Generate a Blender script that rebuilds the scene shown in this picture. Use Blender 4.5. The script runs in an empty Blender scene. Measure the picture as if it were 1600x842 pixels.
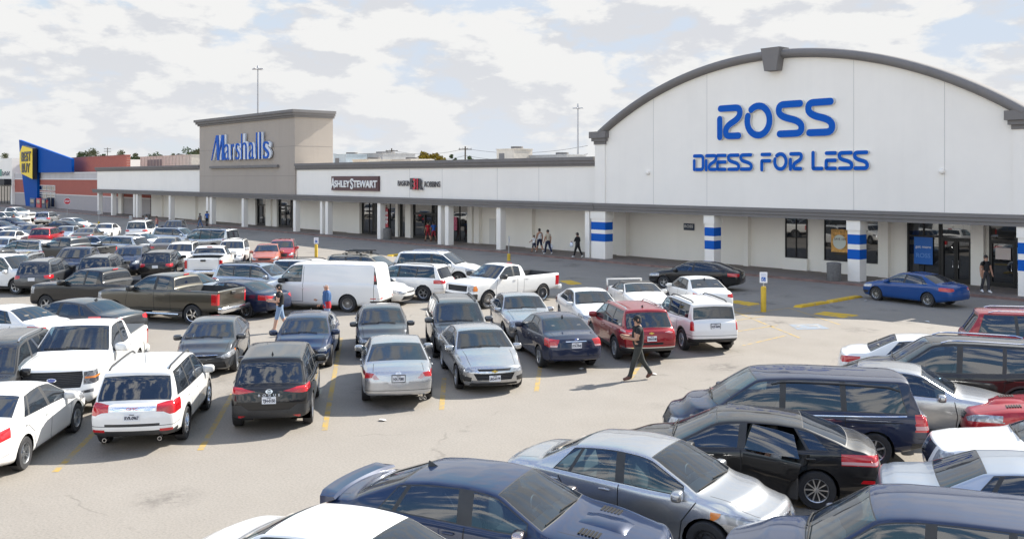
import bpy, bmesh, math, random
import numpy as np
from mathutils import Vector, Matrix, Euler
from mathutils.bvhtree import BVHTree
from mathutils.interpolate import poly_3d_calc

random.seed(7)
SC = bpy.context.scene
COL = SC.collection
RAD = math.radians

# ------------------------------------------------------------------ materials
MATS = {}
def new_mat(name):
    m = bpy.data.materials.new(name); m.use_nodes = True
    nt = m.node_tree
    b = nt.nodes.get('Principled BSDF')
    return m, nt, b
def nd(nt, typ, **kw):
    n = nt.nodes.new(typ)
    for k, v in kw.items(): setattr(n, k, v)
    return n
def lk(nt, a, b): nt.links.new(a, b)
def ramp(nt, fac, stops):
    r = nd(nt, 'ShaderNodeValToRGB')
    e = r.color_ramp.elements
    while len(e) > 1: e.remove(e[-1])
    e[0].position = stops[0][0]; e[0].color = (*stops[0][1], 1)
    for p, c in stops[1:]:
        q = e.new(p); q.color = (*c, 1)
    lk(nt, fac, r.inputs['Fac'])
    return r.outputs['Color']
def noise(nt, scale, detail=4, rough=.55, vec=None, dist=0.0):
    n = nd(nt, 'ShaderNodeTexNoise')
    n.inputs['Scale'].default_value = scale; n.inputs['Detail'].default_value = detail
    n.inputs['Roughness'].default_value = rough; n.inputs['Distortion'].default_value = dist
    if vec is not None: lk(nt, vec, n.inputs['Vector'])
    return n.outputs['Fac']
def mixc(nt, fac, a, b, blend='MIX'):
    m = nd(nt, 'ShaderNodeMix', data_type='RGBA', blend_type=blend)
    for s, v in ((m.inputs[0], fac), (m.inputs[6], a), (m.inputs[7], b)):
        if isinstance(v, (int, float)): s.default_value = v
        elif isinstance(v, tuple): s.default_value = (*v, 1)
        else: lk(nt, v, s)
    return m.outputs[2]
def mth(nt, op, a, b=None, c=None):
    m = nd(nt, 'ShaderNodeMath', operation=op)
    for s, v in zip(m.inputs, (a, b, c)):
        if v is None: continue
        if isinstance(v, (int, float)): s.default_value = v
        else: lk(nt, v, s)
    return m.outputs[0]
def objco(nt): return nd(nt, 'ShaderNodeTexCoord').outputs['Object']
def worldco(nt): return nd(nt, 'ShaderNodeNewGeometry').outputs['Position']
def bump(nt, b, h, strength=.3, dist=.01):
    n = nd(nt, 'ShaderNodeBump'); n.inputs['Strength'].default_value = strength; n.inputs['Distance'].default_value = dist
    lk(nt, h, n.inputs['Height']); lk(nt, n.outputs[0], b.inputs['Normal'])
def simple(name, col, rough=.5, metal=0.0, spec=.5, var=0.0, vscale=3.0, emit=None, coat=0.0):
    if name in MATS: return MATS[name]
    m, nt, b = new_mat(name)
    b.inputs['Roughness'].default_value = rough; b.inputs['Metallic'].default_value = metal
    b.inputs['Specular IOR Level'].default_value = spec
    b.inputs['Coat Weight'].default_value = coat; b.inputs['Coat Roughness'].default_value = .03
    if var:
        f = noise(nt, vscale, 5, .6, objco(nt))
        lo = tuple(max(0, c*(1-var)) for c in col); hi = tuple(min(1, c*(1+var)) for c in col)
        lk(nt, ramp(nt, f, [(.3, lo), (.7, hi)]), b.inputs['Base Color'])
    else:
        b.inputs['Base Color'].default_value = (*col, 1)
    MATS[name] = m
    return m
def paint(name, col, metal=0.0, rough=.35, dirt=.25):
    key = 'paint_'+name
    if key in MATS: return MATS[key]
    m, nt, b = new_mat(key)
    co = objco(nt)
    sep = nd(nt, 'ShaderNodeSeparateXYZ'); lk(nt, co, sep.inputs[0])
    n1 = noise(nt, 2.2, 6, .65, co)
    low = mth(nt, 'MULTIPLY_ADD', sep.outputs['Z'], -1.5, 1.05)         # road film on the lower body panels
    low = mth(nt, 'MAXIMUM', low, 0.0)
    f = mth(nt, 'MULTIPLY', mth(nt, 'ADD', low, .18), n1)
    f = mth(nt, 'MULTIPLY', f, dirt*1.6)
    c = mixc(nt, f, col, (.22, .19, .15))
    geo = nd(nt, 'ShaderNodeNewGeometry')
    c = mixc(nt, geo.outputs['Backfacing'], c, (.015, .015, .016))       # unpainted cabin side of the shell
    lk(nt, c, b.inputs['Base Color'])
    b.inputs['Metallic'].default_value = metal
    b.inputs['Roughness'].default_value = rough
    b.inputs['Coat Weight'].default_value = 1.0; b.inputs['Specular IOR Level'].default_value = .2
    r = mth(nt, 'MULTIPLY_ADD', n1, .08, .0); lk(nt, r, b.inputs['Coat Roughness'])
    MATS[key] = m
    return m
def glass_mat(name, tint, opac):
    if name in MATS: return MATS[name]
    m = bpy.data.materials.new(name); m.use_nodes = True
    nt = m.node_tree; nt.nodes.clear()
    out = nd(nt, 'ShaderNodeOutputMaterial')
    tr = nd(nt, 'ShaderNodeBsdfTransparent'); tr.inputs[0].default_value = (*tint, 1)
    gl = nd(nt, 'ShaderNodeBsdfGlossy'); gl.inputs['Roughness'].default_value = .01
    gl.inputs['Color'].default_value = (.95, .97, 1, 1)
    df = nd(nt, 'ShaderNodeBsdfDiffuse'); df.inputs['Color'].default_value = (.004, .008, .016, 1)
    mx0 = nd(nt, 'ShaderNodeMixShader'); mx0.inputs[0].default_value = opac
    lk(nt, tr.outputs[0], mx0.inputs[1]); lk(nt, df.outputs[0], mx0.inputs[2])
    fr = nd(nt, 'ShaderNodeFresnel'); fr.inputs['IOR'].default_value = 1.82
    geo = nd(nt, 'ShaderNodeNewGeometry')
    f = mth(nt, 'MULTIPLY', fr.outputs[0], mth(nt, 'SUBTRACT', 1.0, geo.outputs['Backfacing']))
    mx = nd(nt, 'ShaderNodeMixShader'); lk(nt, f, mx.inputs[0])
    du = nd(nt, 'ShaderNodeBsdfDiffuse'); du.inputs['Color'].default_value = (.50, .56, .62, 1)      # thin film of dust on the glass
    mx1 = nd(nt, 'ShaderNodeMixShader'); lk(nt, mth(nt, 'MULTIPLY', noise(nt, 2.5, 4, .6, objco(nt)), .05), mx1.inputs[0])
    lk(nt, mx0.outputs[0], mx1.inputs[1]); lk(nt, du.outputs[0], mx1.inputs[2])
    lk(nt, mx1.outputs[0], mx.inputs[1]); lk(nt, gl.outputs[0], mx.inputs[2])
    lk(nt, mx.outputs[0], out.inputs[0])
    MATS[name] = m
    return m

# ------------------------------------------------------------------ object helpers
def link(o, parent=None):
    COL.objects.link(o)
    if parent is not None: o.parent = parent
    return o
def tag(o, label=None, cat=None, group=None, kind=None):
    if label: o['label'] = label
    if cat: o['category'] = cat
    if group: o['group'] = group
    if kind: o['kind'] = kind
    return o
def empty(name, loc=(0, 0, 0), rz=0.0):
    o = bpy.data.objects.new(name, None); COL.objects.link(o)
    o.location = loc; o.rotation_euler = (0, 0, rz); o.empty_display_size = .3
    return o
class MB:
    """collects simple shapes into one mesh"""
    def __init__(s): s.v = []; s.f = []; s.m = []; s.cur = 0
    def add(s, vs, fs):
        n = len(s.v); s.v += [tuple(v) for v in vs]
        for f in fs: s.f.append(tuple(i+n for i in f)); s.m.append(s.cur)
    def box(s, x0, x1, y0, y1, z0, z1, M=None):
        vs = [Vector((x, y, z)) for z in (z0, z1) for y in (y0, y1) for x in (x0, x1)]
        if M: vs = [M @ v for v in vs]
        s.add(vs, [(0, 2, 3, 1), (4, 5, 7, 6), (0, 1, 5, 4), (2, 6, 7, 3), (0, 4, 6, 2), (1, 3, 7, 5)])
        return s
    def rbox(s, x0, x1, y0, y1, z0, z1, r, M=None):
        """box with chamfered vertical and top edges"""
        xs = [(x0+r, y0), (x1-r, y0), (x1, y0+r), (x1, y1-r), (x1-r, y1), (x0+r, y1), (x0, y1-r), (x0, y0+r)]
        cx, cy = (x0+x1)/2, (y0+y1)/2
        ins = [(cx+(x-cx)*(1-2*r/max(x1-x0, 1e-6)*.7), cy+(y-cy)*(1-2*r/max(y1-y0, 1e-6)*.7)) for x, y in xs]
        vs = [Vector((x, y, z0+r)) for x, y in xs]+[Vector((x, y, z1-r)) for x, y in xs]+[Vector((x, y, z1)) for x, y in ins]+[Vector((x, y, z0)) for x, y in ins]
        if M: vs = [M @ v for v in vs]
        fs = []
        for i in range(8):
            j = (i+1) % 8
            fs += [(i, j, 8+j, 8+i), (8+i, 8+j, 16+j, 16+i), (24+i, 24+j, j, i)]
        fs += [tuple(range(16, 24)), tuple(range(31, 23, -1))]
        s.add(vs, fs); return s
    def prism(s, pts, z0, z1, M=None):
        """extrude polygon (x,y) ccw from z0 to z1"""
        n = len(pts)
        vs = [Vector((x, y, z0)) for x, y in pts]+[Vector((x, y, z1)) for x, y in pts]
        if M: vs = [M @ v for v in vs]
        fs = [tuple(range(n-1, -1, -1)), tuple(range(n, 2*n))]
        for i in range(n):
            j = (i+1) % n; fs.append((i, j, n+j, n+i))
        s.add(vs, fs); return s
    def tube(s, pts, r, n=8, r2=None, caps=True):
        pts = [Vector(p) for p in pts]
        rings = []
        for k, p in enumerate(pts):
            d = (pts[min(k+1, len(pts)-1)]-pts[max(k-1, 0)]).normalized()
            a = d.orthogonal().normalized() if abs(d.z) < .99 else Vector((1, 0, 0))
            if abs(d.z) < .99:
                a = d.cross(Vector((0, 0, 1))).normalized()
            b = d.cross(a)
            rr = r if r2 is None else r+(r2-r)*k/(len(pts)-1)
            rings.append([p+(a*math.cos(t)+b*math.sin(t))*rr for t in [2*math.pi*i/n for i in range(n)]])
        vs = [v for R in rings for v in R]; fs = []
        for k in range(len(pts)-1):
            for i in range(n):
                j = (i+1) % n
                fs.append((k*n+i, k*n+j, (k+1)*n+j, (k+1)*n+i))
        if caps:
            fs.append(tuple(range(n-1, -1, -1))); fs.append(tuple(range((len(pts)-1)*n, len(pts)*n)))
        s.add(vs, fs); return s
    def lathe(s, prof, axis='z', n=24, M=None, cap=True):
        """prof: list (r, h)"""
        vs = []
        for r, h in prof:
            for i in range(n):
                t = 2*math.pi*i/n
                if axis == 'z': v = Vector((r*math.cos(t), r*math.sin(t), h))
                else: v = Vector((r*math.cos(t), h, r*math.sin(t)))
                vs.append(M @ v if M else v)
        fs = []
        for k in range(len(prof)-1):
            for i in range(n):
                j = (i+1) % n
                fs.append((k*n+i, k*n+j, (k+1)*n+j, (k+1)*n+i))
        if cap:
            fs.append(tuple(range(n-1, -1, -1))); fs.append(tuple(range((len(prof)-1)*n, len(prof)*n)))
        s.add(vs, fs); return s
    def mesh(s, name, mats, smooth=False, fix=True):
        me = bpy.data.meshes.new(name)
        me.from_pydata(s.v, [], s.f)
        for m in (mats if isinstance(mats, (list, tuple)) else [mats]): me.materials.append(m)
        if any(s.m): me.polygons.foreach_set('material_index', s.m)
        if fix:
            bm = bmesh.new(); bm.from_mesh(me); bmesh.ops.recalc_face_normals(bm, faces=bm.faces[:]); bm.to_mesh(me); bm.free()
        if smooth:
            me.polygons.foreach_set('use_smooth', [True]*len(me.polygons))
            me.set_sharp_from_angle(angle=RAD(38))
        me.update()
        return me
    def build(s, name, mats, parent=None, smooth=False, fix=True):
        return link(bpy.data.objects.new(name, s.mesh(name, mats, smooth, fix)), parent)

# ------------------------------------------------------------------ camera geometry (photo pixels, 1600 x 842)
FPX, CAMH, HORY = 1480.0, 5.75, 278.0
_n = math.hypot(1280, FPX)
CR = Vector((1280/_n, FPX/_n, 0)); CF = Vector((-FPX/_n, 1280/_n, 0))
def gpt(px, py, h=0.0):
    """world point at height h seen at photo pixel"""
    z = FPX*(CAMH-h)/(py-HORY); r = (px-800)*z/FPX
    return CR*r+CF*z+Vector((0, 0, h))
def wpt(px, py, Y):
    """world point on the plane y = Y seen at photo pixel"""
    d = CR*((px-800)/FPX)+CF; t = Y/d.y
    return Vector((d.x*t, Y, CAMH+(HORY-py)*t/1.0*(1/FPX)))
def xpt(px, py, X):
    d = CR*((px-800)/FPX)+CF; t = X/d.x
    return Vector((X, d.y*t, CAMH+(HORY-py)*t/FPX))
def toworld(d, v=0): return d
# ------------------------------------------------------------------ light, sky, camera
SUN_EL, SUN_AZ = 38.5, 7.0
def setup_world():
    w = bpy.data.worlds.new('World'); SC.world = w; w.use_nodes = True
    nt = w.node_tree; bg = nt.nodes['Background']
    sk = nd(nt, 'ShaderNodeTexSky', sky_type='NISHITA'); sk.sun_disc = False
    sk.sun_elevation = RAD(SUN_EL); sk.sun_rotation = RAD(SUN_AZ); sk.air_density = 1.0; sk.dust_density = 2.0; sk.ozone_density = 1.0
    d = nd(nt, 'ShaderNodeTexCoord').outputs['Generated']
    sp = nd(nt, 'ShaderNodeSeparateXYZ'); lk(nt, d, sp.inputs[0])
    def mr(v, a, b, c=0.0, e=1.0):
        r = nd(nt, 'ShaderNodeMapRange', interpolation_type='SMOOTHSTEP'); lk(nt, v, r.inputs[0])
        for i, q in enumerate((a, b, c, e)):
            if isinstance(q, (int, float)): r.inputs[i+1].default_value = q
            else: lk(nt, q, r.inputs[i+1])
        return r.outputs[0]
    def field(off, sc=1.0):
        mp = nd(nt, 'ShaderNodeMapping'); lk(nt, d, mp.inputs[0]); mp.inputs['Scale'].default_value = (1.0, 1.0, 2.5)
        mp.inputs['Location'].default_value = off
        return noise(nt, 10.5*sc, 10, .57, mp.outputs[0], .12)
    n0 = field((.31, .17, .08)); n1 = field((.31+.012, .17+.03, .08+.055))
    toward = mr(sp.outputs['Y'], -.65, .25)                    # the half of the sky round the sun is the brighter one
    high = mr(sp.outputs['Z'], .10, .55)
    lo = mth(nt, 'MULTIPLY_ADD', high, .10, .365)
    lo = mth(nt, 'ADD', lo, mth(nt, 'MULTIPLY', mth(nt, 'SUBTRACT', 1.0, toward), .035))
    cover = mr(n0, lo, mth(nt, 'ADD', lo, .12))
    lit = mr(mth(nt, 'SUBTRACT', n0, n1), -.07, .045)
    cc = mixc(nt, lit, (2.0, 2.05, 2.16), (2.52, 2.52, 2.50))
    cc = mixc(nt, 1.0, cc, mixc(nt, toward, (2.6, 2.52, 2.4), (1.0, 1.0, 1.0)), 'MULTIPLY')      # clouds opposite the sun are lit from the front
    air = mixc(nt, 1.0, mixc(nt, 1.0, sk.outputs[0], (.58, .77, 1.02), 'MULTIPLY'), (1.9, 2.3, 2.85), 'DARKEN')
    sky = mixc(nt, mth(nt, 'MULTIPLY', mth(nt, 'SUBTRACT', 1.0, high), mth(nt, 'MULTIPLY', toward, .8)), air, (1.84, 2.04, 2.32))
    c = mixc(nt, cover, sky, cc)
    haze = mth(nt, 'MULTIPLY', mr(sp.outputs['Z'], -.02, .16, .55, .0), mth(nt, 'MULTIPLY_ADD', toward, .45, .55))
    c = mixc(nt, haze, c, (2.27, 2.31, 2.37))
    lk(nt, c, bg.inputs[0]); bg.inputs[1].default_value = .1
    l = bpy.data.lights.new('sun', 'SUN'); l.energy = 2.75; l.angle = RAD(.5); l.color = (1, .95, .87)
    o = bpy.data.objects.new('sun', l); COL.objects.link(o)
    s = Vector((math.sin(RAD(SUN_AZ))*math.cos(RAD(SUN_EL)), math.cos(RAD(SUN_AZ))*math.cos(RAD(SUN_EL)), math.sin(RAD(SUN_EL))))
    o.rotation_euler = s.to_track_quat('Z', 'Y').to_euler(); o.location = (0, 40, 60)
    cam = bpy.data.cameras.new('camera'); co = bpy.data.objects.new('camera', cam); COL.objects.link(co); SC.camera = co
    cam.sensor_width = 36; cam.lens = 36*FPX/1600; cam.shift_y = -(421-HORY)/1600; cam.clip_end = 5000; cam.clip_start = .1
    co.location = (0, 0, CAMH); co.rotation_euler = CF.to_track_quat('-Z', 'Y').to_euler()
    vs = SC.view_settings; vs.view_transform = 'Standard'; vs.look = 'None'; vs.exposure = 1.84; vs.gamma = 1; vs.use_curve_mapping = False
    SC.render.engine = 'CYCLES'; SC.cycles.max_bounces = 8; SC.cycles.transparent_max_bounces = 16
setup_world()

# ------------------------------------------------------------------ materials of the setting
def asphalt():
    m, nt, b = new_mat('asphalt'); co = worldco(nt)
    big = noise(nt, .05, 5, .6, co); mid = noise(nt, .6, 6, .62, co); fine = noise(nt, 22, 4, .7, co)
    c = ramp(nt, mid, [(.25, (.215, .193, .165)), (.75, (.272, .247, .214))])
    c = mixc(nt, ramp(nt, big, [(.35, (0, 0, 0)), (.7, (.7, .7, .7))]), c, (.292, .268, .236))
    sp = ramp(nt, fine, [(.3, (.72, .72, .72)), (.52, (1, 1, 1)), (.72, (1.16, 1.16, 1.15))])
    c = mixc(nt, .8, c, mixc(nt, 1.0, c, sp, 'MULTIPLY'))
    # oil drips and tyre-darkened patches
    vo = nd(nt, 'ShaderNodeTexVoronoi', feature='F1'); vo.inputs['Scale'].default_value = .33; lk(nt, co, vo.inputs['Vector'])
    spot = mth(nt, 'MULTIPLY', ramp(nt, vo.outputs['Distance'], [(.08, (1, 1, 1)), (.30, (0, 0, 0))]), ramp(nt, noise(nt, 2.4, 5, .7, co), [(.42, (0, 0, 0)), (.64, (1, 1, 1))]))
    c = mixc(nt, mth(nt, 'MULTIPLY', spot, .85), c, (.07, .062, .055))
    # cracks: cell edges of a warped pattern, broken up
    wv = nd(nt, 'ShaderNodeVectorMath', operation='ADD'); lk(nt, co, wv.inputs[0])
    nz = nd(nt, 'ShaderNodeTexNoise'); nz.inputs['Scale'].default_value = .5; nz.inputs['Detail'].default_value = 6; lk(nt, co, nz.inputs['Vector'])
    sc = nd(nt, 'ShaderNodeVectorMath', operation='SCALE'); lk(nt, nz.outputs['Color'], sc.inputs[0]); sc.inputs['Scale'].default_value = 2.2
    lk(nt, sc.outputs[0], wv.inputs[1])
    v2 = nd(nt, 'ShaderNodeTexVoronoi', feature='DISTANCE_TO_EDGE'); v2.inputs['Scale'].default_value = .16; lk(nt, wv.outputs[0], v2.inputs['Vector'])
    cr = mth(nt, 'MULTIPLY', ramp(nt, v2.outputs['Distance'], [(.0, (1, 1, 1)), (.0035, (.8, .8, .8)), (.007, (0, 0, 0))]), ramp(nt, noise(nt, .9, 3, .6, co), [(.5, (0, 0, 0)), (.62, (1, 1, 1))]))
    c = mixc(nt, mth(nt, 'MULTIPLY', cr, .32), c, (.06, .053, .045))
    lk(nt, c, b.inputs['Base Color']); b.inputs['Roughness'].default_value = .88; b.inputs['Specular IOR Level'].default_value = .3
    bump(nt, b, fine, .35, .006)
    return m
ASPH = asphalt()
def wallmat(name, col, joints=0.0, streak=.10):
    m, nt, b = new_mat(name); co = worldco(nt)
    n1 = noise(nt, .35, 5, .6, co); n2 = noise(nt, 30, 3, .6, co)
    mpn = nd(nt, 'ShaderNodeMapping'); lk(nt, co, mpn.inputs[0]); mpn.inputs['Scale'].default_value = (1.3, 1.3, .07)
    st = noise(nt, 1.0, 5, .65, mpn.outputs[0])
    c = ramp(nt, n1, [(.3, tuple(q*.95 for q in col)), (.7, col)])
    c = mixc(nt, mth(nt, 'MULTIPLY', ramp(nt, st, [(.5, (0, 0, 0)), (.78, (1, 1, 1))]), streak*2.2), c, tuple(q*.62 for q in col))
    lk(nt, c, b.inputs['Base Color']); b.inputs['Roughness'].default_value = .85; b.inputs['Specular IOR Level'].default_value = .25
    bump(nt, b, n2, .25, .004)
    MATS[name] = m
    return m
STUC = wallmat('white_stucco', (.885, .85, .79), streak=.035); STUCW = wallmat('storefront_stucco', (.89, .855, .785), streak=.04)
TRIM = wallmat('grey_trim', (.20, .19, .185), streak=.15); TAUPE = wallmat('taupe_stucco', (.40, .352, .305))
BLUEP = simple('blue_band_paint', (.002, .10, .46), .6, spec=.2)
SOFF = simple('soffit', (.55, .54, .52), .8)
ROOF = simple('roof_membrane', (.72, .70, .66), .85, var=.15, vscale=.4)
BRICK = None
def brick(name, c1, c2, mo, s=1.0):
    m, nt, b = new_mat(name); co = worldco(nt)
    mpn = nd(nt, 'ShaderNodeMapping'); lk(nt, co, mpn.inputs[0]); mpn.inputs['Rotation'].default_value = (RAD(90), 0, 0)
    t = nd(nt, 'ShaderNodeTexBrick'); lk(nt, mpn.outputs[0], t.inputs['Vector'])
    t.inputs['Color1'].default_value = (*c1, 1); t.inputs['Color2'].default_value = (*c2, 1); t.inputs['Mortar'].default_value = (*mo, 1)
    t.inputs['Scale'].default_value = 1.0*s; t.inputs['Brick Width'].default_value = .4; t.inputs['Row Height'].default_value = .2; t.inputs['Mortar Size'].default_value = .008
    lk(nt, mixc(nt, .35, t.outputs['Color'], mixc(nt, noise(nt, .7, 5, .6, co), c1, c2)), b.inputs['Base Color']); b.inputs['Roughness'].default_value = .88
    MATS[name] = m; return m
REDBRK = brick('red_brick', (.40, .105, .075), (.33, .09, .065), (.36, .22, .19))
GREYBLK = brick('grey_block', (.40, .37, .37), (.36, .335, .335), (.3, .28, .28))
def walkmat():
    m, nt, b = new_mat('sidewalk_pavers'); co = worldco(nt)
    t = nd(nt, 'ShaderNodeTexBrick'); lk(nt, co, t.inputs['Vector']); t.inputs['Scale'].default_value = 1.0
    t.inputs['Color1'].default_value = (.215, .165, .135, 1); t.inputs['Color2'].default_value = (.18, .142, .118, 1); t.inputs['Mortar'].default_value = (.08, .07, .06, 1)
    t.inputs['Brick Width'].default_value = .3; t.inputs['Row Height'].default_value = .15; t.inputs['Mortar Size'].default_value = .008
    lk(nt, mixc(nt, mth(nt, 'MULTIPLY', noise(nt, .5, 6, .65, co), .75), t.outputs['Color'], (.22, .195, .17)), b.inputs['Base Color'])
    b.inputs['Roughness'].default_value = .85
    return m
WALK = walkmat()
KERB = simple('kerb_paint', (.21, .135, .115), .8, var=.35, vscale=1.5)
YEL = None
def worn(name, col, keep=.42, scale=3.0):
    m, nt, b = new_mat(name); co = worldco(nt)
    f = noise(nt, scale, 8, .75, co)
    w = ramp(nt, f, [(keep-.06, (1, 1, 1)), (keep+.12, (0, 0, 0))])
    lk(nt, mixc(nt, w, col, (.235, .215, .185)), b.inputs['Base Color']); b.inputs['Roughness'].default_value = .8
    MATS[name] = m; return m
YLINE = worn('worn_yellow_paint', (.40, .265, .055), .455); YSTRONG = worn('yellow_kerb_paint', (.62, .38, .02), .36)
WLINE = worn('worn_white_paint', (.36, .36, .35), .47); BLINE = worn('worn_blue_paint', (.19, .235, .29), .42)

def struct(o): o['kind'] = 'structure'; return o

# ------------------------------------------------------------------ ground
m = MB(); m.box(-1500, 1500, -900, 2000, -.3, 0); struct(m.build('ground', ASPH))
WX0, WX1 = -250, 12
m = MB(); m.box(WX0, WX1, 47.0, 51.4, .0, .13); struct(m.build('sidewalk', WALK))
m = MB(); m.box(WX0, WX1, 46.84, 46.998, .0, .128); struct(m.build('kerb', KERB))
def sheet(name, pts, mat, z=.004):
    mm = MB(); mm.add([(x, y, z) for x, y in pts], [tuple(range(len(pts)))])
    return struct(mm.build(name, mat))
def line(a, b, w, mat, z=.004, name='parking_line'):
    a, b = Vector(a[:2]), Vector(b[:2]); d = (b-a).normalized(); n = Vector((-d.y, d.x))*w/2
    return sheet(name, [a+n, a-n, b-n, b+n], mat, z)
def gl2(p): v = gpt(*p); return (v.x, v.y)
# ------------------------------------------------------------------ vehicles
GLASS = glass_mat('car_glass', (.40, .52, .58), .25)
TINT = glass_mat('tinted_glass', (.09, .12, .15), .55)
RUB = simple('tyre_rubber', (.028, .028, .03), .75, var=.3, vscale=8)
PLAST = simple('black_plastic', (.03, .031, .033), .5, var=.25)
GAP = simple('panel_gap', (.008, .008, .008), .8)
CHROME = simple('chrome', (.75, .76, .78), .12, metal=1.0)
ALU = simple('alloy_rim', (.5, .51, .52), .3, metal=.9)
DALU = simple('dark_rim', (.06, .06, .065), .35, metal=.6)
STEEL = simple('steel_rim', (.035, .035, .038), .5, metal=.3)
SEAT = simple('seat_cloth', (.15, .14, .13), .85, var=.3)
SEATL = simple('seat_cloth_light', (.42, .38, .33), .8, var=.2)
PLATE = simple('plate_white', (.72, .74, .78), .45)
INK = simple('dark_ink', (.02, .025, .05), .6)
AMBER = simple('amber_lens', (.75, .22, .03), .15, coat=1)
def lens(name, col, rough=.12):
    if name in MATS: return MATS[name]
    m, nt, b = new_mat(name)
    w = nd(nt, 'ShaderNodeTexWave', wave_type='BANDS', bands_direction='Z'); w.inputs['Scale'].default_value = 40
    w.inputs['Distortion'].default_value = 1.5
    lk(nt, objco(nt), w.inputs['Vector'])
    lk(nt, ramp(nt, w.outputs['Fac'], [(.2, tuple(c*.55 for c in col)), (.8, col)]), b.inputs['Base Color'])
    b.inputs['Roughness'].default_value = rough; b.inputs['Coat Weight'].default_value = 1; b.inputs['Coat Roughness'].default_value = .02
    MATS[name] = m; return m
RED = lens('red_lens', (.62, .012, .02))
REDC = lens('pink_clear_lens', (.75, .45, .45))
def headlamp(name, lo, hi):
    m, nt, b = new_mat(name)
    f = noise(nt, 7, 2, .5, objco(nt), .3)
    lk(nt, ramp(nt, f, [(.40, lo), (.50, hi), (.62, tuple(v*.55 for v in hi))]), b.inputs['Base Color'])
    b.inputs['Metallic'].default_value = .35; b.inputs['Roughness'].default_value = .22
    b.inputs['Coat Weight'].default_value = 1; b.inputs['Coat Roughness'].default_value = .02
    MATS[name] = m; return m
HEAD = headlamp('headlamp_lens', (.22, .23, .25), (.47, .49, .52)); HEADD = headlamp('smoked_headlamp', (.08, .08, .09), (.27, .28, .30))
def grillemat():
    m, nt, b = new_mat('grille_slats')
    w = nd(nt, 'ShaderNodeTexWave', wave_type='BANDS', bands_direction='Z'); w.inputs['Scale'].default_value = 7.5
    lk(nt, objco(nt), w.inputs['Vector'])
    lk(nt, ramp(nt, w.outputs['Fac'], [(.35, (.006, .006, .007)), (.6, (.045, .046, .05))]), b.inputs['Base Color'])
    b.inputs['Roughness'].default_value = .45
    bump(nt, b, w.outputs['Fac'], .8, .02)
    return m
GRILLE = grillemat()
BED = simple('bed_liner', (.05, .052, .055), .7, var=.3)

def gsmooth(a, sig):
    if sig < .3: return a
    k = int(3*sig)+1
    w = np.exp(-.5*(np.arange(-k, k+1)/sig)**2); w /= w.sum()
    pad = np.concatenate([2*a[0]-a[k:0:-1], a, 2*a[-1]-a[-2:-k-2:-1]])
    return np.convolve(pad, w, 'valid')
def resample(pts, step, sig):
    p = np.array(pts, float); d = np.hypot(*np.diff(p, axis=0).T); s = np.concatenate([[0], np.cumsum(d)])
    fs = step/4; n = int(s[-1]/fs)+1
    q = np.linspace(0, s[-1], n)
    x = gsmooth(np.interp(q, s, p[:, 0]), sig/fs); z = gsmooth(np.interp(q, s, p[:, 1]), sig/fs)
    idx = np.unique(np.round(np.linspace(0, n-1, int(s[-1]/step)+1)).astype(int))
    return x[idx], z[idx]
def curve_fn(pts, sig):
    p = np.array(pts, float)
    g = np.linspace(p[0, 0]-.3, p[-1, 0]+.3, 400); y = np.interp(g, p[:, 0], p[:, 1])
    y = gsmooth(y, sig/(g[1]-g[0]))
    return lambda x: float(np.interp(x, g, y))
def sstep(a, b, x):
    t = max(0, min(1, (x-a)/(b-a))); return t*t*(3-2*t)
def inpoly(p, poly):
    x, y = p; r = False; n = len(poly)
    for i in range(n):
        x1, y1 = poly[i]; x2, y2 = poly[i-1]
        if (y1 > y) != (y2 > y) and x < (x2-x1)*(y-y1)/(y2-y1)+x1: r = not r
    return r

SLOTS = {'body': 0, 'pillar': 1, 'panel_gap': 2, 'bumper_gap': 2, 'tailgate_gap': 2, 'cladding': 3, 'arch_trim': 3, 'bumper': 3}
AX = {'x': (1, 2), 'y': (0, 2), 'z': (0, 1)}
def cut_poly(bm, poly, axis, filt):
    """cut the surface along the polygon seen along an axis; returns the faces inside"""
    a, b = AX[axis]; av = Vector([1 if c == axis else 0 for c in 'xyz'])
    lo = (min(p[0] for p in poly)-.02, min(p[1] for p in poly)-.02); hi = (max(p[0] for p in poly)+.02, max(p[1] for p in poly)+.02)
    m0 = .32; la, lb, ha, hb = lo[0]-m0, lo[1]-m0, hi[0]+m0, hi[1]+m0
    def sel():
        out = []
        for f in bm.faces:
            c = f.verts[0].co
            if not (la < c[a] < ha and lb < c[b] < hb): continue
            vv = [v.co for v in f.verts]
            v0 = [v[a] for v in vv]
            if max(v0) < lo[0] or min(v0) > hi[0]: continue
            v1 = [v[b] for v in vv]
            if max(v1) < lo[1] or min(v1) > hi[1]: continue
            if filt(f.calc_center_median(), f.normal): out.append(f)
        return out
    n = len(poly)
    fs = sel()
    for i in range(n):
        p, q = poly[i], poly[(i+1) % n]
        if abs(p[0]-q[0])+abs(p[1]-q[1]) < 1e-5 or not fs: continue
        co = Vector((0, 0, 0)); co[a], co[b] = p
        dr = Vector((0, 0, 0)); dr[a], dr[b] = q[0]-p[0], q[1]-p[1]
        es = {e for f in fs for e in f.edges}; vs = {v for f in fs for v in f.verts}
        r = bmesh.ops.bisect_plane(bm, geom=fs+list(es)+list(vs), dist=1e-5, plane_co=co, plane_no=dr.cross(av).normalized())
        fs = [g for g in r['geom'] if isinstance(g, bmesh.types.BMFace)]
    out = []
    for f in fs:
        c = f.calc_center_median()
        if inpoly((c[a], c[b]), poly): out.append(f)
    return out

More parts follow.
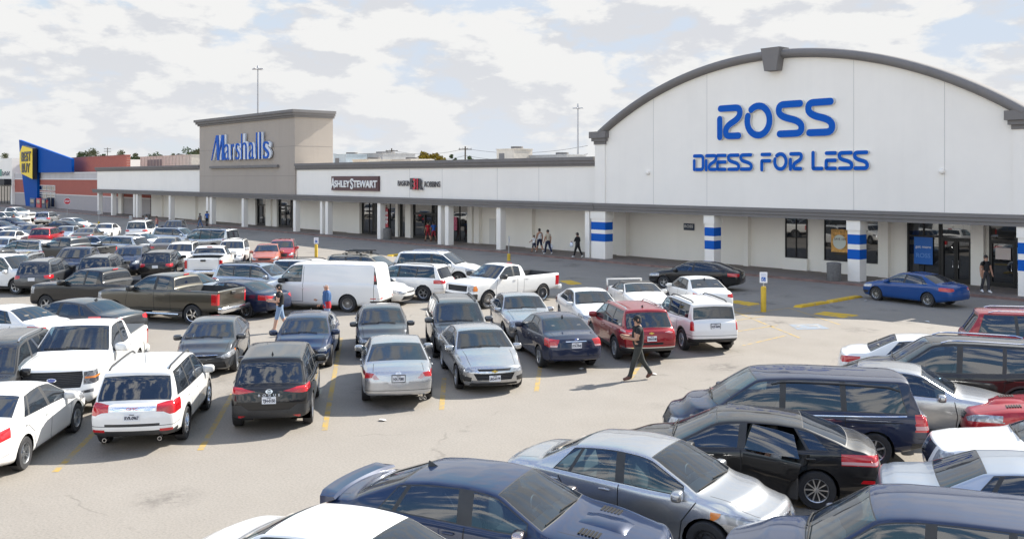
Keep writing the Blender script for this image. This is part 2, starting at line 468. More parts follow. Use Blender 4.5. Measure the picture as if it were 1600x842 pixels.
def mirror_y(bm):
    n0 = len(bm.faces)
    r = bmesh.ops.duplicate(bm, geom=bm.verts[:]+bm.edges[:]+bm.faces[:])
    vs = [g for g in r['geom'] if isinstance(g, bmesh.types.BMVert)]; fs = [g for g in r['geom'] if isinstance(g, bmesh.types.BMFace)]
    for v in vs: v.co.y = -v.co.y
    bmesh.ops.reverse_faces(bm, faces=fs)
    bmesh.ops.remove_doubles(bm, verts=[v for v in bm.verts if abs(v.co.y) < 1e-5], dist=2e-5)
    bm.normal_update()
    return
MODELS = {}
def car_model(name, **P):
    P = dict(P); P['name'] = name; MODELS[name] = dict(P=P)
def build_model(name):
    P = MODELS[name]['P']
    W2 = P['W']/2; lod = P.get('lod', 0)
    step = .05 if lod == 0 else .09
    sg = P.get('sig', .07)
    X, ZT = resample(P['top'], step, sg)
    belt = curve_fn(P['belt'], .12)
    xr, xf = X[0], X[-1]; L = xf-xr
    hw = curve_fn(P.get('plan', [(xr, W2*.90), (xr+.6, W2*.975), (xr+1.4, W2), (xf-1.6, W2), (xf-.7, W2*.97), (xf, W2*.86)]), .15)
    zb0 = P.get('z0', .22)
    zbot = curve_fn(P.get('bot', [(xr, zb0+.12), (xr+.5, zb0+.04), (xr+.9, zb0), (xf-.9, zb0), (xf-.4, zb0), (xf, zb0+.02)]), .1)
    wr = P.get('wr', W2*.70); wrf = curve_fn(P.get('wrp', [(xr, wr*.96), (0, wr), (xf, wr*.97)]), .2)
    H = P['H']; crown = P.get('crown', .055)
    msub = 3 if lod == 0 else 2
    bm = bmesh.new()
    LB = bm.faces.layers.int.new('band'); LZ = bm.faces.layers.float.new('zt'); LX = bm.faces.layers.float.new('sx')
    rings = []; bands = None; Ts = []
    for i in range(len(X)):
        x, zt = X[i], ZT[i]; zb = min(belt(x), zt-.03); w = hw(x); z0 = zbot(x); d = zb-z0
        A = (w*.945, zb+.018); B = (min(wrf(x), w*.9), H-crown)
        t = (zt-crown-A[1])/max(.2, B[1]-A[1]); Ts.append(t)
        if t < .025: C = (A[0]-.035, min(A[1]+.006, zt-.002)); 
        else: C = (A[0]+(B[0]-A[0])*t-.03*(1-min(1, t*6)), A[1]+(B[1]-A[1])*t)
        lp = lambda s, o=0: (A[0]+(C[0]-A[0])*s+o*min(1, max(0, t)), A[1]+(C[1]-A[1])*s)
        hump = P.get('side', .0)
        cp = [(w*.80, z0), (w*.955, z0+.015), (w*.982, z0+.28*d), (w*(1+hump), z0+.6*d), (w*.995, zb-.09), (w*.972, zb-.005), A,
              lp(.10, .004), lp(.5, .016), lp(.92, .006), C, (C[0]*.91, C[1]+(zt-C[1])*.42), (C[0]*.5, C[1]+(zt-C[1])*.86), (0, zt)]
        n = len(cp); pts = [cp[0]]; bd = []
        for k in range(1, n-1):
            a = cp[0] if k == 1 else tuple((p+q)/2 for p, q in zip(cp[k-1], cp[k]))
            b = cp[-1] if k == n-2 else tuple((p+q)/2 for p, q in zip(cp[k], cp[k+1]))
            for s in range(1, msub+1):
                u = s/msub
                pts.append(tuple((1-u)**2*a[j]+2*u*(1-u)*cp[k][j]+u*u*b[j] for j in (0, 1)))
                bd.append(k)
        pts[-1] = (0, pts[-1][1])
        rings.append([(x, y, z) for y, z in pts]); bands = bd
    nv = len(rings[0])
    # end caps
    def cap(r, sgn, R):
        out = []; zs = [p[2] for p in r]; zc = (min(zs)+max(zs))/2
        for s in ((.985, .955, .9, .8, .6, .3) if lod == 0 else (.97, .88, .6)):
            out.append([(p[0]+sgn*R*math.sqrt(1-s**9) if s < 1 else p[0], p[1]*s, zc+(p[2]-zc)*s) for p in r])
        return out
    Rr, Rf = P.get('capr', .07), P.get('capf', .09)
    front = cap(rings[-1], 1, Rf); rear = cap(rings[0], -1, Rr)
    allr = rear[::-1]+rings+front; off = len(rear)
    fpr = P.get('fprof', [(.2, -.12), (.4, 0), (.6, 0), (.85, -.12)]); rpr = P.get('rprof', [(.2, .12), (.4, 0), (.7, .02), (1.1, .12)])
    fz, fd = zip(*fpr); rz, rd = zip(*rpr)
    bf, br = P.get('bowf', .26), P.get('bowr', .14); xm = P.get('xm', .3)
    def deform(p):
        x, y, z = p
        x2 = x+sstep(xf-.75, xf-.05, x)*np.interp(z, fz, fd)+sstep(xr+.75, xr+.05, x)*np.interp(z, rz, rd)
        u = min(1.1, abs(y)/W2)**2.3
        wf = sstep(xm, xf-.1, x); ws = P.get('bows', .10)*sstep(xm-.3, xm+.5, x)
        x2 -= u*max(bf*wf, ws if z > zb0+.6 else 0)
        x2 += u*br*sstep(xm-.8, xr+.1, x)
        return Vector((x2, y, z))
    # left half only; mirrored once everything is cut
    V = []
    for r in allr:
        V.append([bm.verts.new(deform((r[0][0], 0, r[0][2])))]+[bm.verts.new(deform(p)) for p in r])
    N = len(V[0])
    for i in range(len(V)-1):
        si = min(max(i-off, 0), len(X)-2); cap_ = i < off or i >= off+len(X)-1
        for j in range(N-1):
            f = bm.faces.new((V[i][j], V[i+1][j], V[i+1][j+1], V[i][j+1]))
            if j == 0: f[LB] = -1; continue
            f[LB] = 0 if cap_ else bands[j-1]
            f[LZ] = (ZT[si]+ZT[si+1])/2; f[LX] = (X[si]+X[si+1])/2
            if not cap_ and (Ts[si]+Ts[si+1])/2 < .1 and f[LB] in (7, 8, 9): f[LB] = 0
    bm.faces.new(V[0])[LB] = 0; bm.faces.new(V[-1][::-1])[LB] = 0
    for r in V: r[0].co.y = 0; r[-1].co.y = 0
    bmesh.ops.recalc_face_normals(bm, faces=bm.faces[:])
    if sum((1 if f.normal.z > 0 else -1)*f.calc_area() for f in bm.faces if f[LB] in (11, 12)) < 0: bmesh.ops.reverse_faces(bm, faces=bm.faces[:])
    bm.normal_update()
    # keep the uncut surface for clean normals and for placing trim
    ref = bm.copy(); mirror_y(ref); bmesh.ops.triangulate(ref, faces=ref.faces[:]); ref.normal_update()
    bvh = BVHTree.FromBMesh(ref); ref.faces.ensure_lookup_table()
    tv = [[v.co.copy() for v in f.verts] for f in ref.faces]; tn = [[v.normal.copy() for v in f.verts] for f in ref.faces]
    ref.free()
    def nrm(co):
        loc, no, i, d = bvh.find_nearest(co)
        w = poly_3d_calc(tv[i], loc); r = Vector((0, 0, 0))
        for a, b in zip(w, tn[i]): r += b*a
        return r.normalized() if r.length > 1e-6 else no
    PART = bm.faces.layers.int.new('part')
    parts = [('body', None, 0)]
    def reg(nm, mat, side=0): parts.append((nm, mat, side)); return len(parts)-1
    # wheel arches
    wx = (P['xwf'], P['xwr']); R = P.get('wheel', .33); ar = R+P.get('archgap', .055)
    na = 20 if lod == 0 else 12
    kill = []
    for cx in wx:
        pol = [(cx+ar*math.cos(t), R+ar*math.sin(t)) for t in [2*math.pi*(i+.5)/na for i in range(na)]]
        for sd in (1,):
            kill += cut_poly(bm, pol, 'y', lambda c, n: c.y*sd > W2*.62)
    for f in list(set(kill)):
        if f.is_valid: bm.faces.remove(f)
    # doors: windows between slanted pillar lines
    zA, zB = belt(0)+.02, H-crown
    def lineX(xb, xt): return lambda z: xb+(xt-xb)*(z-zA)/(zB-zA)
    gl = lambda c, n: True
    for (xb, xt) in [l for w in P['wins'] for l in w[:2]]:
        fs = [f for f in bm.faces if f[LB] in (7, 8, 9)]
        if not fs: continue
        es = {e for f in fs for e in f.edges}; vs = {v for f in fs for v in f.verts}
        bmesh.ops.bisect_plane(bm, geom=fs+list(es)+list(vs), dist=1e-5, plane_co=(xb, 0, zA), plane_no=Vector((xt-xb, 0, zB-zA)).cross(Vector((0, 1, 0))).normalized())
    wm = TINT if P.get('tint', 1) else GLASS
    pair = {}
    allw = []
    for w in P['wins']:
        r, f_ = lineX(*w[0]), lineX(*w[1])
        gm = GLASS if (len(w) > 2 and w[2]) else wm
        ids = {1: reg(w[3] if len(w) > 3 else 'side_window', gm, 1), -1: reg('side_window', gm, -1)}; pair[ids[1]] = ids[-1]
        for f in bm.faces:
            if f[LB] in (7, 8, 9):
                c = f.calc_center_median()
                if r(c.z) < c.x < f_(c.z): f[PART] = ids[1]
    xs0 = min(min(w[0]) for w in P['wins']); xs1 = max(max(w[1]) for w in P['wins'])
    pil = reg('pillar', PLAST)
    rl, fl = lineX(*P['wins'][0][0]), lineX(*P['wins'][-1][1])
    for f in bm.faces:
        if f[LB] in (7, 8, 9) and f[PART] == 0:
            c = f.calc_center_median()
            if rl(c.z)-.0 < c.x < fl(c.z): f[PART] = pil
    # windscreen and rear window
    ws = P['wscr']; fr = reg('windscreen', GLASS)
    for f in bm.faces:
        if f[LB] in (11, 12) and f[LX] > ws[2] and ws[0] < f[LZ] < ws[1]: f[PART] = fr
    if P.get('rwin'):
        rw = P['rwin']; rr = reg('rear_window', wm)
        for f in bm.faces:
            if f[LB] in (11, 12) and f[LX] < rw[2] and rw[0] < f[LZ] < rw[1]: f[PART] = rr
    # features
    SIDE = lambda sd: (lambda c, n: c.y*sd > W2*.55 and abs(n.y) > .25)
    for ft in P.get('feat', []):
        nm, mat, axis, poly = ft[:4]; opt = ft[4] if len(ft) > 4 else {}
        if opt.get('lod', 9) <= lod: continue
        for sd in ((1,) if opt.get('mir', True) else (0,)):
            pl = poly if (sd >= 0 or axis == 'y') else [(p[0], -p[1]) if axis == 'z' else (-p[0], p[1]) for p in poly]
            dep = opt.get('d', .55)
            if axis == 'x':
                e = opt['e']
                fl_ = (lambda c, n: (c.x > xf-dep+Rf and n.x > .02)) if e > 0 else (lambda c, n: (c.x < xr+dep-Rr and n.x < -.02))
            elif axis == 'y': fl_ = SIDE(1)
            else: fl_ = lambda c, n: n.z > .3 and c.z > zb0+.3
            fs = cut_poly(bm, pl, axis, fl_)
            if mat == 'DEL':
                for f in fs: bm.faces.remove(f)
                continue
            pid = reg(nm, mat, sd)
            if sd == 1 and nm not in SLOTS: pair[pid] = reg(nm, mat, -1)
            if nm == 'rear_door': pair[pid] = 0
            for f in fs:
                if opt.get('over') or f[PART] == 0: f[PART] = pid
    # black sills / cladding
    if P.get('clad'):
        pid = reg('cladding', PLAST)
        zc = P['clad']
        for sd in (1,):
            for f in cut_poly(bm, [(xr-.5, 0), (xf+.5, 0), (xf+.5, zc), (xr-.5, zc)], 'y', lambda c, n: c.y*sd > -.001 and n.z > -.9):
                if f[PART] == 0: f[PART] = pid
    ring = P.get('archtrim')
    if ring:
        pid = reg('arch_trim', PLAST)
        for cx in wx:
            a2 = ar+ring
            pol = [(cx+a2*math.cos(t), R+a2*math.sin(t)) for t in [2*math.pi*(i+.5)/na for i in range(na)]]
            for sd in (1,):
                for f in cut_poly(bm, pol, 'y', lambda c, n: c.y*sd > W2*.62 and abs(n.y) > .3):
                    if f[PART] == 0: f[PART] = pid
    # panel gaps
    if lod == 0:
        pid = reg('panel_gap', GAP); g = .009
        for seam in P.get('seams', []):
            for a, b in zip(seam[:-1], seam[1:]):
                a, b = Vector(a), Vector(b); d = (b-a).normalized()*g; nn = Vector((-d.y, d.x))
                pl = [tuple(a+nn-d*.9), tuple(a-nn-d*.9), tuple(b-nn+d*.9), tuple(b+nn+d*.9)]
                for sd in (1,):
                    for f in cut_poly(bm, pl, 'y', lambda c, n: c.y*sd > W2*.6 and abs(n.y) > .3):
                        if f[PART] == 0: f[PART] = pid
    mirror_y(bm)
    for f in bm.faces:
        p = f[PART]
        if p in pair and f.calc_center_median().y < 0: f[PART] = pair[p]
    if lod == 0:
        for key in ([fr, rr] if P.get('rwin') else [fr])+[i for i, p in enumerate(parts) if p[0] == 'side_window']:
            fs = [f for f in bm.faces if f[PART] == key]
            if len(fs) > 3:
                rg = bmesh.ops.inset_region(bm, faces=fs, thickness=.016, depth=-.003, use_even_offset=False, use_boundary=True)
                for f in rg['faces']: f[PART] = pil
    # grilles sit a little inside their openings
    if lod == 0:
        for key in [i for i, p in enumerate(parts) if p[0] in ('grille', 'lower_grille')]:
            fs = [f for f in bm.faces if f[PART] == key]
            if len(fs) > 3: bmesh.ops.inset_region(bm, faces=fs, thickness=.012, depth=-.03, use_even_offset=False, use_boundary=True)
    # split into part meshes
    bm.faces.ensure_lookup_table()
    SLOT = SLOTS
    groups = {}
    for f in bm.faces:
        pid = f[PART]
        groups.setdefault(0 if parts[pid][0] in SLOT else pid, []).append(f)
    out = []
    for pid, fs in sorted(groups.items()):
        nm, mat, side = parts[pid]
        vmap = {}; vs = []; fl = []; mi = []
        for f in fs:
            idx = []
            for v in f.verts:
                if v not in vmap: vmap[v] = len(vs); vs.append(v.co.copy())
                idx.append(vmap[v])
            fl.append(idx); mi.append(SLOT[parts[f[PART]][0]] if pid == 0 else 0)
        nb = len(vs); ns = [tuple(nrm(v)) for v in vs]
        if pid == 0:
            for cx in wx:
                for sd in (1, -1):
                    n = 12; k0 = len(vs); y0, y1 = sd*(W2-.50), sd*(W2*.955)
                    for y in (y0, y1):
                        for i in range(n+1):
                            t = math.pi*(-.12+1.24*i/n); vs.append(Vector((cx+(ar+.004)*math.cos(t), y, R+(ar+.004)*math.sin(t))))
                            ns.append((-math.cos(t), 0, -math.sin(t)))
                    nf = [(k0+i, k0+i+1, k0+n+2+i, k0+n+1+i) for i in range(n)]+[tuple(k0+i for i in range(n+1))]
                    fl += nf; mi += [1]*len(nf)
        me = bpy.data.meshes.new(nm); me.from_pydata([tuple(v) for v in vs], [], fl)
        me.polygons.foreach_set('use_smooth', [True]*len(me.polygons))
        if pid == 0:
            for q in (PLAST, PLAST, GAP, PLAST): me.materials.append(q)
            me.polygons.foreach_set('material_index', mi)
        else: me.materials.append(PLAST if mat == 'PAINT' else mat)
        me.normals_split_custom_set_from_vertices(ns)
        out.append((nm, me, pid == 0 or mat == 'PAINT'))
    bm.free()
    mod = MODELS[name]; mod['parts'] = out; mod['bvh'] = bvh
    mod['xr'], mod['xf'] = xr-Rr, xf+Rf; mod['W2'] = W2
    mod['wheels'] = wheel_meshes(R, P.get('tw', .22), P.get('rim', 'spoke5'), P.get('rimmat', ALU), P.get('tyre', .62 if R < .36 else .62))
    return mod

WHEELS = {}
def wheel_meshes(R, w, style, rmat, ratio):
    key = (R, w, style, rmat.name, ratio)
    if key in WHEELS: return WHEELS[key]
    n = 28; rr = R*ratio; h = w/2
    t = MB(); t.lathe([(rr, -h*.85), (rr*1.06, -h*.95), (R*.93, -h), (R*.985, -h*.8), (R, -h*.5), (R, h*.5), (R*.985, h*.8), (R*.93, h), (rr*1.06, h*.95), (rr, h*.85)], 'y', n, cap=False)
    tm = t.mesh('wheel', RUB, smooth=True)
    m = MB()
    # dish, lip, hub and spokes (outer face at +y)
    m.cur = 1; m.lathe([(rr*1.0, h*.1), (rr*.4, h*.05), (.01, h*.05)], 'y', n, cap=False)
    m.lathe([(rr, -h*.8), (rr*.05, -h*.8)], 'y', 16, cap=False)
    m.cur = 0; m.lathe([(rr*1.03, h*.80), (rr*1.0, h*.97), (rr*.93, h*.88), (rr*.90, h*.2)], 'y', n, cap=False)
    m.lathe([(rr*.22, h*.5), (rr*.2, h*.72), (rr*.02, h*.76)], 'y', 12, cap=False)
    def spoke(a, w0, w1, r0=.15, r1=.94, dy=0):
        M = Matrix.Rotation(a, 4, 'Y')
        vs = []
        for r, wd, y in ((r0*rr, w0*rr, h*.70), (r1*rr*.55, (w0+w1)/2*rr*.9, h*.66), (r1*rr, w1*rr, h*.80)):
            for sx in (-1, 1):
                vs += [M @ Vector((sx*wd/2, y-.03, r)), M @ Vector((sx*wd*.36, y, r))]
        fs = []
        for k in (0, 4):
            fs += [(k, k+1, k+5, k+4), (k+1, k+3, k+7, k+5), (k+3, k+2, k+6, k+7)]
        m.add(vs, fs)
    if style == 'spoke5':
        for i in range(5): spoke(2*math.pi*i/5, .34, .26)
    elif style == 'split5':
        for i in range(5):
            for s in (-.16, .16): spoke(2*math.pi*i/5+s, .16, .15, r1=.95)
    elif style == 'spoke6':
        for i in range(6): spoke(2*math.pi*i/6, .22, .22)
    elif style == 'multi':
        for i in range(10): spoke(2*math.pi*i/10, .12, .14)
    elif style == 'wire':
        for i in range(18): spoke(2*math.pi*i/18, .05, .08)
    elif style == 'steel':
        m.lathe([(rr*.93, h*.5), (rr*.75, h*.62), (rr*.55, h*.35), (rr*.3, h*.55), (rr*.1, h*.5)], 'y', n, cap=False)
        m.cur = 1
        for i in range(10):
            a = 2*math.pi*i/10; M = Matrix.Rotation(a, 4, 'Y') @ Matrix.Translation((0, h*.6, rr*.72))
            m.lathe([(.03, .0), (.001, .004)], 'y', 8, M=M, cap=False)
    rm = m.mesh('rim', [rmat, STEEL], smooth=True, fix=True)
    WHEELS[key] = (tm, rm)
    return WHEELS[key]

def ell(name, mat, rx, ry, rz, p=3.2, n=12, flat=None):
    """superellipsoid mesh"""
    vs = []; fs = []
    sgn = lambda v, e: math.copysign(abs(v)**e, v)
    e = 2/p
    for i in range(n+1):
        a = -math.pi/2+math.pi*i/n
        for j in range(2*n):
            b = 2*math.pi*j/(2*n)
            vs.append((rx*sgn(math.cos(a), e)*sgn(math.cos(b), e), ry*sgn(math.cos(a), e)*sgn(math.sin(b), e), rz*sgn(math.sin(a), e)))
    for i in range(n):
        for j in range(2*n):
            k = (j+1) % (2*n); fs.append((i*2*n+j, i*2*n+k, (i+1)*2*n+k, (i+1)*2*n+j))
    me = bpy.data.meshes.new(name); me.from_pydata(vs, [], fs)
    bm = bmesh.new(); bm.from_mesh(me); bmesh.ops.remove_doubles(bm, verts=bm.verts[:], dist=1e-5)
    bmesh.ops.recalc_face_normals(bm, faces=bm.faces[:]); bm.to_mesh(me); bm.free()
    me.polygons.foreach_set('use_smooth', [True]*len(me.polygons)); me.materials.append(mat)
    return me
SEATM = {}
def seat_mesh(mat, bench=False):
    k = (mat.name, bench)
    if k not in SEATM:
        m = MB(); w = .62 if bench else .25
        m.rbox(-.22, .28, -w, w, .18, .36, .06)
        T = Matrix.Translation((-.24, 0, .3)) @ Matrix.Rotation(RAD(-18), 4, 'Y')
        m.rbox(-.07, .07, -w, w, 0, .58, .05, T)
        for y in ((-.38, .38) if bench else (0,)):
            m.rbox(-.05, .05, y-.12, y+.12, .60, .76, .04, T)
        SEATM[k] = m.mesh('seat', mat, smooth=True)
    return SEATM[k]
TXT = {}
def text_mesh(s, size, depth=.0, sx=1.0, shear=0.0, bold=0.0, align='CENTER', spacing=1.0):
    cu = bpy.data.curves.new('t', 'FONT'); cu.body = s; cu.size = size; cu.extrude = depth; cu.align_x = align; cu.align_y = 'CENTER'
    cu.shear = shear; cu.offset = bold; cu.space_character = spacing; cu.resolution_u = 4
    ob = bpy.data.objects.new('t', cu); COL.objects.link(ob)
    dg = bpy.context.evaluated_depsgraph_get(); me = bpy.data.meshes.new_from_object(ob.evaluated_get(dg))
    bpy.data.objects.remove(ob); bpy.data.curves.remove(cu)
    if sx != 1.0: me.transform(Matrix.Diagonal((sx, 1, 1, 1)))
    return me
FACE_R = Matrix(((0, 0, -1, 0), (-1, 0, 0, 0), (0, 1, 0, 0), (0, 0, 0, 1)))    # text facing -x (car rear)
FACE_F = Matrix(((0, 0, 1, 0), (1, 0, 0, 0), (0, 1, 0, 0), (0, 0, 0, 1)))      # text facing +x (car front)

def setmat(o, mat, slot=0):
    o.material_slots[slot].link = 'OBJECT'; o.material_slots[slot].material = mat
def sobj(nm, me, parent, loc=(0, 0, 0), rot=None, mat=None):
    o = bpy.data.objects.new(nm, me); COL.objects.link(o); o.parent = parent; o.location = loc
    if rot is not None: o.rotation_euler = rot
    if mat: setmat(o, mat)
    return o
SM = {}
def shared(key, fn):
    if key not in SM: SM[key] = fn()
    return SM[key]

def surf(mod, o, d):
    loc, no, i, dist = mod['bvh'].ray_cast(Vector(o), Vector(d))
    return loc, no
def plate_mesh(framed):
    m = MB(); m.box(-.153, .153, -.006, .004, -.077, .077)
    if framed:
        m.cur = 1; m.box(-.172, .172, -.004, .006, -.098, -.079); m.box(-.172, .172, -.004, .006, .079, .098)
        m.box(-.172, -.155, -.004, .006, -.079, .079); m.box(.155, .172, -.004, .006, -.079, .079)
    return m.mesh('licence_plate', [PLATE, PLAST])
def add_plate(car, mod, z, end, text=None, framed=False, y=0.0):
    x0 = mod['xf']+1 if end > 0 else mod['xr']-1
    loc, no = surf(mod, (x0, y, z), (-end, 0, 0))
    if loc is None: return
    o = sobj('licence_plate', shared(('plate', framed), lambda: plate_mesh(framed)), car, (loc.x+end*.012, y, z), (0, 0, -end*math.pi/2 if end < 0 else math.pi/2))
    if end < 0: o.rotation_euler = (0, 0, -math.pi/2)
    else: o.rotation_euler = (0, 0, math.pi/2)
    if text:
        me = text_mesh(text, .095, .001, .72, bold=.004); me.transform(Matrix.Translation((0, -.008, -.012)) @ Matrix.Rotation(math.pi/2, 4, 'X')); me.materials.append(INK)
        t2 = text_mesh('TEXAS', .035, .001, 1.0, bold=.001); t2.transform(Matrix.Translation((0, -.008, .055)) @ Matrix.Rotation(math.pi/2, 4, 'X')); t2.materials.append(INK)
        bm = bmesh.new(); bm.from_mesh(me); bm.from_mesh(t2); bm.to_mesh(me); bm.free()
        sobj('plate_number', me, o)
def add_badge(car, mod, z, end, shape='oval', mat=None, nm='badge', w=.075, h=.05):
    x0 = mod['xf']+1 if end > 0 else mod['xr']-1
    loc, no = surf(mod, (x0, 0, z), (-end, 0, 0))
    if loc is None: return
    tilt = math.asin(max(-1, min(1, no.z)))
    def mk():
        m = MB()
        if shape == 'oval':
            m.lathe([(1, 0), (1, .012), (.85, .016)], 'z', 20, M=Matrix.Diagonal((w, h, 1, 1)))
            m.cur = 1; m.lathe([(.84, .0165), (.01, .018)], 'z', 20, M=Matrix.Diagonal((w, h, 1, 1)), cap=False)
        elif shape == 'ring':
            for i in range(20):
                a, b = 2*math.pi*i/20, 2*math.pi*(i+1)/20
                vs = [(w*r*math.cos(t), h*r*math.sin(t), z_) for t in (a, b) for r in (1, .78) for z_ in (0, .014)]
                m.add(vs, [(1, 3, 7, 5), (0, 1, 5, 4), (2, 6, 7, 3)])
            m.box(-w*1.05, w*1.05, -h*.18, h*.18, 0, .012)
        elif shape == 'bowtie':
            m.prism([(-w, -h*.35), (-w*.35, -h*.35), (-w*.28, -h*.8), (w*.36, -h*.8), (w*.43, -h*.35), (w*1.07, -h*.35), (w, h*.35), (w*.35, h*.35), (w*.28, h*.8), (-w*.36, h*.8), (-w*.43, h*.35), (-w*1.07, h*.35)], 0, .014)
        elif shape == 'bar':
            m.box(-w, w, -h, h, 0, .012)
        return m.mesh(nm, [mat or CHROME, simple('badge_blue', (.02, .05, .25), .2, coat=1)])
    me = shared(('badge', shape, w, h, (mat or CHROME).name), mk)
    o = sobj(nm, me, car, loc)
    F = FACE_F if end > 0 else FACE_R
    o.matrix_local = Matrix.Translation(loc+no*.002) @ Matrix.Rotation(-tilt*end, 4, 'Y') @ F
def add_text(car, mod, s, size, z, end, mat, nm='lettering', sx=1.0, y=0.0, spacing=1.0, bold=.0):
    x0 = mod['xf']+1 if end > 0 else mod['xr']-1
    loc, no = surf(mod, (x0, y, z), (-end, 0, 0))
    if loc is None: return
    me = text_mesh(s, size, .004, sx, spacing=spacing, bold=bold); me.materials.append(mat)
    tilt = math.asin(max(-1, min(1, no.z)))
    o = sobj(nm, me, car)
    o.matrix_local = Matrix.Translation(loc+no*.004) @ Matrix.Rotation(-tilt*end, 4, 'Y') @ (FACE_F if end > 0 else FACE_R)

def make_car(mname, paint_mat, loc, rz, label, cat='car', group='cars parked in the lot', name='parked_car', lod=0, roofmat=None, scale=(1, 1, 1), **opt):
    mod = MODELS[mname]
    if 'parts' not in mod: build_model(mname)
    P = mod['P']; W2 = mod['W2']
    car = empty(name, loc, rz); car.scale = scale
    tag(car, label, cat, group)
    skip = opt.get('skip', ())
    for nm, me, isbody in mod['parts']:
        if nm in skip: continue
        o = sobj(nm, me, car)
        if isbody:
            setmat(o, paint_mat)
            if opt.get('bodyclad') and len(o.material_slots) > 3: setmat(o, paint_mat, 3)
        elif nm in ('windscreen',) and opt.get('darkscreen'): setmat(o, TINT)
        elif nm in ('paint_roof', 'soft_top') and roofmat: setmat(o, roofmat)
    far = lod >= 2
    R = P.get('wheel', .33); tw = P.get('tw', .22)
    tm, rm = mod['wheels']
    for cx in (P['xwf'], P['xwr']):
        for sd in (1, -1):
            w = sobj('wheel', tm, car, (cx, sd*(W2-tw/2-.02), R), (0, random.uniform(0, 6), 0 if sd > 0 else math.pi))
            r = sobj('rim', rm, w)
            if opt.get('rim'): setmat(r, opt['rim'])
    # mirrors
    mp = P.get('mirror', None)
    if mp:
        for sd in (1, -1):
            me = shared('mirror', lambda: ell('mirror', PLAST, .09, .13, .085))
            m = sobj('mirror', me, car, (mp[0], sd*(mp[1]), mp[2]), (0, 0, sd*RAD(-12)))
            mk = opt.get('mirmat', paint_mat); setmat(m, mk)
            if len(mp) > 3: m.scale = (mp[3],)*3
            if not far:
                st = shared('mirror_stalk', lambda: MB().rbox(-.04, .04, -.13, .13, -.03, .02, .015).mesh('mirror_stalk', PLAST))
                s2 = sobj('mirror_stalk', st, m, (.0, sd*-.16, -.06), (sd*RAD(14), 0, 0))
    if not far:
        # cabin
        sm = SEATL if P.get('light_seats') or opt.get('light_seats') else SEAT
        for sx_, b in P.get('seats', [(.15, 0), (-.85, 1)]):
            if b: sobj('rear_bench', seat_mesh(sm, True), car, (sx_, 0, P.get('seatz', .22)))
            else:
                for sd in (1, -1): sobj('front_seat', seat_mesh(sm), car, (sx_, sd*.36, P.get('seatz', .22)))
        dx = P.get('dash', .85)
        dm = shared(('dash', round(W2, 2)), lambda: MB().rbox(-.22, .3, -W2+.16, W2-.16, -.25, .02, .08).mesh('dashboard', PLAST, True))
        sobj('dashboard', dm, car, (dx, 0, P['belt_z']-.02))
        def sw():
            m = MB(); 
            pts = [(0, .18*math.cos(t), .18*math.sin(t)) for t in [2*math.pi*i/18 for i in range(19)]]
            m.tube(pts, .014, 6); m.tube([(0, 0, 0), (.25, 0, -.06)], .03, 8); m.box(-.01, .01, -.17, .17, -.02, .02)
            return m.mesh('steering_wheel', PLAST, True)
        sobj('steering_wheel', shared('steer', sw), car, (dx-.34, .36, P['belt_z']-.02), (0, RAD(-25), 0))
        # wipers
        if P.get('wiper', True):
            bx = [p for p in P['top'] if abs(p[1]-P['wscr'][0]) < .4 and p[0] > P['wscr'][2]]
            for y0 in (.42, -.12):
                pts = []
                for k in range(5):
                    y = y0-.58*k/4; zz = P['wscr'][0]+.03+.04*k/4
                    loc_, no_ = mod['bvh'].find_nearest(Vector((P['wbx']-.05-.03*k/4, y, zz)))[:2]
                    pts.append(loc_+no_*.018)
                key = ('wiper', mname, y0)
                sobj('wiper', shared(key, lambda: MB().tube(pts, .011, 5).mesh('wiper', GAP)), car)
    if opt.get('handles', lod == 0) and P.get('handles'):
        hm = shared('handle', lambda: ell('door_handle', PLAST, .10, .022, .018, 3.0, 8))
        for hx, hz in P['handles']:
            for sd in (1, -1):
                loc_, no_ = surf(mod, (hx, sd*2, hz), (0, -sd, 0))
                if loc_:
                    h = sobj('door_handle', hm, car, loc_+no_*.012); setmat(h, opt.get('handlemat', paint_mat))
    if P.get('rails') and opt.get('rails', True):
        x0, x1, y = P['rails'][:3]
        def rl(sd):
            pts = []
            for k in range(13):
                x = x0+(x1-x0)*k/12; l_, n_ = surf(mod, (x, y*sd, 4), (0, 0, -1)); e = min(k, 12-k)
                pts.append(l_+Vector((0, 0, .015 if e == 0 else .055)))
            return MB().tube(pts, .022, 6).mesh('roof_rail', CHROME if P.get('railchrome') else PLAST, True)
        for sd in (1, -1):
            sobj('roof_rail', shared(('rail', mname, sd), lambda: rl(sd)), car)
    if opt.get('fin'):
        l_, n_ = surf(mod, (opt['fin'], 0, 4), (0, 0, -1))
        def finm():
            f = MB(); f.add([(-.09, -.03, -.01), (-.09, .03, -.01), (.1, 0, -.01), (-.09, 0, .075), (-.06, 0, .07)], [(0, 3, 4, 2), (1, 2, 4, 3), (0, 1, 3), (0, 2, 1)])
            return f.mesh('antenna', PLAST)
        sobj('antenna', shared('fin', finm), car, l_)
    if opt.get('whip'):
        x, y = opt['whip']; l_, n_ = surf(mod, (x, y, 4), (0, 0, -1))
        wm_ = shared('whip', lambda: MB().tube([(0, 0, 0), (-.02, 0, .05), (-.18, 0, .5)], .007, 5).mesh('antenna', PLAST))
        sobj('antenna', wm_, car, l_)
    for pl in opt.get('plates', ()): add_plate(car, mod, *pl)
    for bd in opt.get('badges', ()): add_badge(car, mod, *bd)
    for tx in opt.get('texts', ()): add_text(car, mod, *tx[:6], **(tx[6] if len(tx) > 6 else {}))
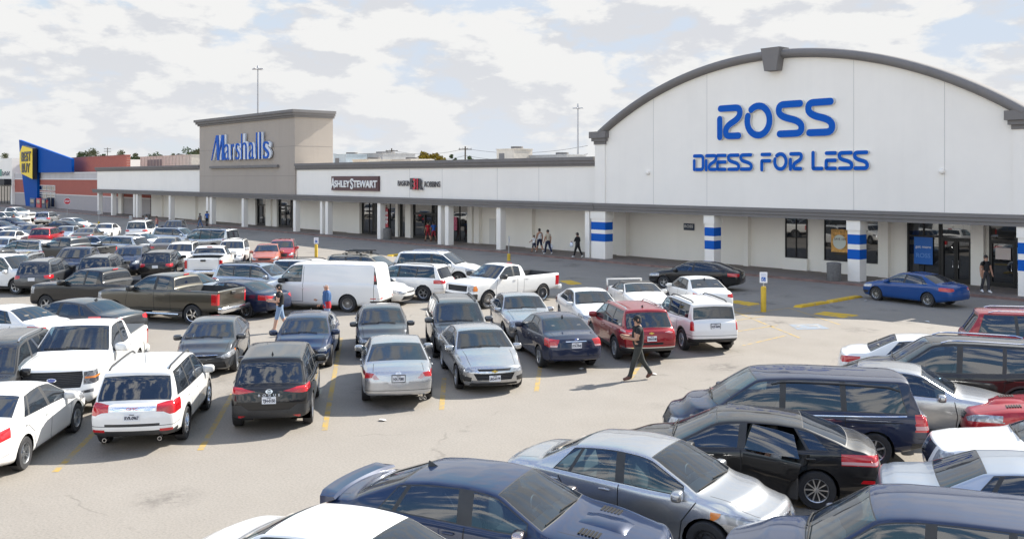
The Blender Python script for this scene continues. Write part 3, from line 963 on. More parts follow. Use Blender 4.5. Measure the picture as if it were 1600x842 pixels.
    if P.get('exhaust') and not far:
        em = shared('exh', lambda: MB().lathe([(.035, .1), (.042, -.06), (.034, -.06), (.03, .05)], 'z', 12, M=Matrix.Rotation(math.pi/2, 4, 'Y'), cap=False).mesh('exhaust', CHROME, True))
        for y in P['exhaust']: sobj('exhaust', em, car, (mod['xr']+.1, y, P.get('z0', .22)+.06))
    fn = P.get('extra')
    if fn: fn(car, mod, paint_mat)
    return car
# ------------------------------------------------------------------ body styles
def sedan(name, L=4.85, W=1.82, H=1.46, wb=2.78, fo=.95, hood=1.0, nose=.80, deck=1.08, tail=.98, wst=.42, wsb=1.22, rgt=-.98, rgb=-1.78, **kw):
    xf, xr = L/2, -L/2
    xwf = xf-fo; xwr = xwf-wb
    P = dict(W=W, H=H, xwf=xwf, xwr=xwr, wheel=.325, belt_z=.93, roofx=(wst+rgt)/2,
        top=[(xr, tail), (xr+.10, deck-.02), (rgb-.05, deck+.01), (rgb, deck+.02), (rgt, H-.06), (rgt+.45, H-.015), (-.15, H), (wst-.25, H-.02), (wst, H-.06), (wsb, hood+.02), (wsb+.06, hood), (wsb+.55, hood-.05), (xf-.25, nose+.05), (xf, nose)],
        belt=[(xr, tail-.07), (xr+.5, deck-.09), (-.6, .955), (.5, .92), (wsb, hood-.09), (xf-.45, nose-.02), (xf, nose-.09)],
        wscr=(hood+.04, H-.055, 0), rwin=(deck+.045, H-.06, -.3), wbx=wsb,
        wins=[((rgb+.42, rgt+.18), (rgb+.66, rgt+.26)), ((rgb+.70, rgt+.29), (-.10, -.16)), ((0, -.06), (wsb-.30, wsb-.34), 1)],
        mirror=(wsb-.38, W/2+.045, .985), handles=[(-.28, .86), (-1.22, .88)],
        seams=[[(-.05, .95), (-.05, .35), (.0, .27), (xwf-.43, .27), (xwf-.38, .6), (wsb-.12, .9)], [(-.05, .27), (xwr+.55, .27), (xwr+.44, .45), (xwr+.38, .66), (rgb+.5, .93)]],
        dash=wsb-.32, seats=[(.1, 0), (-.85, 1)], bowf=.28,
        bot=[(xr, .36), (xr+.3, .27), (xr+.8, .2), (xf-.8, .2), (xf-.3, .2), (xf, .22)], exhaust=None)
    n = nose
    P['feat'] = kw.pop('front', [
        ('headlight', HEAD, 'x', [(.46, n-.17), (.60, n-.22), (.95, n-.15), (.95, n+.0), (.74, n-.04)], dict(e=1, d=.75, lod=3)),
        ('grille', GRILLE, 'x', [(-.42, n-.10), (.42, n-.10), (.36, n-.23), (-.36, n-.23)], dict(e=1, mir=False, lod=3)),
        ('lower_grille', GRILLE, 'x', [(-.5, .36), (.5, .36), (.58, .24), (-.58, .24)], dict(e=1, mir=False)),
        ('fog_light', PLAST, 'x', [(.62, .43), (.82, .46), (.80, .33), (.66, .31)], dict(e=1))])+kw.pop('rear', [
        ('tail_light', RED, 'x', [(.52, tail-.08), (.95, tail-.03), (.95, tail-.2), (.70, tail-.23), (.5, tail-.18)], dict(e=-1, d=.6, lod=3))])+[
        ('bumper_gap', GAP, 'x', [(-.9, .50), (.9, .50), (.9, .488), (-.9, .488)], dict(e=-1, mir=False)),
        ('panel_gap', GAP, 'z', [(.66, wsb+.02), (.668, wsb+.02)] if False else [(wsb+.05, .655), (xf-.18, .60), (xf-.18, .61), (wsb+.05, .667)], dict()),
        ('panel_gap', GAP, 'z', [(rgb-.02, .60), (xr+.1, .62), (xr+.1, .632), (rgb-.02, .612)], dict())]+kw.pop('extra_feat', [])
    P.update(kw); car_model(name, **P)
def suv(name, L=4.65, W=1.84, H=1.68, wb=2.72, fo=.92, hood=1.12, nose=.93, tail=1.02, wst=.50, wsb=1.25, rt=.35, **kw):
    """rt: how far the tailgate glass leans forward at the roof"""
    xf, xr = L/2, -L/2
    xwf = xf-fo; xwr = xwf-wb
    P = dict(W=W, H=H, xwf=xwf, xwr=xwr, wheel=.36, archgap=.05, belt_z=1.05, roofx=(wst+xr+rt)/2, wr=W/2*.74, crown=.05, sig=.055,
        top=[(xr, tail-.04), (xr+.03, tail+.02), (xr+rt-.02, H-.12), (xr+rt-.05, H-.06), (xr+rt+.1, H-.035), (-.4, H), (.1, H-.005), (wst-.2, H-.035), (wst, H-.075), (wsb, hood+.02), (wsb+.06, hood), (wsb+.5, hood-.03), (xf-.2, nose+.06), (xf, nose)],
        belt=[(xr, tail-.05), (xr+.35, tail+.01), (-.8, 1.04), (.5, 1.01), (wsb, hood-.08), (xf-.4, nose-.01), (xf, nose-.09)],
        wscr=(hood+.04, H-.07, 0), rwin=(tail+.06, H-.13, -1.2), wbx=wsb,
        wins=[((xr+.42, xr+rt+.22), (xwr+.36, xwr+.30)), ((xwr+.42, xwr+.36), (-.06, -.12)), ((.04, -.02), (wsb-.30, wsb-.34), 1)],
        mirror=(wsb-.38, W/2+.05, 1.12, 1.1), handles=[(-.22, .95), (-1.12, .97)],
        seams=[[(0, 1.03), (0, .42), (.05, .33), (xwf-.46, .33), (xwf-.40, .7), (wsb-.1, 1.0)], [(0, .33), (xwr+.56, .33), (xwr+.46, .55), (xwr+.40, .8), (xwr+.38, 1.03)]],
        dash=wsb-.32, seats=[(.12, 0), (-.85, 1)], seatz=.32, bowf=.24, bowr=.13, z0=.26, clad=.40, archtrim=.05,
        bot=[(xr, .38), (xr+.3, .3), (xr+.8, .26), (xf-.8, .26), (xf-.3, .26), (xf, .28)],
        rprof=[(.3, .10), (.5, 0), (.75, .0), (1.0, .05), (1.7, .06)], rails=(-1.75, .35, W/2*.66))
    n = nose
    P['feat'] = kw.pop('front', [
        ('headlight', HEAD, 'x', [(.50, n-.18), (.62, n-.23), (.95, n-.18), (.95, n-.01), (.74, n-.05)], dict(e=1, d=.7, lod=3)),
        ('grille', GRILLE, 'x', [(-.48, n-.08), (.48, n-.08), (.40, n-.30), (-.40, n-.30)], dict(e=1, mir=False, lod=3)),
        ('lower_grille', GRILLE, 'x', [(-.55, .46), (.55, .46), (.62, .30), (-.62, .30)], dict(e=1, mir=False))])+kw.pop('rear', [
        ('tail_light', RED, 'x', [(.55, tail-.05), (.95, tail-.02), (.95, tail-.2), (.70, tail-.21), (.55, tail-.16)], dict(e=-1, d=.55, lod=3))])+[
        ('bumper_gap', GAP, 'x', [(-.9, .60), (.9, .60), (.9, .588), (-.9, .588)], dict(e=-1, mir=False)),
        ('bumper', PLAST, 'x', [(-1, .50), (1, .50), (1, .2), (-1, .2)], dict(e=-1, mir=False, d=.45, lod=3)),
        ('panel_gap', GAP, 'z', [(wsb+.05, .69), (xf-.18, .64), (xf-.18, .65), (wsb+.05, .702)], dict())]+kw.pop('extra_feat', [])
    P.update(kw); car_model(name, **P)
def pickup(name, L=5.9, W=2.02, H=1.93, wb=3.68, fo=.97, hood=1.32, nose=1.20, rail=1.36, cab=-.80, wst=.62, wsb=1.38, ext=False, **kw):
    xf, xr = L/2, -L/2
    xwf = xf-fo; xwr = xwf-wb
    P = dict(W=W, H=H, xwf=xwf, xwr=xwr, wheel=.40, archgap=.06, tw=.27, belt_z=1.28, roofx=(wst+cab)/2, wr=W/2*.73, crown=.05, sig=.045,
        top=[(xr, rail-.02), (xr+.05, rail), (cab-.14, rail+.01), (cab-.10, rail+.03), (cab+.03, H-.10), (cab+.10, H-.05), (cab+.4, H-.01), (0, H), (wst-.2, H-.02), (wst, H-.06), (wsb, hood+.03), (wsb+.06, hood), (wsb+.6, hood-.01), (xf-.12, nose+.06), (xf, nose)],
        belt=[(xr, rail-.05), (cab, rail-.05), (cab+.25, 1.27), (wsb-.3, 1.25), (wsb, hood-.07), (xf-.4, nose-.02), (xf, nose-.08)],
        plan=[(xr, W/2*.97), (xr+.3, W/2*.985), (0, W/2), (xf-.7, W/2*.99), (xf, W/2*.93)],
        wscr=(hood+.05, H-.055, 0), rwin=(rail+.12, H-.13, cab+.35), wbx=wsb,
        wins=[((cab+.24, cab+.2), ((cab+.62) if ext else -.02, (cab+.60) if ext else -.06)), (((cab+.70) if ext else .08, (cab+.68) if ext else .04), (wsb-.28, wsb-.30), 1)],
        mirror=(wsb-.36, W/2+.13, 1.36, 1.35), handles=[(.2, 1.16), (-.6, 1.17)],
        seams=[[(cab+.06, 1.3), (cab+.06, .45)], [(.03, 1.26), (.03, .5), (.1, .43), (wsb-.05, .43), (wsb, .8), (wsb-.1, 1.2)], [(.03, .46), (cab+.12, .46)]],
        dash=wsb-.34, seats=[(.40, 0), (cab+.50, 1)], seatz=.55, bowf=.16, bowr=.03, bows=.08, z0=.42, capr=.03, capf=.07,
        bot=[(xr, .55), (xr+.6, .5), (xf-.9, .42), (xf-.3, .34), (xf, .36)],
        fprof=[(.3, -.06), (.5, .03), (.7, .02), (.8, -.02), (1.3, -.06)], rprof=[(.4, .03), (1.4, 0)], rails=None)
    n = nose
    P['feat'] = kw.pop('front', [
        ('headlight', HEAD, 'x', [(.66, n-.10), (.66, n-.36), (1.02, n-.36), (1.02, n-.06)], dict(e=1, d=.4, lod=3)),
        ('grille', GRILLE, 'x', [(-.64, n-.08), (.64, n-.08), (.62, n-.40), (-.62, n-.40)], dict(e=1, mir=False, lod=3)),
        ('lower_grille', GRILLE, 'x', [(-.7, .56), (.7, .56), (.8, .36), (-.8, .36)], dict(e=1, mir=False)),
        ])+kw.pop('rear', [
        ('tail_light', RED, 'x', [(.84, rail-.12), (1.02, rail-.12), (1.02, rail-.56), (.84, rail-.56)], dict(e=-1, d=.3, lod=3))])+[
        ('tailgate_gap', GAP, 'x', [(.80, rail-.02), (.812, rail-.02), (.812, rail-.62), (.80, rail-.62)], dict(e=-1)),
        ('bed_opening', 'DEL', 'z', [(xr+.09, -W/2+.16), (cab-.17, -W/2+.16), (cab-.17, W/2-.16), (xr+.09, W/2-.16)], dict(mir=False, lod=3)),
        ('panel_gap', GAP, 'z', [(wsb+.08, .74), (xf-.1, .72), (xf-.1, .73), (wsb+.08, .752)], dict())]+kw.pop('extra_feat', [])
    ex0 = kw.pop('extra', None); cover = kw.pop('cover', False); bump_mat = kw.pop('bumper', CHROME); step = kw.pop('step', False)
    def extra(car, mod, pm):
        def bed():
            m = MB(); x0, x1, y = xr+.085, cab-.165, W/2-.155; z = rail-.50
            m.add([(x0, -y, z), (x1, -y, z), (x1, y, z), (x0, y, z), (x0, -y, rail-.008), (x1, -y, rail-.008), (x1, y, rail-.008), (x0, y, rail-.008)],
                  [(0, 1, 2, 3), (0, 4, 5, 1), (1, 5, 6, 2), (2, 6, 7, 3), (3, 7, 4, 0)])
            if not cover:
                for i in range(9): m.box(x0+.02, x1-.02, -y+.12+i*(2*y-.24)/8-.025, -y+.12+i*(2*y-.24)/8+.025, z+.003, z+.02)
            return m.mesh('bed', BED, fix=False)
        sobj('bed', shared(('bed', name), bed), car)
        if cover:
            sobj('bed_cover', shared(('bcov', name), lambda: MB().rbox(xr+.07, cab-.15, -W/2+.13, W/2-.13, rail-.015, rail+.022, .012).mesh('bed_cover', simple('tonneau_vinyl', (.05, .055, .06), .5))), car)
        def rb():
            m = MB(); m.rbox(xr-.20, xr+.02, -W/2+.03, W/2-.03, .50, .72, .04); m.cur = 1; m.rbox(xr-.19, xr-.0, -.5, .5, .695, .728, .01)
            return m.mesh('rear_bumper', [bump_mat, PLAST], True)
        sobj('rear_bumper', shared(('rb', name), rb), car)
        if step:
            for sd in (1, -1):
                sobj('side_step', shared(('step', name, sd), lambda: MB().tube([(xwr+.6, sd*(W/2-.02), .40), (xwf-.6, sd*(W/2-.02), .40)], .05, 8).mesh('side_step', CHROME, True)), car)
        hm = shared('tghandle', lambda: MB().rbox(-.03, .015, -.14, .14, -.05, .05, .015).mesh('tailgate_handle', PLAST))
        sobj('tailgate_handle', hm, car, (xr-.04, 0, rail-.13))
        cl = shared('chmsl', lambda: MB().rbox(-.02, .02, -.16, .16, -.025, .025, .01).mesh('brake_light', RED))
        sobj('brake_light', cl, car, (cab+.045, 0, H-.045))
        if ex0: ex0(car, mod, pm)
    P['extra'] = extra
    P.update(kw); car_model(name, **P)

# ------------------------------------------------------------------ stores
YC = 47.75          # front of the columns and of the upper walls
YW = 51.15          # storefront wall behind the covered walk
def px_x(px, Y): return wpt(px, 300, Y).x
def fascia(m, x0, x1, yf, z0=3.43, z1=3.98, cap=True):
    """stepped canopy edge running along the front"""
    prof = [(yf, z0), (yf, z0+.17), (yf-.06, z0+.19), (yf-.06, z0+.36), (yf-.12, z0+.38), (yf-.12, z1), (yf+.5, z1), (yf+.5, z0)]
    n = len(prof); vs = [(x0, y, z) for y, z in prof]+[(x1, y, z) for y, z in prof]
    fs = [(i, (i+1) % n, n+(i+1) % n, n+i) for i in range(n)]+[tuple(range(n)), tuple(range(2*n-1, n-1, -1))]
    m.add(vs, fs)
def cornice(m, x0, x1, yf, z0, h, d=.35, sides=True, yb=None):
    """moulded parapet cap: three growing steps, returned along the sides"""
    st = [(0, .28, .35), (.28, .62, .7), (.62, 1.0, 1.0)]
    yb = yb if yb is not None else yf+.5
    for a, b, e in st:
        e *= d
        m.box(x0-(e if sides else 0), x1+(e if sides else 0), yf-e, yb, z0+a*h, z0+b*h)
def column(parent, x, w=.55, y=YC, d=.55, z1=3.45, band=False, cap=False, name='column'):
    m = MB()
    m.box(x, x+w, y, y+d, .13, z1)
    if cap: m.box(x-.05, x+w+.05, y-.05, y+d+.05, z1-.55, z1-.003)
    if band:
        m.cur = 1
        for za, zb in ((1.33, 1.86), (2.14, 2.67)): m.box(x-.004, x+w+.004, y-.004, y+d+.004, za, zb)
    return m.build(name, [STUC, BLUEP], parent)
PANE = None
def shopglass():
    m, nt, b = new_mat('shop_glass')
    co = worldco(nt)
    b.inputs['Base Color'].default_value = (.015, .017, .02, 1); b.inputs['Roughness'].default_value = .02; b.inputs['Specular IOR Level'].default_value = .9
    b.inputs['Coat Weight'].default_value = .6; b.inputs['Coat Roughness'].default_value = .01
    # slight waviness of big panes
    n = noise(nt, .6, 2, .5, co); bump(nt, b, n, .12, .01)
    MATS['shop_glass'] = m; return m
PANE = shopglass()
FRAME = simple('dark_bronze_frame', (.025, .024, .023), .4, metal=.4)
WFRAME = simple('pale_frame', (.62, .62, .6), .5)
def window(parent, x0, x1, z0, z1, y=YW, cols=2, fm=None, name='window', bars=(), ft=.07):
    """frame standing proud of the wall, pane set into it"""
    m = MB(); t = ft
    m.box(x0, x0+t, y-.10, y-.004, z0, z1); m.box(x1-t, x1, y-.10, y-.004, z0, z1)
    m.box(x0+t, x1-t, y-.10, y-.004, z1-t, z1); m.box(x0+t, x1-t, y-.10, y-.004, z0, z0+t)
    for i in range(1, cols):
        x = x0+(x1-x0)*i/cols; m.box(x-t*.45, x+t*.45, y-.095, y-.006, z0+t, z1-t)
    for z in bars: m.box(x0+t, x1-t, y-.092, y-.008, z-.04, z+.04)
    f = m.build(name, fm or FRAME, parent)
    g = MB(); g.box(x0+t*.6, x1-t*.6, y-.04, y-.012, z0+t*.6, z1-t*.6); g.build('pane', PANE, f)
    return f
def door(parent, x0, x1, y=YW, z1=2.5, top=3.4, leaves=2, fm=None):
    """glazed double door with a transom"""
    f = window(parent, x0, x1, .13, top, y, 1, fm, 'door', bars=(z1,))
    w = (x1-x0-.14)/leaves
    for i in range(leaves):
        a = x0+.07+i*w; m = MB()
        m.box(a+.01, a+.10, y-.13, y-.102, .15, z1-.05); m.box(a+w-.10, a+w-.01, y-.13, y-.102, .15, z1-.05)
        m.box(a+.10, a+w-.10, y-.13, y-.102, z1-.15, z1-.05); m.box(a+.10, a+w-.10, y-.13, y-.102, .15, .36)
        m.build('door_leaf', fm or FRAME, f)
        h = MB(); hx = a+(w-.15 if i == 0 else .15)
        h.tube([(hx, y-.13, .95), (hx, y-.19, .97), (hx, y-.19, 1.35), (hx, y-.13, 1.37)], .016, 6); h.build('handle', CHROME, f)
    return f

# ---- the store with the arched front
ross = empty('store_building', (-30, 48, 0)); tag(ross, 'white store with a big grey arched gable, blue banded columns and dark glass doors', 'store')
def rel(o): o.matrix_parent_inverse = Matrix.Translation(o.parent.location).inverted() if o.parent else Matrix(); return o
def finish(root):
    for c in root.children: c.location = -root.location
    return root
ACX, AHW, AZ0, AZ1 = -31.85, 13.85, 8.85, 12.95
AR = (AHW**2+(AZ1-AZ0)**2)/(2*(AZ1-AZ0))
def archz(x): return AZ1-AR+math.sqrt(AR*AR-(x-ACX)**2)
ax = [ACX-AHW+2*AHW*i/48 for i in range(49)]
# gable wall
m = MB()
pts = [(-46.2, 3.99), (WX1, 3.99), (WX1, 8.0), (ACX+AHW, 8.0)]+[(x, archz(x)) for x in ax[::-1]]+[(-46.2, AZ0-.1)]
T = Matrix(((1, 0, 0, 0), (0, 0, -1, 0), (0, 1, 0, 0), (0, 0, 0, 1)))
m.prism(pts, -(YC+.55), -YC, T)
m.build('gable_wall', STUC, ross)
for x in (px_x(1021, YC), px_x(1104.6, YC), px_x(1334, YC), px_x(1476, YC)):      # expansion joints
    m = MB(); m.box(x-.009, x+.009, YC-.006, YC-.0, 4.0, archz(x)-.3 if abs(x-ACX) < AHW else 8); m.build('wall_joint', simple('joint', (.42, .41, .4), .9), ross)
# arch moulding, half round
m = MB(); ring = 8; vs = []; fs = []
for x in ax:
    nx, nz = (x-ACX)/AR, (archz(x)-(AZ1-AR))/AR
    for k in range(ring+1):
        t = math.pi*k/ring
        o = .26*math.cos(t)-.02; y = YC-.10-.32*math.sin(t)
        vs.append((x+nx*o, y, archz(x)+nz*o))
    vs.append((x-nx*.28, YC+.6, archz(x)-nz*.28)); vs.append((x+nx*.24, YC+.6, archz(x)+nz*.24))
q = ring+3
for i in range(len(ax)-1):
    for k in range(q): fs.append((i*q+k, i*q+(k+1) % q, (i+1)*q+(k+1) % q, (i+1)*q+k))
fs += [tuple(range(q)), tuple(range((len(ax)-1)*q, len(ax)*q))]
m.add(vs, fs); m.build('arch_moulding', TRIM, ross, smooth=True)
# keystone
m = MB(); m.prism([(-32.08, 11.95), (-31.28, 11.95), (-31.05, 13.28), (-32.32, 13.28)], -(YC+.35), -(YC-.62), T); m.build('keystone', TRIM, ross)
# pilasters and capitals
for x0 in (-46.25, ACX+AHW-.55):
    m = MB(); m.box(x0, x0+.95, YC-.10, YC-.003, 3.995, 8.1); m.build('pilaster', STUC, ross)
    m = MB()
    for a, b, e in ((8.06, 8.28, .0), (8.28, 8.5, .12), (8.5, 8.95, .24)): m.box(x0-.06-e, x0+1.01+e, YC-.16-e, YC+.5+e, a, b)
    m.build('capital', TRIM, ross)
m = MB(); m.box(px_x(1590, YC)+1.2, WX1, YC-.22, YC+.4, 8.0, 8.5); m.build('parapet_cap', TRIM, ross)
m = MB(); fascia(m, -46.3, WX1, YC-.12); m.build('canopy_fascia', TRIM, ross)
m = MB(); m.box(-46.3, WX1, YC+.40, YW, 3.40, 3.52); m.build('soffit', SOFF, ross)
m = MB(); m.box(-46.3, WX1, YW, YW+.3, .13, 3.40); m.build('storefront_wall', STUCW, ross)
m = MB(); m.box(-46.2, WX1, YC+.6, 85, 3.53, 7.4); m.build('main_block', STUC, ross)
m = MB(); m.box(-46.1, WX1-.1, YC+1.2, 84.5, 7.4, 7.46); m.build('roof', ROOF, ross)
column(ross, px_x(923.9, YC), 1.34, YC, .76, band=True, cap=True)
column(ross, px_x(915.5, YC)-.1, .42, YC, .5)
for p in (1101.0, 1324.4, 1590.5): column(ross, px_x(p, YC), .71, YC, .71, band=True, cap=True)
column(ross, px_x(1590.5, YC)+9.5, .71, YC, .71, band=True, cap=True)
for a, b in ((968.5, 983), (1166.5, 1173.5), (1376.5, 1392), (1521, 1541)):
    x0, x1 = px_x(a, YW), px_x(b, YW)
    m = MB(); m.box(x0, x1, YW-.34, YW-.002, .13, 3.398); m.build('wall_pier', STUCW, ross)
for a, b in ((1228, 1262), (1289, 1376.5)):
    x0, x1 = px_x(a, YW), px_x(b, YW)
    window(ross, x0, x1, .85, 3.38, YW, 2, ft=.05)
    m = MB(); m.box(x0-.10, x1+.10, YW-.24, YW-.003, .135, .845); m.build('window_sill', STUCW, ross)
x0, x1, x2 = px_x(1418.6, YW), px_x(1470.6, YW), px_x(1520.7, YW)
window(ross, x0, x1-.01, .135, 3.39, YW, 2, ft=.09, bars=(2.55,)); door(ross, x1+.01, x2, YW, 2.5, 3.39)
x0 = px_x(1546.6, YW); door(ross, x0, x0+2.6, YW, 2.5, 3.39); window(ross, x0+2.62, x0+5.0, .135, 3.39, YW, 2, ft=.09)
window(ross, x0+6.5, x0+11, .8, 3.39, YW, 3, ft=.09)
finish(ross)

# ---- rounded stroke lettering
def bspl(c, n=6):
    c = [Vector(p) for p in c]
    if len(c) == 2: return [c[0].lerp(c[1], i/6) for i in range(7)]
    out = [c[0]]
    for k in range(1, len(c)-1):
        a = c[0] if k == 1 else (c[k-1]+c[k])/2; b = c[-1] if k == len(c)-2 else (c[k]+c[k+1])/2
        for s in range(1, n+1):
            u = s/n; out.append(a*(1-u)**2+c[k]*(2*u*(1-u))+b*u*u)
    return out
def ribbon(m, pts, w, y0, y1, X0, Z0, W, H):
    p = [Vector((X0+q.x*W, Z0+q.y*H)) for q in pts]; n = len(p); L = []; R = []
    for i in range(n):
        d = (p[min(i+1, n-1)]-p[max(i-1, 0)]).normalized(); nn = Vector((-d.y, d.x))*w/2
        L.append(p[i]+nn); R.append(p[i]-nn)
    d0 = (p[0]-p[1]).normalized(); d1 = (p[-1]-p[-2]).normalized()
    def capp(c, d, k=6):
        nn = Vector((-d.y, d.x)); return [c+(nn*math.cos(math.pi*j/k)+d*math.sin(math.pi*j/k))*w/2 for j in range(1, k)]
    # quads of the ribbon plus fan caps, all in one plane
    base = L+R; vs = []; fs = []
    c0, c1 = capp(p[0], d0), capp(p[-1], d1)
    # start cap runs from R... orientation: nn of d0 points to R side
    P = base+c0+c1; N = len(P)
    vs = [(q.x, y0, q.y) for q in P]+[(q.x, y1, q.y) for q in P]
    ff = [(i, i+1, n+i+1, n+i) for i in range(n-1)]
    s0 = [n+0]+list(range(2*n, 2*n+len(c0)))+[0]          # R0 -> cap -> L0
    s1 = [n-1]+list(range(2*n+len(c0), N))+[2*n-1]        # Ln -> cap -> Rn
    ff += [tuple(s0), tuple(s1)]
    m.cur = 0; m.add(vs, ff+[tuple(N+i for i in f[::-1]) for f in ff])
    loop = list(range(0, n))+s1[1:-1]+[2*n-1]+list(range(2*n-2, n-1, -1))+s0[1:-1]
    m.cur = 1; m.add(vs, [(loop[i], loop[(i+1) % len(loop)], N+loop[(i+1) % len(loop)], N+loop[i]) for i in range(len(loop))])
def ringpts(a0, a1, n=30): return [Vector((.5+.40*math.cos(RAD(a0+(a1-a0)*i/n)), .5+.41*math.sin(RAD(a0+(a1-a0)*i/n)))) for i in range(n+1)]
GLY = {'R': [[(.12, .9), (.55, .9), (1.0, .9), (.98, .60), (.36, .38), (.36, .1), (.68, .1), (.93, .1)], [(.09, .60), (.09, .08)]],
       'S': [[(.90, .9), (.45, .9), (.04, .9), (.04, .58), (.96, .42), (.96, .1), (.5, .1), (.08, .1)]],
       'D': [[(.1, .9), (.45, .9), (.95, .9), (.95, .5), (.95, .1), (.45, .1), (.30, .1)], [(.1, .62), (.1, .1)]],
       'E': [[(.12, .9), (.9, .9)], [(.9, .52), (.2, .52), (.1, .52), (.1, .1), (.2, .1), (.9, .1)]],
       'F': [[(.12, .9), (.9, .9)], [(.9, .55), (.2, .55), (.1, .55), (.1, .45), (.1, .06)]],
       'L': [[(.1, .94), (.1, .2), (.1, .1), (.25, .1), (.9, .1)]], 'O': None}
SIGNB = simple('sign_face_blue', (.001, .095, .46), .55, spec=.15); SIGNS = simple('sign_return', (.60, .60, .58), .5)
def stroke_sign(root, text, X, z0, z1, th, y0, y1, faces):
    for ch, (x0, x1) in zip(text, X):
        m = MB(); H = z1-z0; W = x1-x0
        strokes = [ringpts(150, 488)] if ch == 'O' else [bspl([Vector(q) for q in s]) for s in GLY[ch]]
        if ch == 'O': strokes = [ringpts(160, 490)]
        for k, s in enumerate(strokes):
            e = th/2-.1*H*0
            ribbon(m, s, th, y0-.003*k, y1, x0, z0, W, H)
        m.build('letter', faces, root)
sg = empty('store_sign', (-31.8, YC, 8.0)); tag(sg, 'two lines of big rounded blue letters on the arched white gable', 'sign')
q = lambda a: px_x(1070+a/5.161, YC)
stroke_sign(sg, 'ROSS', [(q(282), q(462)), (q(497), q(722)), (q(765), q(965)), (q(1003), q(1212))], 8.07, 10.18, .40, YC-.20, YC-.02, [SIGNB, SIGNS])
stroke_sign(sg, 'DRESSFORLESS', [(q(a), q(b)) for a, b in ((80, 163), (177, 265), (268, 345), (360, 450), (460, 552), (625, 705), (725, 840), (855, 952), (1037, 1125), (1143, 1233), (1253, 1362), (1377, 1487))], 6.16, 7.22, .215, YC-.15, YC-.02, [SIGNB, SIGNS])
finish(sg)
def wall_text(name, s, x0, x1, z0, z1, y, mat, depth=.05, parent=None, bold=0.0, shear=0.0, fit='cap'):
    me = text_mesh(s, 1.0, depth, shear=shear, bold=bold, align='LEFT')
    vx = [v.co.x for v in me.vertices]; vy = [v.co.y for v in me.vertices]
    sx = (x1-x0)/(max(vx)-min(vx)); sy = (z1-z0)/(max(vy)-min(vy))
    me.transform(Matrix.Translation((x0, y, z0)) @ Matrix.Rotation(math.pi/2, 4, 'X') @ Matrix.Diagonal((sx, sy, 1, 1)) @ Matrix.Translation((-min(vx), -min(vy), 0)))
    me.materials.append(mat)
    return link(bpy.data.objects.new(name, me), parent)
# plaque on the storefront wall
a, b = px_x(1068.7, YW), px_x(1085.4, YW)
pl = empty('wall_plaque', ((a+b)/2, YW, 2.3)); tag(pl, 'small dark plaque with white letters on the white wall between two columns', 'sign')
m = MB(); m.rbox(a, b, YW-.06, YW-.004, 2.2, 2.66, .02); m.build('board', simple('plaque_board', (.03, .045, .075), .5), pl)
wall_text('lettering', 'ROSS', a+.09, b-.09, 2.37, 2.56, YW-.072, simple('plaque_white', (.7, .7, .7), .5), .006, pl, bold=.015)
finish(pl)
# window posters
def poster(label, x0, x1, z0, z1, mat, texts=()):
    p = empty('window_poster', ((x0+x1)/2, YW, z0)); tag(p, label, 'poster')
    m = MB(); m.box(x0, x1, YW-.128, YW-.118, z0, z1); m.build('sheet', mat, p)
    for s, a, b, c, d, mt in texts: wall_text('lettering', s, a, b, c, d, YW-.134, mt, .003, p, bold=.01)
    return finish(p)
PW = simple('print_white', (.75, .77, .8), .6)
x0, x1 = px_x(1430, YW), px_x(1459, YW)
poster('bright blue poster with white words in the dark glass beside the doors', x0, x1, 1.02, 2.50, simple('poster_blue', (.01, .13, .5), .4),
       [('get more', x0+.08, x1-.08, 1.86, 2.02, PW), ('ROSS', x0+.12, x1-.12, 1.38, 1.62, simple('print_light_blue', (.12, .3, .66), .5))])
x0, x1 = px_x(1300.5, YW), px_x(1326.5, YW)
pp = poster('yellow and orange poster with a round pale print in the window beside a banded column', x0, x1, 1.38, 2.72, simple('poster_yellow', (.62, .33, .08), .5, var=.5, vscale=5),
       [('SAVE 10%', x0+.2, x1-.12, 2.08, 2.22, simple('print_dark', (.08, .06, .05), .6))])
m = MB(); m.lathe([(.42, 0), (.42, .004), (.001, .004)], 'z', 28, M=Matrix.Translation(((x0+x1)/2, YW-.1285, 1.98)) @ Matrix.Rotation(math.pi/2, 4, 'X')); o = m.build('round_print', simple('print_pale', (.62, .68, .64), .5), pp); o.location = -pp.location
x0 = px_x(1557, YW); poster('white notice with red border on the right hand glass door', x0, x0+.75, 1.55, 2.15, simple('notice', (.6, .52, .5), .5))
x0 = px_x(1590, YW); poster('light blue notice on the glass door at the right edge', x0, x0+.6, 1.55, 2.2, simple('notice_blue', (.08, .3, .6), .5))

# ---- long low strip with the covered walk, right of the tower
YS = 48.15
strip = empty('shop_row', (-68, 48, 0)); tag(strip, 'long low white shop row with grey cornice and covered walk on square columns', 'shop row')
XT0, XT1 = -115.2, -90.4
m = MB(); m.box(XT1-.2, -46.35, YS, YS+.5, 3.985, 7.0); m.build('upper_wall', STUC, strip)
m = MB(); cornice(m, XT1+.02, -46.6, YS, 6.58, .66, .32, sides=False, yb=YS+.9); m.build('cornice', TRIM, strip)
m = MB(); fascia(m, XT1-.0, -46.32, YC-.14); m.build('canopy_fascia', TRIM, strip)
m = MB(); m.box(XT1, -46.32, YC+.38, YW, 3.40, 3.52); m.build('soffit', SOFF, strip)
m = MB(); m.box(XT1-.1, -46.32, YW, YW+.3, .13, 3.40); m.build('storefront_wall', STUCW, strip)
m = MB(); m.box(XT1, -46.3, YS+.51, 85, 3.53, 6.35); m.build('main_block', ROOF, strip)
for p in (775.5, 695, 684, 589.5, 508.2, 500, 458.2): column(strip, px_x(p, YC), .5 if p not in (684, 500) else .42, YC, .55)
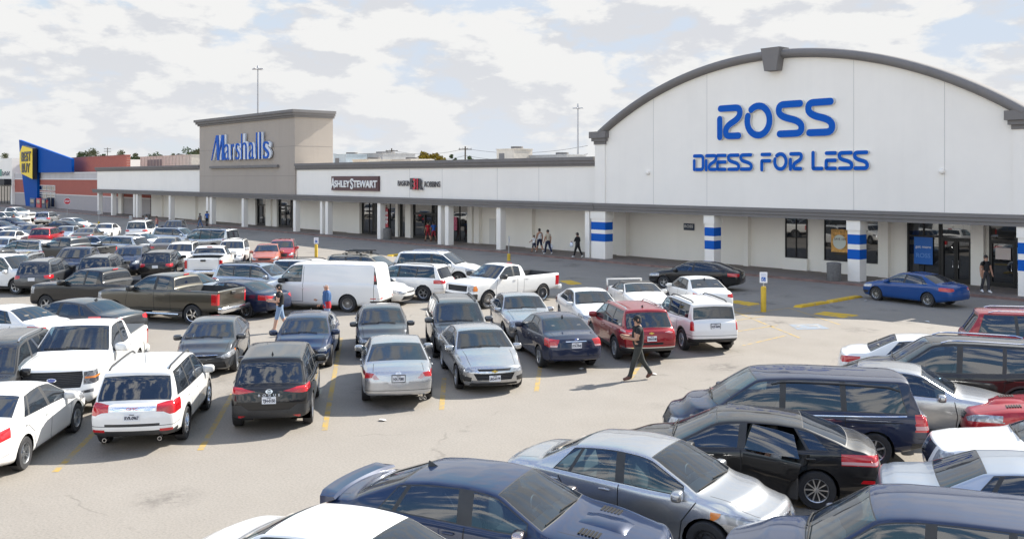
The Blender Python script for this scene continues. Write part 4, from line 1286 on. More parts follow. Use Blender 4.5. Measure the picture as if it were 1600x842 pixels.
for a, b in ((826, 836), (745, 753), (735.0, 742), (622, 626), (637.5, 646), (546, 566), (694, 700)):
    x0, x1 = px_x(a, YW), px_x(b, YW); m = MB(); m.box(x0, x1, YW-.34, YW-.002, .13, 3.398); m.build('wall_pier', STUCW, strip)
for a, b, c in ((566.8, 589.2, 2), (599.8, 621.2, 2), (626.4, 637, 1), (705.8, 732.8, 2)):
    window(strip, px_x(a, YW), px_x(b, YW), .14, 3.39, YW, c, ft=.08)
door(strip, px_x(646.8, YW), px_x(684, YW), YW, 2.5, 3.39)
m = MB(); x0, x1 = px_x(765, YW), px_x(775, YW); m.box(x0, x1, YW-.05, YW-.003, .135, 2.3); m.build('service_door', simple('service_door', (.66, .645, .61), .6), strip)
for p in (640, 691, 777, 842):
    x = px_x(p, YS); m = MB(); m.box(x-.012, x+.012, YS-.006, YS, 4.0, 6.55); m.build('wall_joint', MATS['joint'], strip)
finish(strip)
x0, x1 = px_x(601.8, YW), px_x(608, YW)
poster('tall red sale banner with white letters behind the dark shop window', x0, x1, .95, 2.75, simple('banner_red', (.5, .07, .09), .5))
bn = [o for o in bpy.data.objects if o.name.startswith('window_poster')][-1]
R_ = random.Random(3)
for zz, hh in ((2.15, .34), (1.72, .30), (1.28, .40)):
    for k in range(3):
        m = MB(); xa = x0+.12+k*(x1-x0-.2)/3; m.box(xa, xa+.10, YW-.134, YW-.130, zz, zz+hh); m.box(xa+.101, xa+.20, YW-.134, YW-.130, zz+hh*R_.uniform(.2, .7), zz+hh*.8)
        o = m.build('print_mark', PW, bn); o.location = -bn.location
x0, x1 = px_x(708.5, YW), px_x(716, YW); poster('pink printed poster low in the ice cream shop window', x0, x1, 1.1, 2.3, simple('poster_pink', (.38, .05, .11), .5, var=.6, vscale=6))
# brown sign board
YB = YS
a, b = px_x(520.7, YB), px_x(594.0, YB)
s = empty('store_sign', ((a+b)/2, YB, 4.5)); tag(s, 'dark maroon sign board with white capital letters on the white shop row', 'sign')
m = MB(); m.box(a, b, YB-.22, YB-.02, 4.52, 5.90); m.build('board', simple('maroon_board', (.085, .035, .04), .5), s)
WL = simple('sign_white', (.78, .78, .76), .45)
wall_text('letter', 'A', a+.05, a+.75, 4.70, 5.72, YB-.26, WL, .04, s, bold=.02)
wall_text('lettering', 'SHLEY', a+.72, a+3.6, 4.82, 5.50, YB-.26, WL, .04, s, bold=.03)
wall_text('letter', 'S', a+3.68, a+4.2, 4.66, 5.68, YB-.26, WL, .04, s, bold=.02)
wall_text('lettering', 'TEWART', a+4.22, b-.12, 4.82, 5.50, YB-.26, WL, .04, s, bold=.03)
finish(s)
a, b = px_x(623, YB), px_x(689, YB)
s = empty('store_sign', ((a+b)/2, YB, 4.9)); tag(s, 'dark grey letters with a red and grey monogram in the middle of the white wall', 'sign')
c, d = px_x(643.5, YB), px_x(663.5, YB)
DK = simple('sign_dark_grey', (.06, .055, .06), .5); RD = simple('sign_red', (.62, .02, .05), .4)
wall_text('lettering', 'BASKIN', a, c-.08, 5.02, 5.50, YB-.10, DK, .025, s, bold=.0)
wall_text('lettering', 'ROBBINS', d+.12, b, 4.96, 5.44, YB-.10, DK, .025, s, bold=.0)
mid = (c+d)/2
wall_text('monogram', 'B', c, mid+.1, 4.72, 5.72, YB-.16, DK, .05, s, bold=.03); wall_text('monogram', 'R', mid-.02, d, 4.70, 5.70, YB-.18, DK, .05, s, bold=.03)
wall_text('monogram', '31', mid-.36, mid+.34, 4.72, 5.70, YB-.28, RD, .03, s, bold=.02)
finish(s)

# ---- taupe tower
tw = empty('store_tower', (-103, 48, 0)); tag(tw, 'tall taupe tower with a heavy grey cornice rising over the shop row', 'store')
YT = 47.95
m = MB(); m.box(XT0, XT1, YT, 52.5, 3.985, 12.3); m.build('tower_wall', TAUPE, tw)
m = MB(); cornice(m, XT0, XT1, YT, 12.15, .78, .55, yb=52.6); m.build('cornice', TRIM, tw)
for z in (5.95, 9.1):
    m = MB(); m.box(XT0+.01, XT1+.008, YT-.008, 52.4, z-.018, z+.018); m.build('wall_joint', simple('taupe_joint', (.25, .23, .21), .9), tw)
m = MB(); fascia(m, XT0, XT1-.02, YC-.14); m.build('canopy_fascia', TRIM, tw)
m = MB(); m.box(XT0, XT1-.02, YC+.38, YW, 3.40, 3.52); m.build('soffit', SOFF, tw)
m = MB(); m.box(XT0, XT1-.12, YW, YW+.3, .13, 3.40); m.build('storefront_wall', STUCW, tw)
m = MB(); m.box(XT0, XT1, 52.6, 85, 3.6, 6.3); m.build('main_block', ROOF, tw)
for p in (377.5, 327.8, 322): column(tw, px_x(p, YC), .55, YC, .55)
for a, b in ((391, 403), (419, 427), (430, 436.5)):
    x0, x1 = px_x(a, YW), px_x(b, YW); m = MB(); m.box(x0, x1, YW-.34, YW-.002, .13, 3.398); m.build('wall_pier', STUCW, tw)
window(tw, px_x(385, YW), px_x(391, YW)-.02, .14, 3.39, YW, 1); door(tw, px_x(403, YW)+.02, px_x(419, YW)-.02, YW, 2.6, 3.39); door(tw, px_x(436.5, YW)+.02, px_x(457.5, YW), YW, 2.6, 3.39)
m = MB(); m.box(px_x(330.2, YT), px_x(436.3, YT), YT-.28, YT-.01, 6.88, 7.16); m.build('sign_ledge', TRIM, tw)
finish(tw)
s = empty('store_sign', (-103, YT, 7.8)); tag(s, 'tall narrow blue and silver letters on the taupe tower', 'sign')
SILV = simple('sign_silver', (.62, .66, .72), .4)
MX = [px_x(325+v/12.025, YT) for v in (100, 345, 360, 470, 490, 560, 570, 665, 680, 800, 820, 935, 960, 1000, 1025, 1065, 1090, 1225)]
def prm(nm, pl, y, d, mat):
    mm = MB(); mm.prism(pl, -(y+d), -y, T); return mm.build(nm, mat, s)
ZB, ZX, ZT_ = 7.85, 9.85, 10.85
def strokes_M():
    a, w = MX[0], MX[1]-MX[0]
    return [[(a, ZB), (a+.05*w, ZB), (a+.46*w, ZT_), (a+.38*w, ZT_)], [(a+.38*w, ZT_-.01), (a+.56*w, ZT_-.01), (a+.62*w, ZB), (a+.47*w, ZB)],
            [(a+.50*w, ZB+.02), (a+.56*w, ZB+.02), (a+.90*w, ZT_), (a+.82*w, ZT_)], [(a+.82*w, ZT_-.012), (a+.98*w, ZT_-.012), (a+1.0*w, ZB), (a+.84*w, ZB)]]
for k, pl_ in enumerate(strokes_M()):
    prm('letter_stroke', [(x+.42, z+.02) for x, z in pl_], YT-.20-.004*k, .18, SILV); prm('letter_stroke', pl_, YT-.30-.004*k, .07, SIGNB)
def lower(ch, a, b, z0, z1, k):
    wall_text('letter', ch, a+.42, b+.42, z0, z1, YT-.22-.003*k, SILV, .10, s, bold=.03); wall_text('letter', ch, a, b, z0, z1, YT-.36-.003*k, SIGNB, .03, s, bold=-.012)
for k, (ch, i, zt) in enumerate((('a', 2, 9.72), ('r', 4, 9.72), ('s', 6, 9.75), ('h', 8, 10.8), ('a', 10, 9.75), ('l', 12, 10.8), ('l', 14, 10.82), ('s', 16, 9.75))):
    lower(ch, MX[i], MX[i+1]-.25, 7.84, zt, k)
finish(s)

# ---- white row left of the tower
lw = empty('shop_row', (-135, 48, 0)); tag(lw, 'short white shop row with grey cornice between the taupe tower and the brick store', 'shop row')
XL0 = -155.5
m = MB(); m.box(XL0, XT0-.02, YS, YS+.5, 3.985, 7.0); m.build('upper_wall', STUC, lw)
m = MB(); cornice(m, XL0-.2, XT0-.02, YS, 6.75, .62, .35, sides=False, yb=YS+.9); m.build('cornice', TRIM, lw)
m = MB(); fascia(m, XL0-.5, XT0-.02, YC-.14); m.build('canopy_fascia', TRIM, lw)
m = MB(); m.box(XL0-.5, XT0-.02, YC+.38, YW, 3.40, 3.52); m.build('soffit', SOFF, lw)
m = MB(); m.box(-140.5, XT0-.02, YW, YW+.3, .13, 3.40); m.build('storefront_wall', STUCW, lw)
m = MB(); m.box(XL0+8, XT0-.02, YS+.51, 85, 3.53, 6.6); m.build('main_block', ROOF, lw)
for p in (263.5, 212.5, 208, 173.5, 152.2): column(lw, px_x(p, YC), .6, YC, .6)
for a, b in ((247, 256), (304, 309), (188, 193)):
    x0, x1 = px_x(a, YW), px_x(b, YW); m = MB(); m.box(x0, x1, YW-.34, YW-.002, .13, 3.398); m.build('wall_pier', STUCW, lw)
finish(lw)

# ---- brick electronics store far left
YBB = 51.2
bb = empty('brick_store', (-190, 50, 0)); tag(bb, 'red brick and grey block store with a slanted blue entrance wedge far left', 'store')
X0, X1 = -219, -141
for nm, z0, z1, mt, pr in (('base_wall', .13, 2.6, GREYBLK, 0), ('brick_wall', 2.75, 5.4, REDBRK, 0.0), ('band_wall', 5.6, 6.55, simple('band_grey', (.50, .475, .47), .85, var=.08, vscale=.5), 0)):
    m = MB(); m.box(X0, X1 if z0 < 3 else XL0-.6 if z0 > 3.5 else X1, YBB, YBB+.4, z0, z1); m.build(nm, mt, bb)
LST = simple('limestone_band', (.66, .64, .62), .7)
for z0, z1 in ((2.6, 2.75), (5.4, 5.6), (6.55, 6.75)):
    m = MB(); m.box(X0-.05, X1 if z0 < 3 else XL0-.6, YBB-.08, YBB+.42, z0, z1); m.build('stone_band', LST, bb)
m = MB(); m.box(X0, -157, YBB+2.0, YBB+2.6, 6.56, 9.35); m.build('upper_block', REDBRK, bb)
m = MB(); m.box(X0-.02, -156.95, YBB+1.95, YBB+2.65, 9.35, 9.5); m.build('parapet_cap', simple('brick_cap', (.34, .12, .1), .8), bb)
m = MB(); m.box(X0+.4, -150, YBB+.41, YBB+1.99, 6.3, 6.56); m.build('roof', ROOF, bb)
BLUEW = simple('entrance_blue', (.002, .075, .34), .7, spec=.1)
bx = lambda p: px_x(p, YBB-.55)
m = MB(); m.prism([(bx(40.2), .13), (bx(58), .13), (bx(58), 6.75), (bx(111.7), 6.75), (bx(111.7), 9.1), (bx(29.6), 13.55), (bx(31), 10.2)], -(YBB-.09), -(YBB-.55), T); m.build('blue_wedge', BLUEW, bb)
xa, xb = px_x(60, YBB), px_x(86.5, YBB)
f = window(bb, xa, xb, 3.3, 4.35, YBB, 4, WFRAME, bars=(), ft=.12); f = window(bb, xa, xb, .15, 3.1, YBB, 4, WFRAME, ft=.14, bars=(2.2,))
finish(bb)
s = empty('store_sign', (-207, YBB-1, 6)); tag(s, 'yellow price tag shaped sign with black words on the blue wedge', 'sign')
xa, xb = px_x(31.0, YBB-1.6), px_x(50.6, YBB-1.6)
yt = YBB-1.65
m = MB(); m.prism([(xa+1.2, 6.6), (xb, 5.55), (xb, 11.35), (xa+1.9, 12.1), (xa, 10.8), (xa-.1, 8.2)], -(yt+.85), -yt-.02, T); m.cur = 1
m.prism([(xa+1.15, 6.5), (xb+.05, 5.45), (xb+.05, 11.45), (xa+1.9, 12.2), (xa-.05, 10.85), (xa-.2, 8.15)], -(yt+.86), -yt-.06, T)
m.build('tag_board', [simple('tag_yellow', (.88, .64, .04), .5, spec=.2), simple('tag_black', (.02, .02, .022), .4)], s)
BLK = simple('sign_black', (.05, .045, .03), .5)
wall_text('lettering', 'BEST', xa+1.6, xb-.7, 8.95, 10.9, yt-.06, BLK, .03, s, bold=.03); wall_text('lettering', 'BUY', xa+1.9, xb-1.4, 6.75, 8.6, yt-.06, BLK, .03, s, bold=.03)
finish(s)
# ---- pale store at the left edge
le = empty('store_building', (-226, 50, 0)); tag(le, 'pale rendered store with a black awning at the far left edge', 'store')
m = MB(); m.box(-260, -219.05, YBB-.5, 85, .13, 9.9); m.build('wall', STUC, le)
m = MB(); m.box(-236, -219.6, YBB-1.9, YBB-.51, 4.2, 5.5); m.build('awning', simple('awning_black', (.015, .017, .022), .7), le)
window(le, -233, -220.3, .14, 4.1, YBB-.5, 5, ft=.15)
finish(le)
s = empty('store_sign', (-226, YBB-.5, 6.3)); tag(s, 'small sign with a green leaf mark and dark letters over the black awning', 'sign')
m = MB(); m.box(-229.6, -227.8, YBB-.62, YBB-.52, 6.1, 7.6); m.build('mark', simple('leaf_green', (.05, .25, .2), .5), s)
for k in range(6):
    m = MB(); m.box(-227.2+k*1.1, -226.8+k*1.1, YBB-.58, YBB-.52, 6.2, 7.15-.2*(k % 2)); m.box(-226.79+k*1.1, -226.4+k*1.1, YBB-.58, YBB-.52, 6.2+.3*(k % 3), 6.5+.3*(k % 3)); m.build('letter', simple('sign_slate', (.08, .1, .13), .5), s)
finish(s)
# ------------------------------------------------------------------ particular models
E1, EM = dict(e=-1, d=.6, lod=3), dict(e=-1, mir=False, lod=3)
def red_reflectors(z, y0=.55, y1=.8): return ('reflector', RED, 'x', [(y0, z+.03), (y1, z+.03), (y1, z-.03), (y0, z-.03)], dict(e=-1))
sedan('camry_like', L=4.85, H=1.47, deck=1.10, tail=1.0, rim='split5', rear=[
    ('tail_light', RED, 'x', [(.50, .93), (.66, .95), (.95, 1.02), (.95, .80), (.78, .79), (.60, .83)], E1)])
suv('terrain_like', L=4.70, W=1.85, H=1.70, tail=1.06, rt=.38, rim='spoke5', rimmat=CHROME, exhaust=(.55, -.55), rear=[
    ('tail_light', RED, 'x', [(.48, 1.02), (.66, 1.06), (.96, 1.08), (.96, .82), (.74, .81), (.62, .87), (.48, .88)], E1),
    ('trim_bar', CHROME, 'x', [(-.46, .99), (.46, .99), (.46, .90), (-.46, .90)], EM), red_reflectors(.50),
    ('step_pad', PLAST, 'x', [(-.55, .645), (.55, .645), (.55, .60), (-.55, .60)], EM)])
suv('rogue_like', L=4.65, W=1.84, H=1.70, tail=1.10, rt=.42, rim='split5', clad=.46, rear=[
    ('tail_light', RED, 'x', [(.30, .99), (.60, 1.06), (.96, 1.10), (.96, .95), (.70, .93), (.52, .95)], E1), red_reflectors(.42, .5, .68),
    ('lower_bumper', PLAST, 'x', [(-.95, .66), (-.62, .70), (-.45, .58), (.45, .58), (.62, .70), (.95, .66), (.95, .2), (-.95, .2)], dict(e=-1, mir=False, d=.5))])
sedan('mazda_like', L=4.92, W=1.84, H=1.47, deck=1.06, tail=.97, rgt=-1.0, rgb=-1.86, rim='multi', exhaust=(-.55, -.65), rear=[
    ('tail_light', RED, 'x', [(.60, .90), (.95, .94), (.95, .78), (.66, .80)], E1), ('reverse_light', REDC, 'x', [(.47, .77), (.595, .895), (.655, .80), (.58, .755)], E1)])
sedan('malibu_like', L=4.92, W=1.85, H=1.46, rgt=-1.05, rgb=-1.95, deck=1.06, nose=.78, rim='split5', front=[
    ('headlight', HEAD, 'x', [(.50, .655), (.66, .585), (.95, .64), (.95, .77), (.72, .72)], dict(e=1, d=.8, lod=3)),
    ('upper_grille', GRILLE, 'x', [(-.46, .69), (.46, .69), (.42, .635), (-.42, .635)], dict(e=1, mir=False)),
    ('grille', GRILLE, 'x', [(-.56, .575), (.56, .575), (.46, .40), (-.46, .40)], dict(e=1, mir=False, lod=3)),
    ('chrome_strip', CHROME, 'x', [(-.50, .618), (.50, .618), (.50, .60), (-.50, .60)], dict(e=1, mir=False)),
    ('fog_light', PLAST, 'x', [(.60, .47), (.86, .52), (.84, .36), (.62, .36)], dict(e=1)),
    ('lower_grille', GRILLE, 'x', [(-.62, .32), (.62, .32), (.66, .25), (-.66, .25)], dict(e=1, mir=False))])
sedan('old_camry_like', L=4.80, W=1.80, H=1.48, hood=1.0, deck=1.10, tail=1.01, rgt=-.92, rgb=-1.68, rim='spoke6', sig=.06, rear=[
    ('tail_light', RED, 'x', [(.50, .97), (.95, 1.0), (.95, .76), (.60, .76)], E1), ('reverse_light', REDC, 'x', [(.56, .81), (.78, .81), (.78, .765), (.585, .765)], dict(e=-1, d=.6, over=1)),
    ('trim_bar', CHROME, 'x', [(-.32, .93), (.32, .93), (.32, .905), (-.32, .905)], EM)])
suv('equinox_like', L=4.65, W=1.84, H=1.66, tail=1.06, rt=.42, rim='multi', rimmat=ALU, railchrome=1, clad=.44, rear=[
    ('tail_light', RED, 'x', [(.40, .96), (.62, 1.02), (.96, 1.08), (.96, .94), (.72, .90)], E1), ('clear_light', REDC, 'x', [(.44, .965), (.60, .995), (.74, .95), (.66, .925)], dict(e=-1, over=1)),
    ('clear_light', REDC, 'x', [(.78, 1.02), (.92, 1.05), (.92, .99), (.8, .965)], dict(e=-1, over=1)),
    ('chrome_strip', CHROME, 'x', [(-.95, .52), (.95, .52), (.95, .49), (-.95, .49)], dict(e=-1, mir=False)), ('grille', GRILLE, 'x', [(-.4, .66), (.4, .66), (.36, .60), (-.36, .60)], EM)])
suv('boxy_like', L=4.41, W=1.76, H=1.67, wb=2.635, hood=1.12, nose=1.0, tail=1.08, rt=.14, wst=.55, wsb=1.08, wr=.72, rim='spoke5', sig=.045, clad=.42, exhaust=(-.6,), bowf=.12, bowr=.05, rear=[
    ('tail_light', RED, 'x', [(.72, 1.06), (.93, 1.06), (.93, .76), (.72, .76)], dict(e=-1, d=.25, lod=3))])
pickup('new_pickup', L=5.9, cover=True, rim='spoke6', rimmat=DALU, bumper=simple('white_bumper', (.75, .75, .74), .35, coat=1), front=[
    ('headlight', HEADD, 'x', [(.70, 1.10), (.70, .80), (1.03, .82), (1.03, 1.14)], dict(e=1, d=.45, lod=3)),
    ('grille', GRILLE, 'x', [(-.67, 1.12), (.67, 1.12), (.69, .98), (.64, .74), (-.64, .74), (-.69, .98)], dict(e=1, mir=False, lod=3)),
    ('lower_grille', PLAST, 'x', [(-.62, .60), (.62, .60), (.78, .38), (-.78, .38)], dict(e=1, mir=False)),
    ('fog_light', HEADD, 'x', [(.66, .66), (.92, .70), (.92, .62), (.70, .60)], dict(e=1)),
    ('marker', AMBER, 'x', [(.73, .985), (1.0, .985), (1.0, .94), (.73, .94)], dict(e=1, over=1))])
pickup('big_pickup', L=5.82, W=2.02, H=1.91, rim='spoke5', rimmat=CHROME, step=True)
pickup('gm_pickup', L=5.85, W=2.03, H=1.87, ext=True, cab=-.62, rim='spoke5')
pickup('old_pickup', L=5.6, W=2.0, H=1.85, wb=3.5, ext=True, cab=-.45, hood=1.25, nose=1.14, rail=1.28, rim='wire', rimmat=CHROME, tyre=.68, bumper=simple('white_bumper', (.75, .75, .74), .35, coat=1), front=[
    ('headlight', HEAD, 'x', [(.66, 1.04), (.66, .80), (1.02, .80), (1.02, 1.07)], dict(e=1, d=.4, lod=3)), ('marker', AMBER, 'x', [(.90, 1.03), (1.02, 1.05), (1.02, .82), (.90, .82)], dict(e=1, d=.4, over=1)),
    ('grille', GRILLE, 'x', [(-.62, 1.05), (.62, 1.05), (.60, .80), (-.60, .80)], dict(e=1, mir=False, lod=3)), ('lower_bumper', PLAST, 'x', [(-1.0, .70), (1.0, .70), (1.0, .3), (-1.0, .3)], dict(e=1, mir=False, d=.4))])
sedan('civic_like', L=4.56, W=1.76, H=1.43, wb=2.67, wst=.55, wsb=1.38, hood=.97, nose=.76, rgt=-.95, rgb=-1.66, rim='split5', deck=1.07, front=[
    ('headlight', HEAD, 'x', [(.42, .60), (.60, .54), (.92, .60), (.92, .75), (.70, .70)], dict(e=1, d=.85, lod=3)), ('marker', AMBER, 'x', [(.80, .73), (.92, .75), (.92, .66), (.82, .66)], dict(e=1, d=.85, over=1)),
    ('grille', GRILLE, 'x', [(-.42, .655), (.42, .655), (.38, .58), (-.38, .58)], dict(e=1, mir=False, lod=3)), ('trim_bar', CHROME, 'x', [(-.42, .67), (.42, .67), (.42, .656), (-.42, .656)], dict(e=1, mir=False)),
    ('lower_grille', GRILLE, 'x', [(-.62, .46), (.62, .46), (.66, .28), (-.66, .28)], dict(e=1, mir=False))])
sedan('sport_hatch_like', L=4.52, W=1.80, H=1.43, wb=2.70, wst=.52, wsb=1.36, hood=.97, nose=.77, rgt=-1.25, rgb=-2.0, deck=1.06, rim='split5', rimmat=DALU, front=[
    ('headlight', HEADD, 'x', [(.42, .66), (.62, .60), (.95, .64), (.95, .76), (.70, .72)], dict(e=1, d=.8, lod=3)), ('marker', AMBER, 'x', [(.86, .73), (.95, .74), (.95, .68), (.86, .68)], dict(e=1, d=.8, over=1)),
    ('grille', GRILLE, 'x', [(-.44, .69), (.44, .69), (.60, .50), (.5, .30), (-.5, .30), (-.60, .50)], dict(e=1, mir=False, lod=3)), ('fog_light', PLAST, 'x', [(.66, .50), (.90, .54), (.88, .30), (.68, .30)], dict(e=1)), ('fog_lamp', HEAD, 'x', [(.74, .42), (.82, .42), (.82, .35), (.74, .35)], dict(e=1, over=1))])
sedan('compact_like', L=4.62, W=1.76, H=1.49, wb=2.70, wst=.45, wsb=1.30, hood=1.0, nose=.79, rgt=-.92, rgb=-1.62, deck=1.09, tail=1.0, rim='multi', front=[
    ('headlight', HEAD, 'x', [(.48, .66), (.66, .58), (.92, .62), (.92, .78), (.74, .74)], dict(e=1, d=.85, lod=3)), ('grille', GRILLE, 'x', [(-.36, .69), (.36, .69), (.26, .46), (-.26, .46)], dict(e=1, mir=False, lod=3)),
    ('v_trim', CHROME, 'x', [(-.42, .695), (-.37, .695), (-.265, .455), (-.31, .455)], dict(e=1, mir=True)), ('lower_grille', GRILLE, 'x', [(-.5, .38), (.5, .38), (.56, .27), (-.56, .27)], dict(e=1, mir=False)), ('fog_light', PLAST, 'x', [(.62, .45), (.82, .47), (.8, .33), (.66, .33)], dict(e=1))])
suv('wagon_like', L=4.86, W=1.87, H=1.68, wb=2.745, hood=1.06, nose=.90, tail=1.04, rt=.45, wst=.55, wsb=1.38, rim='split5', rimmat=DALU, clad=.45, archtrim=.07, front=[
    ('headlight', HEAD, 'x', [(.52, .80), (.66, .68), (.95, .72), (.95, .88), (.76, .85)], dict(e=1, d=.7, lod=3)), ('grille', GRILLE, 'x', [(-.46, .82), (.46, .82), (.50, .72), (.38, .60), (-.38, .60), (-.50, .72)], dict(e=1, mir=False, lod=3)),
    ('lower_grille', PLAST, 'x', [(-.9, .50), (.9, .50), (.9, .26), (-.9, .26)], dict(e=1, mir=False)), ('fog_light', PLAST, 'x', [(.62, .64), (.92, .66), (.92, .48), (.66, .48)], dict(e=1))])
sedan('boxy_sedan_like', L=4.86, W=1.85, H=1.49, hood=1.03, nose=.86, sig=.055, wst=.42, wsb=1.16, deck=1.10, tail=1.02, rim='multi', bowf=.18, front=[
    ('headlight', HEAD, 'x', [(.52, .80), (.52, .60), (.93, .62), (.93, .84)], dict(e=1, d=.6, lod=3)), ('grille', GRILLE, 'x', [(-.45, .79), (.45, .79), (.40, .62), (-.40, .62)], dict(e=1, mir=False, lod=3)), ('crossbar_trim', CHROME, 'x', [(-.45, .715), (.45, .715), (.45, .695), (-.45, .695)], dict(e=1, mir=False, over=1)),
    ('lower_grille', GRILLE, 'x', [(-.45, .42), (.45, .42), (.5, .28), (-.5, .28)], dict(e=1, mir=False))])
sedan('accord_like', L=4.86, W=1.82, H=1.45, rim='multi', tail=1.0, rear=[('tail_light', RED, 'x', [(.45, .90), (.95, .99), (.95, .76), (.72, .76)], E1)])
# foreground cars
def charger_extra(car, mod, pm):
    def sp():
        m = MB(); xr = mod['xr']
        n = 14; vs = []; 
        for i in range(n+1):
            y = -.86+1.72*i/n; b = .12*(abs(y)/.86)**2.2; e = .05 if abs(y) > .8 else 0
            vs += [(xr+.30+b*.9, y, 1.04), (xr+.26+b, y, 1.085-e*.3), (xr+.05+b, y, 1.115-e), (xr+.02+b, y, 1.11-e), (xr+.02+b, y, .99-e)]
        fs = []
        for i in range(n):
            for k in range(5): fs.append((i*5+k, i*5+(k+1) % 5, (i+1)*5+(k+1) % 5, (i+1)*5+k))
        fs += [tuple(range(5)), tuple(range(n*5, n*5+5))]
        m.add(vs, fs); return m.mesh('rear_spoiler', PLAST, True)
    setm = sobj('rear_spoiler', shared('chsp', sp), car); setmat(setm, pm)
    def scoop():
        m = MB(); pts = []
        prof = [(1.35, .0), (1.55, .035), (1.9, .05), (2.02, .03), (2.06, -.02)]
        vs = []
        for x, dz in prof:
            for y, k in ((-.24, 0), (-.18, 1), (.18, 1), (.24, 0)):
                l_, n_ = surf(mod, (x, y, 3), (0, 0, -1)); vs.append((x, y, l_.z+dz*k-.004))
        fs = [(i*4+j, i*4+j+1, i*4+j+5, i*4+j+4) for i in range(4) for j in range(3)]
        m.add(vs, fs); return m.mesh('hood_scoop', PLAST, True)
    o = sobj('hood_scoop', shared('chsc', scoop), car); setmat(o, pm)
    for sd in (1, -1):
        def vent(sd=sd):
            m = MB()
            for i in range(6):
                x = 1.50+i*.05; l_, n_ = surf(mod, (x, sd*.48, 3), (0, 0, -1)); m.box(x-.016, x+.016, sd*.48-.10, sd*.48+.10, l_.z-.01, l_.z+.012)
            return m.mesh('hood_vent', GAP)
        sobj('hood_vent', shared(('chv', sd), vent), car)
sedan('muscle_sedan', L=5.04, W=1.90, H=1.48, wb=3.05, fo=.98, hood=1.04, nose=.86, deck=1.09, tail=1.0, wst=.42, wsb=1.18, rgt=-1.15, rgb=-2.05, sig=.06, rim='split5', rimmat=DALU, wheel=.35, tint=1, extra=charger_extra,
    wins=[((-1.50, -1.12), (-1.24, -1.0)), ((-1.20, -.97), (-.16, -.22)), ((.04, -.02), (.88, .84), 1)], bowf=.22)
sedan('sentra_like', L=4.63, W=1.76, H=1.495, wb=2.70, fo=.93, hood=1.02, nose=.82, deck=1.10, tail=1.0, wst=.48, wsb=1.34, rgt=-.95, rgb=-1.62, rim='steel', rimmat=STEEL, tint=0, light_seats=True,
    wins=[((-1.30, -.85), (-.98, -.74)), ((-.95, -.72), (-.10, -.16)), ((.02, -.04), (1.02, .98), 1)], front=[
    ('headlight', HEAD, 'x', [(.48, .72), (.60, .64), (.92, .66), (.92, .82), (.74, .79)], dict(e=1, d=.95, lod=3)), ('marker', AMBER, 'x', [(.80, .80), (.92, .82), (.92, .67), (.84, .67)], dict(e=1, d=.95, over=1)),
    ('grille', CHROME, 'x', [(-.40, .71), (.40, .71), (.30, .52), (-.30, .52)], dict(e=1, mir=False, lod=3)), ('lower_grille', GRILLE, 'x', [(-.5, .38), (.5, .38), (.56, .27), (-.56, .27)], dict(e=1, mir=False))])
def open_door(car, mod, pm):
    h = Vector((-.10, .86, 0)); M = Matrix.Translation(h) @ Matrix.Rotation(RAD(-31), 4, 'Z') @ Matrix.Translation(-h)
    for c in car.children:
        if c.name.split('.')[0] in ('rear_door', 'rear_door_window'): c.matrix_local = M
    ins = MB(); ins.rbox(-1.12, -.12, .80, .86, .30, .90, .02); o = ins.build('door_lining', PLAST, car); o.matrix_local = M
sedan('open_door_sedan', L=4.85, W=1.86, H=1.455, wb=2.805, fo=.95, hood=1.0, nose=.80, deck=1.09, tail=1.0, rgt=-1.15, rgb=-2.05, rim='multi', rimmat=ALU, wheel=.335, exhaust=None, extra=open_door,
    wins=[((-1.62, -1.16), (-1.24, -.95)), ((-1.20, -.93), (-.12, -.17), 0, 'rear_door_window'), ((.0, -.05), (.92, .88))], rear=[
    ('tail_light', RED, 'x', [(.40, .90), (.95, 1.0), (.95, .80), (.74, .78), (.55, .84)], dict(e=-1, d=.75)), ('clear_light', REDC, 'x', [(.60, .85), (.90, .86), (.90, .81), (.74, .80)], dict(e=-1, over=1, d=.75)), red_reflectors(.52, .6, .85)],
    extra_feat=[('rear_door', 'PAINT', 'y', [(-.11, .95), (-.11, .30), (-1.0, .30), (-1.10, .44), (-1.16, .66), (-1.22, .95)], {}),
                ('rear_door', 'PAINT', 'y', [(-.13, 1.5), (-.11, .95), (-1.22, .95), (-.90, 1.5)], dict(mir=False)) if False else ('bumper_gap', GAP, 'x', [(-.9, .62), (.9, .62), (.9, .61), (-.9, .61)], EM)])
